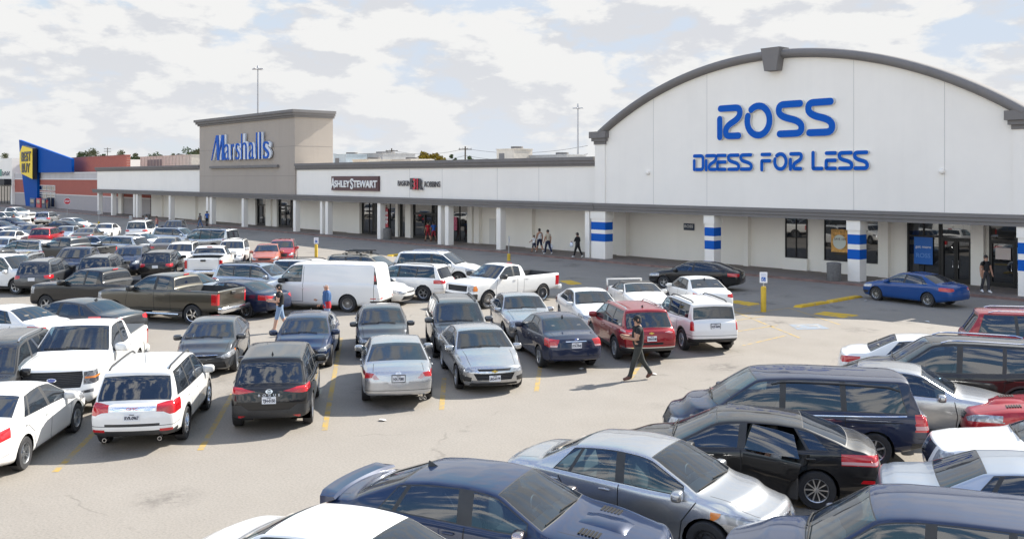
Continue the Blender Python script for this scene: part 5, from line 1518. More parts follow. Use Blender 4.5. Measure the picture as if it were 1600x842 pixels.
suv('minivan_like', L=5.14, W=1.98, H=1.75, wb=3.08, fo=.95, hood=1.12, nose=.90, tail=1.06, wst=.85, wsb=1.72, rt=.30, wheel=.345, rim='spoke6', clad=0, archtrim=0, rails=(-2.0, .5, .78), belt=[(-2.57, 1.0), (-1, 1.05), (.8, 1.03), (1.72, 1.03), (2.2, .965), (2.57, .80)],
    wins=[((-2.12, -1.95), (-.93, -.93)), ((-.85, -.85), (.27, .22)), ((.36, .31), (1.42, 1.36), 1)], handles=[(.15, .95), (-.8, .95)], seats=[(.45, 0), (-.6, 1)],
    seams=[[(.32, 1.05), (.32, .36), (.40, .30), (1.22, .30), (1.27, .65), (1.58, 1.0)], [(-.90, 1.05), (-.90, .5), (-1.0, .32), (.32, .32)], [(-.9, .9), (-2.0, .9)]], rear=[
    ('tail_light', RED, 'x', [(.76, 1.06), (1.02, 1.06), (1.02, .72), (.80, .72)], dict(e=-1, d=.38)), ('clear_light', REDC, 'x', [(.8, .84), (1.02, .84), (1.02, .76), (.8, .76)], dict(e=-1, over=1, d=.38))], front=[
    ('headlight', HEAD, 'x', [(.55, .80), (.55, .62), (1.0, .62), (1.0, .84), (.8, .84)], dict(e=1, d=.7)), ('marker', AMBER, 'x', [(.86, .82), (1.0, .83), (1.0, .64), (.90, .64)], dict(e=1, d=.7, over=1)), ('grille', GRILLE, 'x', [(-.5, .84), (.5, .84), (.45, .62), (-.45, .62)], dict(e=1, mir=False))],
    extra_feat=[('chrome_strip', CHROME, 'y', [(-2.1, 1.035), (1.35, 1.01), (1.35, .993), (-2.1, 1.018)], {})])
suv('big_suv', L=5.0, W=1.96, H=1.79, wb=2.9, fo=.98, hood=1.17, nose=1.0, tail=1.12, rt=.42, wst=.62, wsb=1.42, wheel=.385, rim='split5', clad=.42, railchrome=1)
suv('grey_suv', L=4.9, W=1.91, H=1.74, wb=2.8, hood=1.12, nose=.94, wst=.60, wsb=1.40, rt=.40, rim='split5', clad=.40)
sedan('luxury_sedan', L=5.02, W=1.90, H=1.485, wb=3.05, fo=.92, hood=1.06, nose=.92, deck=1.10, tail=1.03, wst=.40, wsb=1.12, rgt=-1.05, rgb=-1.75, sig=.05, wheel=.345, rim='multi', bowf=.15, bowr=.08,
    front=[('headlight', HEAD, 'x', [(.56, .86), (.56, .66), (.95, .66), (.95, .88)], dict(e=1, d=.4)), ('grille', CHROME, 'x', [(-.42, .88), (.42, .88), (.40, .56), (-.40, .56)], dict(e=1, mir=False)), ('lower_grille', GRILLE, 'x', [(-.5, .40), (.5, .40), (.5, .28), (-.5, .28)], dict(e=1, mir=False))])
# cargo van
suv('cargo_van_like', L=5.69, W=2.01, H=2.10, wb=3.43, fo=.86, hood=1.28, nose=1.06, tail=1.20, rt=.16, wst=1.22, wsb=1.95, wheel=.375, rim='wire', rimmat=ALU, sig=.06, clad=0, archtrim=0, rails=None, wr=.80, crown=.07, bowr=.05, bowf=.18, rwin=None,
    top=[(-2.845, 1.1), (-2.83, 1.3), (-2.73, 1.95), (-2.70, 2.03), (-2.55, 2.08), (-.5, 2.10), (.8, 2.08), (1.15, 2.05), (1.30, 1.98), (1.95, 1.31), (2.02, 1.28), (2.5, 1.20), (2.75, 1.12), (2.845, 1.06)],
    belt=[(-2.85, 1.08), (-2.5, 1.22), (1.5, 1.20), (1.95, 1.18), (2.5, 1.06), (2.85, .96)],
    wins=[((.68, .66), (1.62, 1.60), 1)], mirror=(1.52, 1.12, 1.32, 1.3), handles=[(.62, 1.0)], seats=[(.75, 0)], seatz=.6, dash=1.55,
    seams=[[(.60, 1.9), (.60, .42)], [(.60, .42), (1.45, .42)], [(-2.60, 1.9), (-2.60, .45)]], rear=[
    ('tail_light', RED, 'x', [(.83, 1.60), (1.0, 1.60), (1.0, 1.34), (.85, 1.34)], dict(e=-1, d=.32)), ('light_trim', PLAST, 'x', [(.80, 1.95), (1.0, 1.95), (1.02, 1.2), (.84, 1.2)], dict(e=-1, d=.32)), red_reflectors(.60, .6, .8)],
    front=[('headlight', HEAD, 'x', [(.62, 1.0), (.62, .78), (1.0, .78), (1.0, 1.02)], dict(e=1, d=.5)), ('grille', GRILLE, 'x', [(-.58, 1.0), (.58, 1.0), (.58, .76), (-.58, .76)], dict(e=1, mir=False))],
    extra_feat=[('panel_gap', GAP, 'x', [(-.007, 1.95), (.007, 1.95), (.007, .62), (-.007, .62)], EM), ('stripe_light', RED, 'y', [(-2.7, .62), (-2.45, .62), (-2.45, .58), (-2.7, .58)], {})])
# convertible with a fabric roof and tall wing
FABRIC = simple('black_fabric', (.035, .034, .034), .9, var=.2, vscale=20)
def wing(car, mod, pm):
    def w():
        m = MB(); xr = mod['xr']
        m.rbox(xr+.02, xr+.30, -.80, .80, 1.22, 1.26, .012)
        for y in (-.80, .76): m.rbox(xr+.04, xr+.28, y, y+.04, .96, 1.24, .012)
        return m.mesh('rear_wing', PLAST, True)
    o = sobj('rear_wing', shared('wing', w), car); setmat(o, pm)
sedan('convertible_like', L=4.66, W=1.83, H=1.36, wb=2.57, fo=.92, hood=1.0, nose=.80, deck=1.02, tail=.95, wst=.12, wsb=.88, rgt=-.85, rgb=-1.35, rim='spoke5', tint=1, extra=wing, rwin=None, handles=[(-.35, .84)],
    wins=[((-.95, -.75), (-.55, -.5)), ((-.5, -.46), (.60, .5))], seams=[[(-.5, .93), (-.5, .4), (-.3, .28), (.75, .28), (.8, .9)]],
    extra_feat=[('soft_top', FABRIC, 'z', [(-1.36, -.85), (.05, -.85), (.05, .85), (-1.36, .85)], dict(mir=False))])
# simpler models for the far rows
sedan('far_sedan', lod=1, rim='multi'); sedan('far_fastback', lod=1, rgt=-1.15, rgb=-2.0, H=1.44, rim='split5')
suv('far_crossover', lod=1, rim='spoke5'); suv('far_crossover_plain', lod=1, rails=None, rt=.5, H=1.62, rim='split5')
suv('far_suv', lod=1, L=5.1, W=2.0, H=1.90, wb=2.95, hood=1.22, nose=1.05, tail=1.15, rt=.2, wst=.75, wsb=1.45, wheel=.39, sig=.05, rim='spoke6')
pickup('far_pickup', lod=1); pickup('far_pickup_covered', lod=1, cover=True)
suv('tall_tail_suv', lod=1, L=4.6, H=1.68, rt=.28, rear=[('tail_light', RED, 'x', [(.80, 1.55), (1.0, 1.5), (1.0, .95), (.78, .95)], dict(e=-1, d=.4, lod=3))], rwin=(1.06, 1.56, -1.2))
for n_, p_ in MODELS.items():
    if n_.endswith('fabric'): pass

# ------------------------------------------------------------------ paints
PW_ = paint('white', (.80, .80, .785), dirt=.12); PW2 = paint('warm_white', (.78, .765, .73), dirt=.2)
PSIL = paint('silver', (.50, .51, .525), .8, .27, .15); PSILB = paint('silver_blue', (.40, .45, .52), .7, .32, .2)
PGR = paint('grey', (.075, .08, .088), .55, .3, .08); PDG = paint('dark_grey', (.035, .038, .042), .4, .3, .1)
PBK = paint('black', (.005, .005, .006), .0, .5, .03); PNV = paint('navy', (.006, .013, .042), .0, .5, .03); PNV2 = paint('slate_blue', (.007, .020, .062), .1, .4, .04)
PRED = paint('red', (.36, .010, .018), .25, .3, .15); PMAR = paint('dark_red', (.27, .008, .016), .25, .3, .08); PORG = paint('orange', (.50, .13, .075), .3, .35, .2)
PBLU = paint('bright_blue', (.0, .052, .22), .0, .5, .03); POLV = paint('olive_grey', (.085, .078, .062), .6, .32, .3); PGOLD = paint('champagne', (.46, .41, .32), .5, .35, .2)
PBRZ = paint('bronze', (.13, .11, .09), .5, .35, .2)

# ------------------------------------------------------------------ placing
HA, HT, HRt, HL = 148.5, 328.5, 31.5, 211.5
def lpt(model, key):
    P = MODELS[model]['P']; W2 = P['W']/2-.04
    return {'FL': (P['xwf'], W2, 0), 'FR': (P['xwf'], -W2, 0), 'RL': (P['xwr'], W2, 0), 'RR': (P['xwr'], -W2, 0), 'roof': (P['roofx'], 0, P['H']), 'c': (0, 0, 0)}[key] if isinstance(key, str) else key
def at(model, px, py, key, head):
    l = Vector(lpt(model, key)); w = gpt(px, py, l.z); R_ = Matrix.Rotation(RAD(head), 4, 'Z')
    p = w-(R_ @ l); return (p.x, p.y, 0), RAD(head)
def at2(model, a, ka, b, kb):
    la, lb = Vector(lpt(model, ka)), Vector(lpt(model, kb)); wa, wb = gpt(*a, la.z), gpt(*b, lb.z)
    dl, dw = (lb-la), (wb-wa)
    h = math.atan2(dw.y, dw.x)-math.atan2(dl.y, dl.x); R_ = Matrix.Rotation(h, 4, 'Z')
    p = (wa+wb)/2-(R_ @ ((la+lb)/2)); return (p.x, p.y, 0), h
PLACED = []
def C(model, pm, place, label, cat='car', **o):
    loc, rz = place
    PLACED.append((model, loc, rz, label))
    return make_car(model, pm, loc, rz, label, cat, o.pop('group', 'cars parked in the lot'), o.pop('name', 'parked_car'), **o)
# ------------------------------------------------------------------ the parked cars
# front row, left of the open aisle
C('camry_like', PW_, at2('camry_like', (43.8, 729.7), 'RR', (116.5, 677), 'FR'), 'white sedan cut by the left edge, seen from behind, nearest in its row', plates=[(.72, -1)])
C('new_pickup', PW_, at('new_pickup', 137, 499, 'roof', HT), 'white crew cab pickup with a black grille and a black bed cover facing the camera', 'pickup', name='pickup_truck', badges=[(.93, 1, 'oval', None, 'badge', .11, .05)], plates=[(.56, 1)], mirmat=PW_)
C('terrain_like', PW_, at2('terrain_like', (292, 685), 'RR', (326, 639), 'FR'), 'white crossover with wide red tail lights and a chrome bar across its tailgate', 'suv', plates=[(.78, -1, 'RVR-0967')], texts=[('GMC', .085, .945, -1, simple('badge_red', (.5, .01, .02), .4), 'lettering', dict(sx=1.25))], whip=(-1.2, .0), bodyclad=False, name='parked_suv')
C('rogue_like', PBK, at2('rogue_like', (374, 664), 'RL', (481, 660), 'RR'), 'black crossover seen from behind with a spaced white name across its tailgate', 'suv', plates=[(.80, -1, 'TJH-0150')], badges=[(.985, -1, 'ring')], texts=[('ROGUE', .075, .905, -1, PLATE, 'lettering', dict(sx=1.2, spacing=2.0))], fin=-1.5, rails=False, mirmat=PBK, name='parked_suv')
C('mazda_like', PSIL, at2('mazda_like', (570.5, 624.6), 'RL', (668.7, 621), 'RR'), 'silver sedan with twin exhaust tips seen from behind beside the yellow stall line', plates=[(.78, -1, 'NX-7080', True)], badges=[(.90, -1, 'ring', None, 'badge', .06, .05)])
C('malibu_like', PSIL, at2('malibu_like', (713.6, 606.5), 'FR', (810, 602), 'FL'), 'silver sedan facing the camera, gold badge over its wide low grille', plates=[(.45, 1, 'LRG-0179')], badges=[(.625, 1, 'bowtie', simple('gold_badge', (.6, .4, .08), .3, metal=.8), 'badge', .075, .045)])
C('old_camry_like', PNV, at2('old_camry_like', (843, 573), 'RL', (925, 569), 'RR'), 'navy blue older sedan seen from behind beside the dark red crossover', plates=[(.80, -1, 'STX-7045')], badges=[(.965, -1, 'oval', None, 'badge', .05, .035)], fin=-.85)
C('equinox_like', PMAR, at2('equinox_like', (961, 560), 'RL', (1041, 557), 'RR'), 'dark red crossover with silver roof rails behind the walking man', 'suv', plates=[(.78, -1, 'TRN-0180')], badges=[(.94, -1, 'bowtie', simple('gold_badge', (.6, .4, .08), .3, metal=.8), 'badge', .075, .045)], fin=-1.4, name='parked_suv')
C('boxy_like', PW_, at2('boxy_like', (1066, 546.4), 'RL', (1138, 544), 'RR'), 'white boxy four wheel drive with square red tail lights at the end of the row', 'suv', plates=[(.90, -1, 'KZP-0690', True)], name='parked_suv')
# the cars nose to nose with them
C('big_suv', PBK, at('big_suv', 6, 521, 'roof', HT+2), 'black suv cut by the left edge beside the white crew cab pickup', 'suv', name='parked_suv', rails=True)
C('civic_like', PGR, at2('civic_like', (363, 590), 'FL', (394, 545), 'RL'), 'grey compact sedan facing the camera between the white crossover and the olive pickup')
C('sport_hatch_like', PNV2, at2('sport_hatch_like', (518.6, 571.6), 'FL', (529, 546), 'RL'), 'dark blue sporty car facing the camera behind the black crossover', fin=-.9)
C('compact_like', PGR, at('compact_like', 596, 474, 'roof', HT), 'grey compact sedan facing the camera behind the silver sedan with twin exhausts')
C('wagon_like', PGR, at('wagon_like', 709, 462, 'roof', HT), 'dark grey wagon with roof rails facing the camera behind the silver sedan', 'wagon', mirmat=PGR, name='parked_wagon')
C('boxy_sedan_like', PSIL, at('boxy_sedan_like', 811, 456, 'roof', HT), 'silver square nosed sedan facing the camera behind the navy sedan')
C('far_sedan', PW_, at('far_sedan', 917, 449, 'roof', HT), 'white sedan with a dark sunroof facing the camera in front of the yellow kerb', lod=1)
C('convertible_like', PW2, at('convertible_like', 994, 438, 'roof', HT), 'white convertible with a black fabric roof and a tall rear wing')
C('compact_like', PW_, at('compact_like', 1091, 431, 'roof', HA), 'white compact sedan seen from behind beyond the white boxy four wheel drive', fin=-.9)
# driving past the stores
C('far_fastback', PBK, at2('far_fastback', (1030, 450), 'FL', (1127, 455.5), 'RL'), 'black sedan driving past in the shade of the arched store', group='cars driving in front of the stores', lod=1)
C('far_sedan', PBLU, at2('far_sedan', (1365, 469), 'FL', (1452, 480), 'RL'), 'bright blue sedan stopped in the shade in front of the arched store', group='cars driving in front of the stores', lod=1, scale=(.96, .98, .98))
# second row
C('old_pickup', PW_, at2('old_pickup', (759, 483), 'FL', (852, 470.5), 'RL'), 'white older extended cab pickup with wire spoke wheels crossing the aisle', 'pickup', name='pickup_truck', mirmat=PLAST)
C('cargo_van_like', PW_, at('cargo_van_like', 543, 488, 'RL', HL+6), 'long white windowless cargo van with a small round sticker on its side', 'van', name='cargo_van', mirmat=PLAST)
C('accord_like', PNV, at('accord_like', 384, 497, 'RL', HL-6), 'dark blue sedan seen from behind between the olive pickup and the white van')
C('big_pickup', POLV, at('big_pickup', 300, 508, 'RL', HL), 'olive grey crew cab pickup with a chrome rear bumper and open bed', 'pickup', name='pickup_truck', mirmat=PLAST)
C('luxury_sedan', PDG, at('luxury_sedan', 128, 466, 'roof', HL), 'dark grey sedan behind the white crew cab pickup with its tail towards the aisle', fin=-.9)
C('compact_like', PW_, at('compact_like', 15, 476, 'roof', HL), 'white compact sedan at the left edge seen from its rear left corner')
C('big_suv', PW_, at('big_suv', 665, 392, 'roof', HRt), 'white seven seat suv with a long dark window line beside the shaded lane', 'suv', name='parked_suv')
C('far_crossover', PW_, at('far_crossover', 655, 411, 'roof', HL), 'white crossover with dull dirty doors behind the white older pickup', 'suv', lod=1, name='parked_suv', bodyclad=True)
C('civic_like', PW2, at('civic_like', 636, 470, (2.26, -.3, .22), HRt), 'white compact sedan with its nose showing past the rear of the white van')
def rack(car):
    m = MB()
    for x in (-.9, -.1): m.tube([(x, -.72, 1.82), (x, .72, 1.82)], .025, 6)
    car_r = m
    for x in (-.9, -.1):
        k = MB(); k.tube([(x, -.74, 1.80), (x, .74, 1.80)], .028, 6)
        for y in (-.62, .62): k.box(x-.05, x+.05, y-.04, y+.04, 1.66, 1.80)
        k.build('roof_crossbar', PLAST, car)
    for y in (-.35, .1, .5):
        k = MB(); k.rbox(-1.1, .25, y-.04, y+.04, 1.832, 1.90, .02); k.build('bike_tray', PLAST, car)
rack(C('wagon_like', PGOLD, at('wagon_like', 556, 397, 'roof', HRt), 'champagne wagon with black cross bars on its roof behind the white van', 'wagon', name='parked_wagon', scale=(1.05, 1, 1)))
C('far_crossover', PW_, at('far_crossover', 470, 404, 'roof', HRt), 'white crossover roof showing just over the front of the white van', 'suv', lod=1, name='parked_suv')
C('far_crossover', PSILB, at('far_crossover', 386, 410, 'roof', HRt), 'silver blue crossover facing right behind the dark blue sedan', 'suv', lod=1, name='parked_suv', rails=True)
C('far_sedan', PSILB, at('far_sedan', 285, 425, 'roof', HRt), 'silver sedan roof showing just behind the cab of the olive pickup', lod=1)
C('far_pickup', PBK, at('far_pickup', 160, 418, 'roof', HL), 'black crew cab pickup in front of the grey crossover and the dark crossover', 'pickup', lod=1, name='pickup_truck')
# further rows
F = dict(lod=2)
C('far_suv', PW_, at('far_suv', -14, 396, 'roof', HRt+2), 'white suv cut by the left edge with its front wheel showing beside the grey crossover', 'suv', name='parked_suv', lod=1)
C('far_crossover', PGR, at('far_crossover', 66, 404, 'roof', HA), 'grey crossover seen from behind with a plate below its slim red lights', 'suv', name='parked_suv', lod=1, plates=[(.80, -1)])
C('tall_tail_suv', PDG, at('tall_tail_suv', 158, 398, 'roof', HA), 'dark grey crossover with tall red lights beside its rear window', 'suv', name='parked_suv', lod=1)
C('far_crossover_plain', PBK, at('far_crossover_plain', 252, 391, 'roof', HA), 'black crossover seen from behind with a white plate, left of the white pickup tailgate', 'suv', name='parked_suv', lod=1, plates=[(.83, -1)])
C('gm_pickup', PW_, at('gm_pickup', 330, 383, 'roof', HA), 'white extended cab pickup seen from behind with its plain tailgate', 'pickup', name='pickup_truck', plates=[(.62, -1)])
C('far_crossover', PW_, at('far_crossover', 367, 373, 'roof', HT), 'white suv facing the camera on the right of the white pickup with the plain tailgate', 'suv', name='parked_suv', lod=1)
C('far_sedan', PORG, at('far_sedan', 419, 380, 'roof', HT), 'orange sedan facing the camera beside the shaded lane', lod=1)
C('far_crossover_plain', PRED, at('far_crossover_plain', 443, 373, 'roof', HT), 'red crossover facing the camera just behind the orange sedan', 'suv', name='parked_suv', **F)
C('far_pickup', PNV, at('far_pickup', 124, 385, 'roof', HT), 'navy pickup facing the camera between two grey crossovers', 'pickup', name='pickup_truck', lod=1)
C('far_crossover_plain', PNV, at('far_crossover_plain', 209, 383, 'roof', HT), 'dark blue crossover facing the camera with a bright headlight', 'suv', name='parked_suv', lod=1)
C('far_suv', PSIL, at('far_suv', 35, 391, 'roof', HT), 'silver suv facing the camera just behind the grey crossover', 'suv', name='parked_suv', lod=1, scale=(.93, .93, .93))
C('far_crossover', PW2, at('far_crossover', 288, 377, 'roof', HT), 'white suv facing the camera on the left of the white pickup with the plain tailgate', 'suv', name='parked_suv', **F)
C('far_crossover', PSIL, at('far_crossover', 54, 374, 'roof', HL), 'silver white crossover seen from its rear left side, left of the charcoal pickup', 'suv', name='parked_suv', **F)
C('far_pickup', PDG, at('far_pickup', 111, 369, 'roof', HL), 'charcoal crew cab pickup with a red tail light pointing left', 'pickup', name='pickup_truck', **F)
C('far_sedan', PSILB, at('far_sedan', 150, 367.5, 'roof', HRt), 'silver blue sedan just behind the bed of the charcoal pickup', **F)
C('far_crossover_plain', PSIL, at('far_crossover_plain', 197, 368, 'roof', HL), 'pale silver crossover seen from its rear left side, right of the charcoal pickup', 'suv', name='parked_suv', **F)
C('far_sedan', PSILB, at('far_sedan', 4, 371, 'roof', HT), 'silver blue sedan with a bright windscreen at the left edge', **F)
C('far_sedan', PW2, at('far_sedan', 216, 363.5, 'roof', HRt), 'white sedan with a pale windscreen behind the pale silver crossover', **F)
C('far_sedan', PBRZ, at('far_sedan', 262, 370, 'roof', HA), 'bronze sedan seen from behind near the grey suv', **F)
C('far_suv', PSIL, at('far_suv', 337, 356.5, 'roof', HL), 'long silver grey suv with three dark side windows pointing left', 'suv', name='parked_suv', **F)
C('far_crossover', PSILB, at('far_crossover', 268, 355, 'roof', HRt), 'silver blue crossover with a long dark window line pointing right', 'suv', name='parked_suv', **F)
C('far_crossover', PNV, at('far_crossover', 275, 343.5, 'roof', HT), 'dark suv facing the camera nearest the covered walk', 'suv', name='parked_suv', **F)
C('far_suv', PW_, at('far_suv', 219, 344, 'roof', HA), 'white suv with a dark rear window behind a small sign post', 'suv', name='parked_suv', **F)
C('far_sedan', PW_, at('far_sedan', 167, 348.5, 'roof', HT), 'white sedan facing the camera in front of the grey sign post', **F)
C('far_sedan', PBRZ, at('far_sedan', 137, 355.5, 'roof', HA), 'brown grey sedan seen from behind beside the silver blue windscreen', **F)
C('far_sedan', PSILB, at('far_sedan', 106, 352.5, 'roof', HT), 'pale blue sedan facing the camera right of the red hatchback', **F)
C('far_crossover_plain', PRED, at('far_crossover_plain', 70, 355, 'roof', HA), 'red hatchback seen from behind among the far cars', 'hatchback', **F)
C('far_sedan', PW_, at('far_sedan', 16, 359.5, 'roof', HT), 'white sedan with a dark windscreen left of the red hatchback', **F)
C('far_sedan', PDG, at('far_sedan', 50, 350.5, 'roof', HT), 'dark grey sedan facing the camera just behind the red hatchback', **F)
C('far_fastback', PBK, at('far_fastback', 99, 344, 'roof', HL), 'black sedan with bright red tail lights pointing left', **F)
C('far_sedan', PW_, at('far_sedan', 112, 340, 'roof', HRt), 'white sedan pointing right just behind the black sedan with red tail lights', **F)
C('far_sedan', PNV, at('far_sedan', 14, 339.5, 'roof', HRt), 'navy sedan with a blue windscreen pointing right near the far left edge', **F)
C('far_sedan', PNV2, at('far_sedan', -4, 345, 'roof', HRt), 'slate blue sedan cut by the left edge, behind the standing person in dark red', **F)
C('far_sedan', PW2, at('far_sedan', 4, 354.5, 'roof', HRt), 'off white sedan roof at the left edge in front of the slate blue sedan', **F)
C('far_crossover', PSIL, at('far_crossover', 71, 330.5, 'roof', HA), 'silver suv seen from behind near the brick store entrance', 'suv', name='parked_suv', **F)
C('far_pickup', PW_, at('far_pickup', 23, 323.5, 'roof', HRt), 'white crew cab pickup farthest away, near the blue wedge', 'pickup', name='pickup_truck', **F)
C('far_pickup', PW2, at('far_pickup', 7, 330.5, 'roof', HRt), 'white pickup cab in front of the farthest white pickup', 'pickup', name='pickup_truck', **F)
C('far_crossover', PBK, at('far_crossover', -16, 388, 'roof', HL), 'black suv whose red tail light shows at the left edge', 'suv', name='parked_suv', **F)
# right foreground
C('muscle_sedan', PNV2, at('muscle_sedan', 738, 731, 'roof', 25.5), 'dark blue muscle sedan with a rear spoiler and hood scoop in the foreground', fin=-1.0, mirmat=simple('mirror_chrome', (.5, .42, .4), .15, metal=1), group='cars in the nearest row')
C('sentra_like', PSIL, at('sentra_like', 985, 681, 'roof', 17), 'silver compact sedan with black steel wheels and pale seats in the foreground', mirmat=PSIL, group='cars in the nearest row')
C('open_door_sedan', PBK, at('open_door_sedan', 1184, 641, 'roof', 216), 'black sedan with its left rear door standing open', group='cars in the nearest row')
C('minivan_like', PNV, at('minivan_like', 1366, 731, 'RL', 222), 'navy minivan with a chrome window line behind the black sedan with the open door', 'minivan', name='parked_minivan', group='cars in the nearest row')
C('boxy_sedan_like', PSIL, at('boxy_sedan_like', 1499, 607, (1.18, 0, 1.03), 27), 'silver sedan partly hidden behind the rear of the navy minivan', mirmat=PSIL, group='cars in the nearest row')
C('big_suv', PBK, at('big_suv', 1537, 529, 'roof', 214), 'black suv with chrome mirrors and roof rails at the right edge', 'suv', name='parked_suv', mirmat=CHROME, group='cars in the nearest row')
C('compact_like', PW_, at('compact_like', 1438, 523, 'roof', 30), 'white compact sedan with a black spoiler behind the black suv at the right', group='cars in the nearest row')
C('big_suv', PMAR, at('big_suv', 1600, 484, 'roof', 28), 'dark red suv with silver roof rails cut by the right edge', 'suv', name='parked_suv', group='cars in the nearest row')
C('muscle_sedan', PRED, at('muscle_sedan', 1511, 648, (2.45, 0, .62), 210), 'bright red car whose nose alone shows at the right edge', group='cars in the nearest row')
C('luxury_sedan', PW_, at('luxury_sedan', 1452, 684, (2.50, 0, .9), 213), 'white sedan with a chrome grille whose hood shows at the right edge', group='cars in the nearest row')
C('luxury_sedan', PSILB, at('luxury_sedan', 1372, 738, (-2.5, 0, 1.05), 30), 'silver blue sedan whose trunk and roof show between the white hood and the grey suv', group='cars in the nearest row')
C('grey_suv', PNV2, at('grey_suv', 1360, 776, (.58, 0, 1.68), 211), 'slate blue suv cut by the bottom right corner', 'suv', name='parked_suv', group='cars in the nearest row', rails=False)
C('sentra_like', PW_, at('sentra_like', 530, 808, 'roof', 24), 'white sedan whose roof and windscreen show at the bottom edge', group='cars in the nearest row')
# ------------------------------------------------------------------ painted markings
for a, b in (((86, 737), (166, 657)), ((313, 703), (364, 615)), ((507, 672), (533, 528)), ((985, 592), (1022, 536)), ((690, 640), (694, 590)), ((838, 612), (846, 560))):
    line(gpt(*a), gpt(*b), .13, YLINE)
for a, b in (((1146, 486), (1250, 528)), ((1160, 490.6), (1235, 481)), ((1235, 481.6), (1312, 507)), ((1146, 484), (1190, 476)), ((1136, 520), (1215, 508)), ((1160, 540), (1228, 524)), ((1120, 505), (1195, 494))):
    line(gpt(*a), gpt(*b), .10, YLINE)
for a, b in (((1245, 792), (1300, 782)), ((1060, 838), (1010, 800))): line(gpt(*a), gpt(*b), .11, YLINE)
o = sheet('painted_symbol_square', [gl2(p) for p in ((1232, 507), (1246, 515), (1297, 513.7), (1278, 506))], BLINE, .006)
c0 = gpt(1263, 510.3)
m = MB()
for i in range(22):
    a0, a1 = math.pi*(.1+1.5*i/22), math.pi*(.1+1.5*(i+1)/22)
    m.add([(c0.x+r*math.cos(a), c0.y+r*math.sin(a), .010) for a in (a0, a1) for r in (.34, .44)], [(0, 1, 3, 2)])
m.add([(c0.x-.06, c0.y+.1, .0102), (c0.x+.06, c0.y+.1, .0102), (c0.x+.06, c0.y+.75, .0102), (c0.x-.06, c0.y+.75, .0102)], [(0, 1, 2, 3)])
struct(m.build('painted_symbol', WLINE))
# raised yellow stops and kerb stones in the shaded lane
def stop(pts, h, label, name='wheel_stop'):
    P = [gpt(*p) for p in pts]; c = sum(P, Vector())/len(P)
    e = empty(name, c); tag(e, label, 'wheel stop')
    vs = [p-c for p in P]+[(p-c)*.86+Vector((0, 0, h)) for p in P]
    n = len(P); mm = MB(); mm.add(vs, [tuple(range(n, 2*n))]+[(i, (i+1) % n, n+(i+1) % n, n+i) for i in range(n)])
    mm.build('stop_block', YSTRONG, e); return e
stop([(1270.6, 490.2), (1317.5, 496.6), (1342, 493), (1285.6, 487)], .035, 'wide flat yellow painted block in the shade, left of the bright blue sedan')
stop([(1135.6, 471.5), (1170, 478), (1188, 474.7), (1148.8, 469.4)], .035, 'wide flat yellow painted block behind the white boxy four wheel drive')
stop([(874, 439), (890, 445), (910, 443.5), (892, 438)], .035, 'flat yellow painted block behind the bed of the white older pickup')
stop([(1238.8, 480), (1252, 481), (1298, 473.5), (1286, 472.5)], .09, 'yellow kerb stone nearest the post with the blue wheelchair sign', 'kerb_stone')
stop([(1288, 472.3), (1300, 473.2), (1349, 464.3), (1338, 463.4)], .09, 'yellow kerb stone touching the front of the bright blue sedan', 'kerb_stone')
stop([(604, 400), (612, 401), (640, 397.5), (630, 396.5)], .09, 'yellow kerb stone between the champagne wagon and the white seven seat suv', 'kerb_stone')

# ------------------------------------------------------------------ sign posts, bins, lamps
YB_ = simple('bollard_yellow', (.60, .40, .03), .6, var=.15, vscale=4); GALV = simple('galvanised', (.42, .43, .44), .45, metal=.6)
SWH = simple('sign_sheet_white', (.78, .79, .8), .5); SBL = simple('sign_sheet_blue', (.02, .11, .42), .5)
def face_rot(p, deg=0): return math.atan2(-p.y, -p.x)+RAD(deg)        # turn +x towards the camera position
def sign_post(px, py, top, label, bh=1.1, sw=.32, sh=.46, turn=0, back=False, col=None):
    p = gpt(px, py); z = FPX*CAMH/(py-HORY); H = (py-top)*z/FPX
    e = empty('sign_post', p, face_rot(p, turn)); tag(e, label, 'sign post', 'sign posts on yellow bases')
    if bh:
        m = MB(); m.lathe([(.115, 0), (.115, bh-.06), (.09, bh-.01), (.02, bh)], 'z', 18); m.build('bollard', YB_, e, smooth=True)
    m = MB(); m.tube([(0, 0, max(0, bh-.05)), (0, 0, H)], .026, 8); m.build('post', GALV, e)
    m = MB(); m.rbox(.03, .042, -sw/2, sw/2, H-sh, H, .004); f = m.build('sign_panel', GALV if back else (col or SWH), e)
    if not back:
        m = MB(); m.box(.0425, .044, -sw*.28, sw*.28, H-sh*.86, H-sh*.46); m.build('blue_square', SBL, f)
        m = MB(); y0 = 0; zc = H-sh*.66
        pts = [(.0455, .05*math.cos(t)-.005, zc-.02+.05*math.sin(t)) for t in [math.pi*(.6+1.5*i/14) for i in range(15)]]
        m.tube(pts, .007, 5); m.tube([(.0455, 0, zc+.07), (.0455, -.005, zc), (.0455, -.045, zc), (.0455, -.06, zc-.05)], .008, 5); m.build('wheelchair_symbol', SWH, f)
        for k in range(3):
            m = MB(); m.box(.0425, .0435, -sw*.34, sw*.34, H-sh*(.13+.1*k)-.012, H-sh*(.13+.1*k)); m.build('text_line', SBL, f)
    return e
sign_post(1193, 487, 425, 'white and blue wheelchair sign on a yellow post, the nearest and largest one')
sign_post(494, 402, 371, 'white and blue wheelchair sign on a yellow post right of the orange sedan', bh=.95)
sign_post(795, 407.5, 369, 'narrow sign seen edge on over a yellow base in front of the covered walk', bh=.5, turn=83, sw=.3)
sign_post(154.5, 354, 329, 'grey sign seen from behind near the end of the white shop row', bh=.6, back=True)
sign_post(204, 360, 337, 'pale blank sign on a bare thin post in front of a white suv', bh=0, back=True, col=SWH)
sign_post(57.5, 349, 332, 'small white sign standing in front of the silver suv near the brick store', bh=.5)
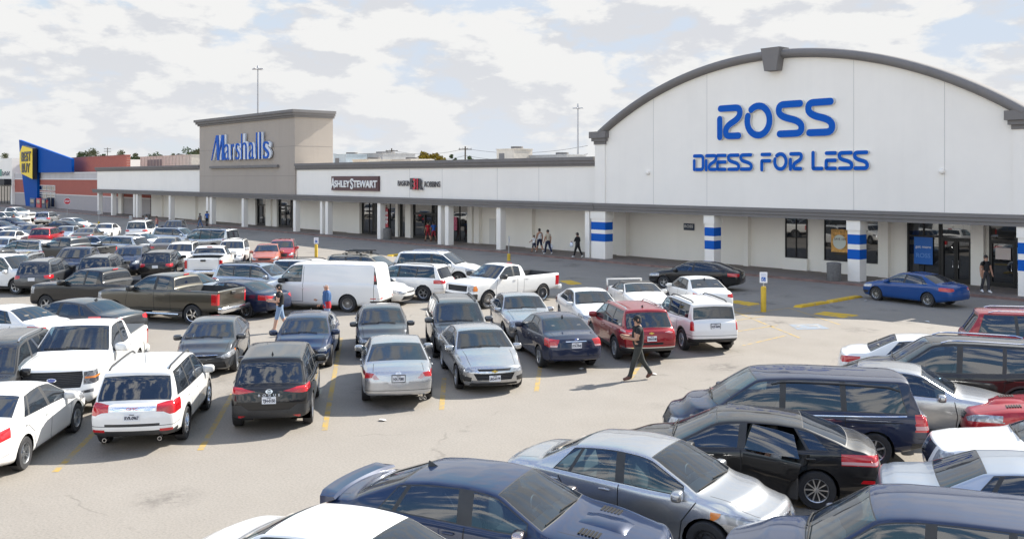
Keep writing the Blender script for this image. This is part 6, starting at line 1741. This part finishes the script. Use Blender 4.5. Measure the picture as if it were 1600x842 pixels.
p = gpt(105, 336.5); e = empty('stop_sign', p, face_rot(p)); tag(e, 'red octagonal stop sign on a thin post before the brick store', 'stop sign')
m = MB(); m.tube([(0, 0, 0), (0, 0, 2.6)], .035, 8); m.build('post', GALV, e)
def octa(r): return [(r*math.cos(RAD(22.5+45*i)), r*math.sin(RAD(22.5+45*i))) for i in range(8)]
MX_ = Matrix.Translation((.05, 0, 2.15)) @ Matrix(((0, 0, 1, 0), (1, 0, 0, 0), (0, 1, 0, 0), (0, 0, 0, 1)))
m = MB(); m.prism(octa(.52), 0, .02, MX_); m.cur = 1; m.prism(octa(.47), .021, .026, MX_); f = m.build('sign_panel', [SWH, simple('stop_red', (.55, .02, .035), .5)], e)
me = text_mesh('STOP', .36, .002, .82, bold=.012); me.transform(MX_ @ Matrix.Translation((0, 0, .029))); me.materials.append(SWH); link(bpy.data.objects.new('lettering', me), f)
BIN = simple('bin_concrete', (.16, .155, .15), .85, var=.25, vscale=9)
def bin_(px, py, label, r=.38, h=.98):
    p = gpt(px, py, .13); e = empty('litter_bin', p); tag(e, label, 'bin', 'round bins on the walkway')
    m = MB(); m.lathe([(r*.93, 0), (r, .05), (r, h-.1), (r*1.03, h-.1), (r*1.03, h-.02), (r*.9, h), (r*.55, h), (r*.5, h-.2), (.02, h-.2)], 'z', 24, cap=False); m.build('drum', BIN, e, smooth=True)
    m = MB(); m.lathe([(r*.54, h+.002), (r*.5, h+.03), (r*.44, h+.03), (r*.44, h+.002)], 'z', 24, cap=False); m.build('rim_ring', TRIM, e)
bin_(1303, 438.5, 'round grey bin beside a blue banded column under the arched store'); bin_(605.5, 374, 'dark round bin in front of the window with the tall red banner'); bin_(230, 346.5, 'dark round bin in front of the white shop row left of the taupe tower')
for px, py, nm in ((1013, 270, 'left'), (1472, 268, 'right')):
    p = wpt(px, py, YC-.02); m = MB(); m.lathe([(.14, 0), (.15, .05), (.12, .17), (.05, .22), (.01, .225)], 'y', 14, M=Matrix.Translation((p.x, YC-.005, p.z)) @ Matrix.Diagonal((1, -1, 1, 1)))
    o = m.build('wall_lamp', STUC, ross, smooth=True); o.location = -ross.location
# tall lamp masts and utility poles behind
MAST = simple('mast_steel', (.34, .35, .37), .5, metal=.5)
def mast(px, top, Y, label):
    p = wpt(px, top, Y); e = empty('lamp_mast', (p.x, p.y, 0)); tag(e, label, 'light mast', 'tall lamp masts behind the stores')
    H = p.z; s_ = H/29
    m = MB(); m.tube([(0, 0, 0), (0, 0, H-.3)], .24*s_+.06, 10, .09*s_+.04); m.build('pole', MAST, e, smooth=True)
    m = MB(); m.lathe([(.2*s_, H-.6), (.24*s_, H-.2), (.12*s_, H+.3*s_)], 'z', 10); m.build('pole_head', MAST, e)
    for k in range(4):
        a = math.pi/2*k+.5; M_ = Matrix.Translation((0, 0, H-.45)) @ Matrix.Rotation(a, 4, 'Z')
        m = MB(); m.rbox(.3*s_, 1.35*s_, -.2*s_, .2*s_, -.08, .12*s_, .03, M_); m.build('lamp_head', MAST, e)
mast(403, 105, 87.5, 'very tall lamp mast rising behind the taupe tower'); mast(903, 164, 87.5, 'slim lamp mast behind the shop row beside the arched store')
WOOD = simple('pole_wood', (.10, .085, .07), .9, var=.3)
upoles = []
for px, top, Y, lab in ((612, 232, 140, 'wooden utility pole behind the rooftop units'), (727, 229, 140, 'dark wooden utility pole behind the middle of the shop row'), (168, 231, 150, 'wooden utility pole with two crossarms over the brick store')):
    p = wpt(px, top, Y); e = empty('utility_pole', (p.x, p.y, 0)); tag(e, lab, 'utility pole', 'utility poles behind the stores'); upoles.append(p)
    m = MB(); m.tube([(0, 0, 0), (0, 0, p.z)], .26, 8, .17); m.build('pole', WOOD, e)
    for dz in ((.6, 1.8) if px == 168 else (.7,)):
        m = MB(); m.box(-1.6, 1.6, -.09, .09, p.z-dz-.1, p.z-dz+.1, Matrix.Rotation(RAD(60), 4, 'Z')); m.build('crossarm', WOOD, e)
        for x in (-1.4, -.6, .6, 1.4):
            v = Matrix.Rotation(RAD(60), 3, 'Z') @ Vector((x, 0, p.z-dz+.1)); m = MB(); m.tube([v, v+Vector((0, 0, .28))], .08, 6); m.build('insulator', GALV, e)
def wire(a, b, sag, label):
    pts = [a.lerp(b, i/20)-Vector((0, 0, sag*4*(i/20)*(1-i/20))) for i in range(21)]
    e = MB().tube(pts, .035, 5).build('overhead_wire', simple('wire_dark', (.05, .05, .055), .6)); tag(e, label, 'wire', 'overhead wires behind the stores')
A_, B_ = upoles[0], upoles[1]
ex = B_+(B_-A_)*1.3; le_ = A_-(B_-A_)*1.1
for k, dz in enumerate((.5, 2.2)):
    d = Vector((0, 0, -dz)); nm = ('upper', 'lower')[k]
    wire(A_+d, B_+d, 1.2, nm+' dark wire strung between the two utility poles over the shop row'); wire(B_+d, ex+d, 1.3, nm+' dark wire running right from the dark utility pole to the arched store'); wire(le_+d, A_+d, 1.3, nm+' dark wire running left from the utility pole towards the taupe tower')

# ------------------------------------------------------------------ rooftop units
RT1 = simple('unit_beige', (.50, .46, .40), .7, var=.12); RT2 = simple('unit_grey', (.33, .33, .33), .6, var=.15); RT3 = simple('unit_blue_grey', (.36, .42, .46), .6, var=.1)
def unit(px0, px1, top, Y, mat, label, base=6.3, ribs=0, hood=False, dep=3.0, cat='rooftop unit'):
    a, b = wpt(px0, top, Y), wpt(px1, top, Y); z1 = (a.z+b.z)/2
    e = empty('rooftop_unit', ((a.x+b.x)/2, Y, base)); tag(e, label, cat, 'air conditioning units on the flat roofs')
    w = abs(b.x-a.x)/2; h = z1-base
    m = MB(); m.box(-w, w, 0, dep, .3, h-.1); m.box(-w-.06, w+.06, -.06, dep+.06, h-.098, h); 
    m.build('casing', mat, e)
    m = MB(); m.box(-w*.9, w*.9, .1, dep-.1, 0, .298); m.build('kerb_base', TRIM, e)
    for i in range(ribs):
        x = -w+2*w*(i+.5)/ribs; m = MB(); m.box(x-.05, x+.05, -.07, -.004, .35, h-.15); m.build('panel_rib', mat, e)
    m = MB(); m.box(-w*.7, -w*.1, -.03, -.003, .3+(h*.2), h*.8); m.build('louvre', simple('louvre_dark', (.12, .12, .125), .6), e)
    m = MB(); m.lathe([(min(w, dep/2)*.5, h), (min(w, dep/2)*.5, h+.22), (min(w, dep/2)*.42, h+.22), (min(w, dep/2)*.4, h+.02)], 'z', 16, M=Matrix.Translation((w*.3, dep/2, 0)), cap=False); m.build('fan_ring', TRIM, e)
unit(219, 299, 243.5, 62, RT1, 'wide beige ribbed roof unit behind the short white shop row', ribs=16, base=6.6)
unit(521, 541, 241, 62, RT3, 'low blue grey unit right beside the taupe tower'); unit(540, 598, 240, 66, RT2, 'large grey unit with a dark louvre right of the taupe tower', dep=5)
unit(551, 576, 249, 58, RT1, 'small beige unit in front of the large grey roof unit'); unit(600, 642, 249, 62, RT1, 'low wide beige unit under the left utility pole')
unit(776, 803, 232.5, 60, RT1, 'tall beige box unit standing up over the cornice near the arched store', dep=2.4); unit(824, 886, 242, 62, RT2, 'long low grey unit just over the cornice near the arched store', dep=2.5)

# ------------------------------------------------------------------ trees on the skyline
def leafmat(name, a, b):
    m, nt, bb_ = new_mat(name); n = noise(nt, .9, 4, .6, objco(nt))
    oi = nd(nt, 'ShaderNodeNewGeometry').outputs['Random Per Island']
    lk(nt, mixc(nt, oi, ramp(nt, n, [(.3, a), (.7, b)]), b), bb_.inputs['Base Color']); bb_.inputs['Roughness'].default_value = .7; bb_.inputs['Specular IOR Level'].default_value = .2
    return m
LEAF = [leafmat('leaf_dark', (.05, .075, .035), (.105, .14, .065)), leafmat('leaf_olive', (.085, .10, .05), (.15, .155, .085)), leafmat('leaf_yellow', (.14, .12, .02), (.30, .22, .03))]
BARK = simple('bark', (.09, .07, .055), .9, var=.3)
def tree(px, top, Y, wpx, mat, label, seed):
    R = random.Random(seed); p = wpt(px, top, Y); t = (p-Vector((0, 0, CAMH))).length
    H = p.z; rad = wpx*1.5*t/FPX/2; H += 1.2; e = empty('tree', (p.x, p.y, 0)); tag(e, label, 'tree', 'trees on the skyline behind the stores')
    m = MB(); m.tube([(0, 0, 0), (.2, 0, H*.3), (0, .2, H*.55)], .38, 8, .2)
    tips = []
    for k in range(5):
        a = R.uniform(0, 6.3); q = Vector((math.cos(a)*rad*.55, math.sin(a)*rad*.55, H*R.uniform(.6, .82)))
        m.tube([(0, .1, H*R.uniform(.3, .5)), q*.6+Vector((0, 0, H*.22)), q], .16, 6, .06); tips.append(q)
    m.build('trunk', BARK, e)
    cl = []
    for k in range(15):
        a, u = R.uniform(0, 6.3), R.uniform(-.75, 1)
        rr = rad*math.sqrt(max(.05, 1-u*u))*R.uniform(.35, .85)
        cl.append((Vector((math.cos(a)*rr, math.sin(a)*rr, H*.66+u*H*.27)), rad*R.uniform(.25, .45)))
    vs = []; fs = []
    for c, r in cl:
        for i in range(95):
            d = Vector((R.gauss(0, 1), R.gauss(0, 1), R.gauss(0, 1)*.8)); d = d.normalized()*r*R.uniform(.4, 1.05)
            q = c+d
            if q.z > H: q.z = H-R.random()*.4
            s = R.uniform(.22, .5); u = Vector((R.gauss(0, 1), R.gauss(0, 1), R.gauss(0, 1))).normalized(); v = u.orthogonal().normalized()
            n = len(vs); vs += [q-u*s, q+v*s*.6, q+u*s, q-v*s*.6]; fs.append((n, n+1, n+2, n+3))
    m = MB(); m.add(vs, fs); m.build('crown', mat, e, fix=False)
TREES = [(8, 241, 175, 15, 1, 'small grey green tree at the far left edge behind the pale store'), (127, 236, 160, 16, 0, 'leftmost dark tree over the red brick block'), (143, 235, 165, 20, 1, 'olive tree over the red brick block beside the utility pole'),
    (158, 239, 170, 12, 0, 'small dark tree just left of the utility pole'), (191, 238, 160, 22, 1, 'olive tree just right of the utility pole and brick block'), (204, 245, 150, 16, 0, 'low dark tree left of the wide beige roof unit'),
    (213, 241, 165, 14, 1, 'thin olive tree touching the left end of the wide beige roof unit'), (243, 240, 170, 18, 0, 'dark tree crown showing over the wide beige roof unit'), (278, 238, 165, 16, 1, 'olive tree crown above the right part of the wide beige roof unit'),
    (296, 234, 155, 26, 0, 'dark green tree against the left side of the taupe tower'), (309, 236, 165, 18, 1, 'olive tree half hidden by the left edge of the taupe tower'), (663, 243, 170, 18, 2, 'yellow tree showing over the middle of the shop row'), (681, 242, 175, 22, 2, 'wider yellow tree right of the other yellow tree'),
    (706, 245.5, 180, 14, 0, 'low dark tree just left of the dark utility pole'), (735, 246.5, 180, 14, 0, 'low dark tree just right of the dark utility pole'), (655, 246, 190, 12, 1, 'small olive tree left of the yellow trees')]
for i, (px, top, Y, w, k, lab) in enumerate(TREES): tree(px, top, Y, w, LEAF[k], lab, 40+i)

# ------------------------------------------------------------------ people
SKIN = [simple('skin_tan', (.42, .23, .15), .55), simple('skin_brown', (.16, .08, .05), .55), simple('skin_light', (.55, .33, .24), .55)]
def cloth(name, col): return simple('cloth_'+name, col, .85, var=.18, vscale=7)
HAIR = simple('hair_dark', (.015, .012, .01), .7)
def person(loc, head, h, label, shirt, legs, shoes, skin=0, pose='walk', shorts=False, cap=None, brim=0, hair=True, arms=((10, 15), (-12, 20)), turn=0.0, sleeve=.5, phase=1.0, name='person', group=None, tank=False):
    S = h*1.035/1.75; J = {}; E = []; MTL = {}
    def v(n, co, r): J[n] = (Vector(co), r*(1.22 if r > .03 else 1.1))
    def e(a, b, m): E.append((a, b, m))
    if pose == 'walk': la = ((17*phase, 4), (-17*phase, 16))
    elif pose == 'stand': la = ((3, 3), (-3, 2))
    elif pose == 'sit': la = ((80, 78), (76, 74))
    else: la = ((10, 6), (-8, 10))
    v('pel', (0, 0, .95), .125); v('waist', (0, 0, 1.10), .122); v('chest', (.01, 0, 1.30), .138); v('collar', (0, 0, 1.43), .085); v('neck', (.01, 0, 1.50), .052); v('jaw', (.035, 0, 1.575), .072); v('skull', (.02, 0, 1.655), .093)
    e('pel', 'waist', 1); e('waist', 'chest', 1); e('chest', 'collar', 1); e('collar', 'neck', 0); e('neck', 'jaw', 0); e('jaw', 'skull', 0)
    D = lambda a, o=0.0: Vector((math.sin(RAD(a)), o, -math.cos(RAD(a)))).normalized()
    low = 9
    for sd, (a, b) in ((1, la[0]), (-1, la[1])):
        n = 'L' if sd > 0 else 'R'
        hp = Vector((0, sd*.085, .90)); kn = hp+D(a, sd*.03)*.42; an = kn+D(a-b)*.41; ft = an+Vector((.055, 0, -.045)); to = an+Vector((.19, sd*.02, -.055))
        if pose == 'walk' and a < 0: to = an+Vector((.14, sd*.02, -.12)); ft = an+Vector((.03, 0, -.06))
        v('hip'+n, hp, .095); v('knee'+n, kn, .064); v('mid'+n, kn.lerp(an, .35), .060); v('ank'+n, an, .044); v('heel'+n, an+Vector((-.035, 0, -.05)), .045); v('toe'+n, to, .036)
        e('pel', 'hip'+n, 2); e('hip'+n, 'knee'+n, 2); e('knee'+n, 'mid'+n, 0 if shorts else 2); e('mid'+n, 'ank'+n, 0 if shorts else 2); e('ank'+n, 'heel'+n, 3); e('ank'+n, 'toe'+n, 3)
        low = min(low, an.z-.09, to.z-.036)
    hands = {}
    for sd, (a, b) in ((1, arms[0]), (-1, arms[1])):
        n = 'L' if sd > 0 else 'R'
        sh = Vector((0, sd*.185, 1.40)); el = sh+D(a, sd*.16)*.28; wr = el+D(a+b, -sd*(.30 if b > 40 else .0))*.25; hd = D(a+b, -sd*(.30 if b > 40 else 0)); hands[n] = wr+hd*.08
        v('sho'+n, sh, .068); v('upm'+n, sh.lerp(el, sleeve), .054); v('elb'+n, el, .043); v('wri'+n, wr, .031); v('palm'+n, wr+hd*.06, .036)
        e('collar', 'sho'+n, 0 if tank else 1); e('sho'+n, 'upm'+n, 0 if tank else 1); e('upm'+n, 'elb'+n, 0 if sleeve < .9 else 1); e('elb'+n, 'wri'+n, 0 if sleeve < .95 else 1); e('wri'+n, 'palm'+n, 0)
        sidev = hd.cross(Vector((0, 1, 0))).normalized(); lat = hd.cross(sidev).normalized()
        for k in range(4):
            b0 = wr+hd*.085+sidev*(-.027+.018*k); L_ = (.062, .074, .07, .054)[k]
            v('f%d%s' % (k, n), b0+hd*L_*.5, .0095); v('g%d%s' % (k, n), b0+hd*L_+lat*sd*-.018, .008)
            e('palm'+n, 'f%d%s' % (k, n), 0); e('f%d%s' % (k, n), 'g%d%s' % (k, n), 0)
        v('th'+n, wr+hd*.06-sidev*.045, .011); v('tj'+n, wr+hd*.095-sidev*.058, .009); e('palm'+n, 'th'+n, 0); e('th'+n, 'tj'+n, 0)
    names = list(J); ix = {n: i for i, n in enumerate(names)}
    me = bpy.data.meshes.new('body'); me.from_pydata([tuple(J[n][0]) for n in names], [(ix[a], ix[b]) for a, b, m in E], [])
    ob = bpy.data.objects.new('tmp', me); COL.objects.link(ob)
    ob.modifiers.new('s', 'SKIN'); sb = ob.modifiers.new('u', 'SUBSURF'); sb.levels = 1; sb.render_levels = 1
    for n, sv in zip(names, me.skin_vertices[0].data):
        r = J[n][1]; sv.radius = (r, r); sv.use_root = (n == 'pel')
        if n in ('pel', 'waist', 'chest'): sv.radius = (r*1.18, r*.82)
    dg = bpy.context.evaluated_depsgraph_get(); bm_ = bpy.data.meshes.new_from_object(ob.evaluated_get(dg))
    bpy.data.objects.remove(ob); bpy.data.meshes.remove(me)
    bm_.name = 'body'; bm_.materials.clear()
    for q in (SKIN[skin], shirt, legs, shoes): bm_.materials.append(q)
    segs = [(J[a][0], J[b][0], m) for a, b, m in E]
    mi = []
    for f in bm_.polygons:
        c = f.center; best = 9; bmn = 0
        for a, b, m in segs:
            ab = b-a; t = max(0, min(1, (c-a).dot(ab)/max(1e-9, ab.length_squared))); d = (c-(a+ab*t)).length_squared
            if d < best: best = d; bmn = m
        if bmn == 2 and c.z > .97: bmn = 1
        mi.append(bmn)
    bm_.polygons.foreach_set('material_index', mi); bm_.polygons.foreach_set('use_smooth', [True]*len(mi))
    bm_.transform(Matrix.Diagonal((S, S, S, 1)) @ Matrix.Translation((0, 0, -low)))
    root = empty(name, loc, RAD(head)); tag(root, label, 'person', group)
    link(bpy.data.objects.new('body', bm_), root)
    hz = Vector((.02*S, 0, (1.665-low)*S))
    def capm(rx, ry, rz, mat, nm, z0):
        vs = []; fs = []; n1, n2 = 6, 14
        for i in range(n1+1):
            a = math.pi/2*(1-i/n1)
            for j in range(n2):
                b = 2*math.pi*j/n2; lowr = z0*(1 if math.cos(b) > .3 else 1.9)
                vs.append((rx*math.cos(a)*math.cos(b), ry*math.cos(a)*math.sin(b), rz*math.sin(a)-(lowr if i == n1 else 0)))
        for i in range(n1):
            for j in range(n2): fs.append((i*n2+j, i*n2+(j+1) % n2, (i+1)*n2+(j+1) % n2, (i+1)*n2+j))
        m = MB(); m.add(vs, fs)
        return m
    if cap is not None:
        m = capm(.112*S, .098*S, .105*S, cap, 'cap', .01); m.prism([(.07*S, -.07*S), (.16*S, -.055*S), (.185*S, 0), (.16*S, .055*S), (.07*S, .07*S)], .0, .014*S)
        o = m.build('cap', cap, root, smooth=True); o.location = hz+Vector((0, 0, .005)); o.rotation_euler = (0, 0, RAD(turn))
        if hair:
            m = capm(.104*S, .097*S, .05*S, HAIR, 'hair', .045*S); o = m.build('hair', HAIR, root, smooth=True); o.location = hz-Vector((.012*S, 0, .02))
    elif hair:
        m = capm(.108*S, .100*S, .108*S, HAIR, 'hair', .035*S); o = m.build('hair', HAIR, root, smooth=True); o.location = hz+Vector((-.008*S, 0, 0)); o.rotation_euler = (0, 0, RAD(turn))
    fm = MB(); T_ = Matrix.Rotation(RAD(turn), 4, 'Z')
    fm.add([T_ @ Vector(q)*S for q in ((.095, -.014, -.045), (.095, .014, -.045), (.128, 0, -.05), (.10, 0, .0))], [(0, 1, 2), (0, 2, 3), (1, 3, 2), (0, 3, 1)])
    o = fm.build('nose', SKIN[skin], root); o.location = hz
    em = MB()
    for sy in (-1, 1): em.lathe([(.011*S, 0), (.007*S, .006*S), (.001, .008*S)], 'z', 8, M=T_ @ Matrix.Translation((.088*S, sy*.034*S, -.01*S)) @ Matrix.Rotation(math.pi/2, 4, 'Y'))
    o = em.build('eyes', HAIR, root); o.location = hz
    mm = MB(); mm.box(.094*S, .102*S, -.022*S, .022*S, -.084*S, -.076*S, T_); o = mm.build('mouth', simple('lips', (.25, .09, .08), .5), root); o.location = hz
    for sy in (-1, 1):
        k = MB(); k.rbox(-.02*S, .014*S, -.012*S, .012*S, -.035*S, .028*S, .008*S, T_ @ Matrix.Translation((-.002*S, sy*.096*S, -.015*S))); o = k.build('ear', SKIN[skin], root); o.location = hz
    root['hand'] = 0; del root['hand']
    Rz = Matrix.Rotation(RAD(head), 3, 'Z')
    return root, {k: Vector(loc)+Rz @ ((q+Vector((0, 0, -low)))*S) for k, q in hands.items()}
BLKC, WHC, DEN, DENS = cloth('black', (.012, .012, .013)), cloth('white', (.68, .68, .67)), cloth('denim', (.09, .15, .27)), cloth('light_denim', (.22, .31, .45))
GRNG, BEI, REDC_, BLUC, NAVC = cloth('grey_green', (.036, .038, .034)), cloth('beige', (.50, .43, .33)), cloth('red', (.45, .02, .03)), cloth('blue', (.03, .12, .42)), cloth('navy', (.015, .02, .05))
SHW, SHB, SHK = simple('shoe_white', (.7, .7, .7), .6), simple('shoe_brown', (.12, .05, .035), .6), simple('shoe_black', (.02, .02, .02), .5)
def gp(px, py, z=0.0): p = gpt(px, py, z); return (p.x, p.y, z)
HLf = 229
_, hd = person(gp(997, 593.5), HLf+4, 1.78, 'man in black cap and t shirt and grey green trousers crossing the open aisle', BLKC, GRNG, SHB, 0, cap=BLKC, arms=((22, 78), (18, 84)), phase=1.15)
def bag(p, label, s=1.0):
    me = ell('bag', simple('bag_plastic', (.62, .66, .74), .4, var=.3, vscale=9), .16*s, .10*s, .19*s, 2.4, 8)
    e = empty('shopping_bag', Vector(p)-Vector((0, 0, .40*s))); tag(e, label, 'bag', 'plastic shopping bags'); o = link(bpy.data.objects.new('pouch', me), e); o.location = (0, 0, .17*s)
    m = MB(); m.tube([(-.05*s, 0, .30*s), (0, 0, .41*s), (.05*s, 0, .30*s)], .012*s, 5); m.build('handle', me.materials[0], e)
def phone(p, label):
    m = MB(); m.rbox(-.04, .04, -.006, .006, -.075, .075, .004, Matrix.Rotation(RAD(50), 4, 'X')); o = m.build('phone', simple('phone_black', (.02, .02, .025), .15)); o.location = p; tag(o, label, 'phone', 'phones held by people')
phone((hd['L']+hd['R'])/2+Vector((0, 0, .01)), 'phone held by the man in the black cap crossing the open aisle')
_, hd = person(gp(437, 519.5), HLf+10, 1.72, 'man in black cap and denim shorts looking at a phone beside the white van', BLKC, DENS, SHK, 2, shorts=True, cap=BLKC, arms=((18, 80), (14, 84)), phase=.9)
phone((hd['L']+hd['R'])/2, 'phone held by the man in denim shorts')
_, hd = person(gp(511, 518.5), HLf+25, 1.74, 'balding man in a blue and red shirt standing in front of the white van', cloth('blue_red', (.05, .12, .27)), DENS, SHK, 0, pose='stand', hair=False, arms=((12, 50), (14, 80)), sleeve=1.0)
m = MB(); m.lathe([(.170, .90), (.175, .98), (.168, 1.08), (.160, 1.16)], 'z', 18, M=Matrix.Diagonal((.86, 1.1, 1, 1)), cap=False)
rt_ = [o for o in bpy.data.objects if o.get('label', '').startswith('balding')][0]; m.build('shirt_hem', REDC_, rt_, smooth=True)
person(gp(1540, 457.5, .13), 330, 1.76, 'man with black hair, black t shirt and dark patterned trousers at the store doors', BLKC, cloth('pattern', (.035, .035, .04)), SHW, 0, pose='stroll')
_, hd = person(gp(902.5, 402.5, .13), 190, 1.70, 'person all in black with white shoes and a cap walking alone on the covered walk', BLKC, BLKC, SHW, 0, cap=BLKC, arms=((25, 60), (-5, 20)), sleeve=1.0, phase=1.1)
bag(hd['L'], 'white plastic bag held by the person all in black', .95)
person(gp(834.5, 394.5, .13), 175, 1.25, 'child in a white top and dark shorts walking ahead of two adults', WHC, NAVC, SHB, 0, shorts=True, arms=((35, 30), (-5, 10)))
person(gp(843, 394.0, .13), 170, 1.72, 'adult in a black cap, sleeveless white top and dark shorts beside the child', WHC, NAVC, SHW, 0, shorts=True, cap=BLKC, tank=True)
_, hd = person(gp(856, 397.5, .13), 175, 1.74, 'man in a beige shirt and dark trousers carrying a white bag behind the child', BEI, NAVC, SHW, 0)
bag(hd['R'], 'bulging white plastic bag carried by the man in the beige shirt', 1.25)
person(gp(668.5, 376.8, .13), 175, 1.66, 'person in a long red top at the shop door between the columns', REDC_, cloth('red_dark', (.25, .02, .03)), SHB, 0, shorts=True, phase=1.2)
person(gp(677.5, 377.8, .13), 170, 1.70, 'person in a blue shirt and red shorts behind the person in red', BLUC, cloth('red_dark', (.25, .02, .03)), SHB, 1, shorts=True)
person(gp(283, 339.5, .13), 60, 1.80, 'man in a black shirt and blue jeans on the walk left of the taupe tower', BLKC, DEN, SHK, 1, pose='stand')
person(gp(272.5, 339.5, .13), 230, 1.70, 'person all in black beside a white column left of the taupe tower', BLKC, BLKC, SHK, 1, pose='stroll')
person(gp(314.5, 341.5, .13), 200, 1.76, 'man in a white shirt and grey trousers under the taupe tower canopy', WHC, cloth('grey', (.12, .12, .13)), SHK, 1, pose='stand', arms=((20, 30), (20, 40)))
person(gp(323.5, 354.5), 330, 1.78, 'man in a bright blue shirt and black trousers in the shaded lane', BLUC, BLKC, SHK, 1, arms=((30, 40), (-8, 15)))
person(gp(312.5, 356.0), 215, 1.62, 'person in a grey top and jeans walking left of the man in bright blue', cloth('grey_top', (.16, .15, .15)), DEN, SHK, 1)
person(gp(229, 363.5), 240, 1.78, 'man in a white t shirt standing behind the white suv with a dark rear window', WHC, cloth('khaki', (.3, .22, .15)), SHK, 0, pose='stand')
person(gp(21, 359.5), 330, 1.70, 'person in a dark red top standing among the far cars at the left', cloth('wine', (.16, .03, .035)), BLKC, SHK, 0, pose='stand')
person(gp(245, 364), 250, 1.66, 'person with reddish hair half hidden behind the far cars near the dark suv', cloth('pink', (.4, .16, .14)), DEN, SHK, 2, pose='stand', hair=True)
person(gp(73.5, 326.5, .13), 300, 1.74, 'person in a red shirt in front of the brick store entrance', REDC_, cloth('khaki', (.3, .22, .15)), SHK, 0, pose='stand')
def in_car(label_part, local, **k):
    mn, loc, rz, lab = next(q for q in PLACED if label_part in q[3]); v = Matrix.Rotation(rz, 3, 'Z') @ Vector(local)
    return (loc[0]+v.x, loc[1]+v.y, local[2]), math.degrees(rz)
l_, h_ = in_car('black sedan driving past', (.16, .37, .0)); person(l_, h_, 1.60, 'driver in a bright blue shirt at the wheel of the black sedan driving past', BLUC, BLKC, SHK, 0, pose='sit', arms=((45, 30), (45, 30)))
l_, h_ = in_car('left rear door standing open', (-.62, .46, .0)); person(l_, h_, 1.56, 'passenger in a white top sitting behind the open rear door', WHC, BLKC, SHK, 0, pose='sit', arms=((30, 30), (30, 30)))
# red and blue vending cabinets by the brick store doors
for px0, px1, mat, lab in ((46.5, 54, simple('cabinet_blue', (.03, .08, .2), .5), 'dark blue cabinet at the foot of the blue wedge'), (56.5, 63, simple('cabinet_red', (.5, .03, .04), .5), 'red cabinet beside the brick store doors'), (65, 70.5, simple('cabinet_navy', (.04, .06, .12), .5), 'dark cabinet just right of the red cabinet')):
    a, b = wpt(px0, 300, 49.2), wpt(px1, 300, 49.2); e = empty('vending_cabinet', ((a.x+b.x)/2, 49.2, .13)); tag(e, lab, 'cabinet', 'cabinets by the brick store')
    w = (b.x-a.x)/2; m = MB(); m.rbox(-w, w, 0, .8, 0, 1.75, .05); m.build('cabinet_body', mat, e); m = MB(); m.box(-w*.7, w*.7, -.02, -.004, .7, 1.5); m.build('cabinet_window', PANE, e)
# scraps of paper on the asphalt
for i, (px, py, lab) in enumerate(((1021, 585, 'white scrap of paper behind the heels of the walking man'), (1353, 470.5, 'small pale scrap beside the front wheel of the bright blue sedan'), (1448, 503, 'thin white scrap in the shade near the white compact sedan at the right'), (598, 657, 'tiny white scrap on the open asphalt below the silver sedan with twin exhausts'), (375, 529, 'pale scrap on the ground just left of the man in denim shorts'), (908, 577, 'white scrap on the ground behind the navy older sedan'))):
    p = gpt(px, py); R = random.Random(i); m = MB()
    pts = [Vector((R.uniform(.7, 1)*.13*math.cos(t), R.uniform(.7, 1)*.09*math.sin(t), R.uniform(.012, .05))) for t in [1.05*k for k in range(6)]]
    m.add(pts+[Vector((0, 0, .045))], [(k, (k+1) % 6, 6) for k in range(6)]); o = m.build('paper_scrap', SWH, fix=False); o.location = p; tag(o, lab, 'litter')
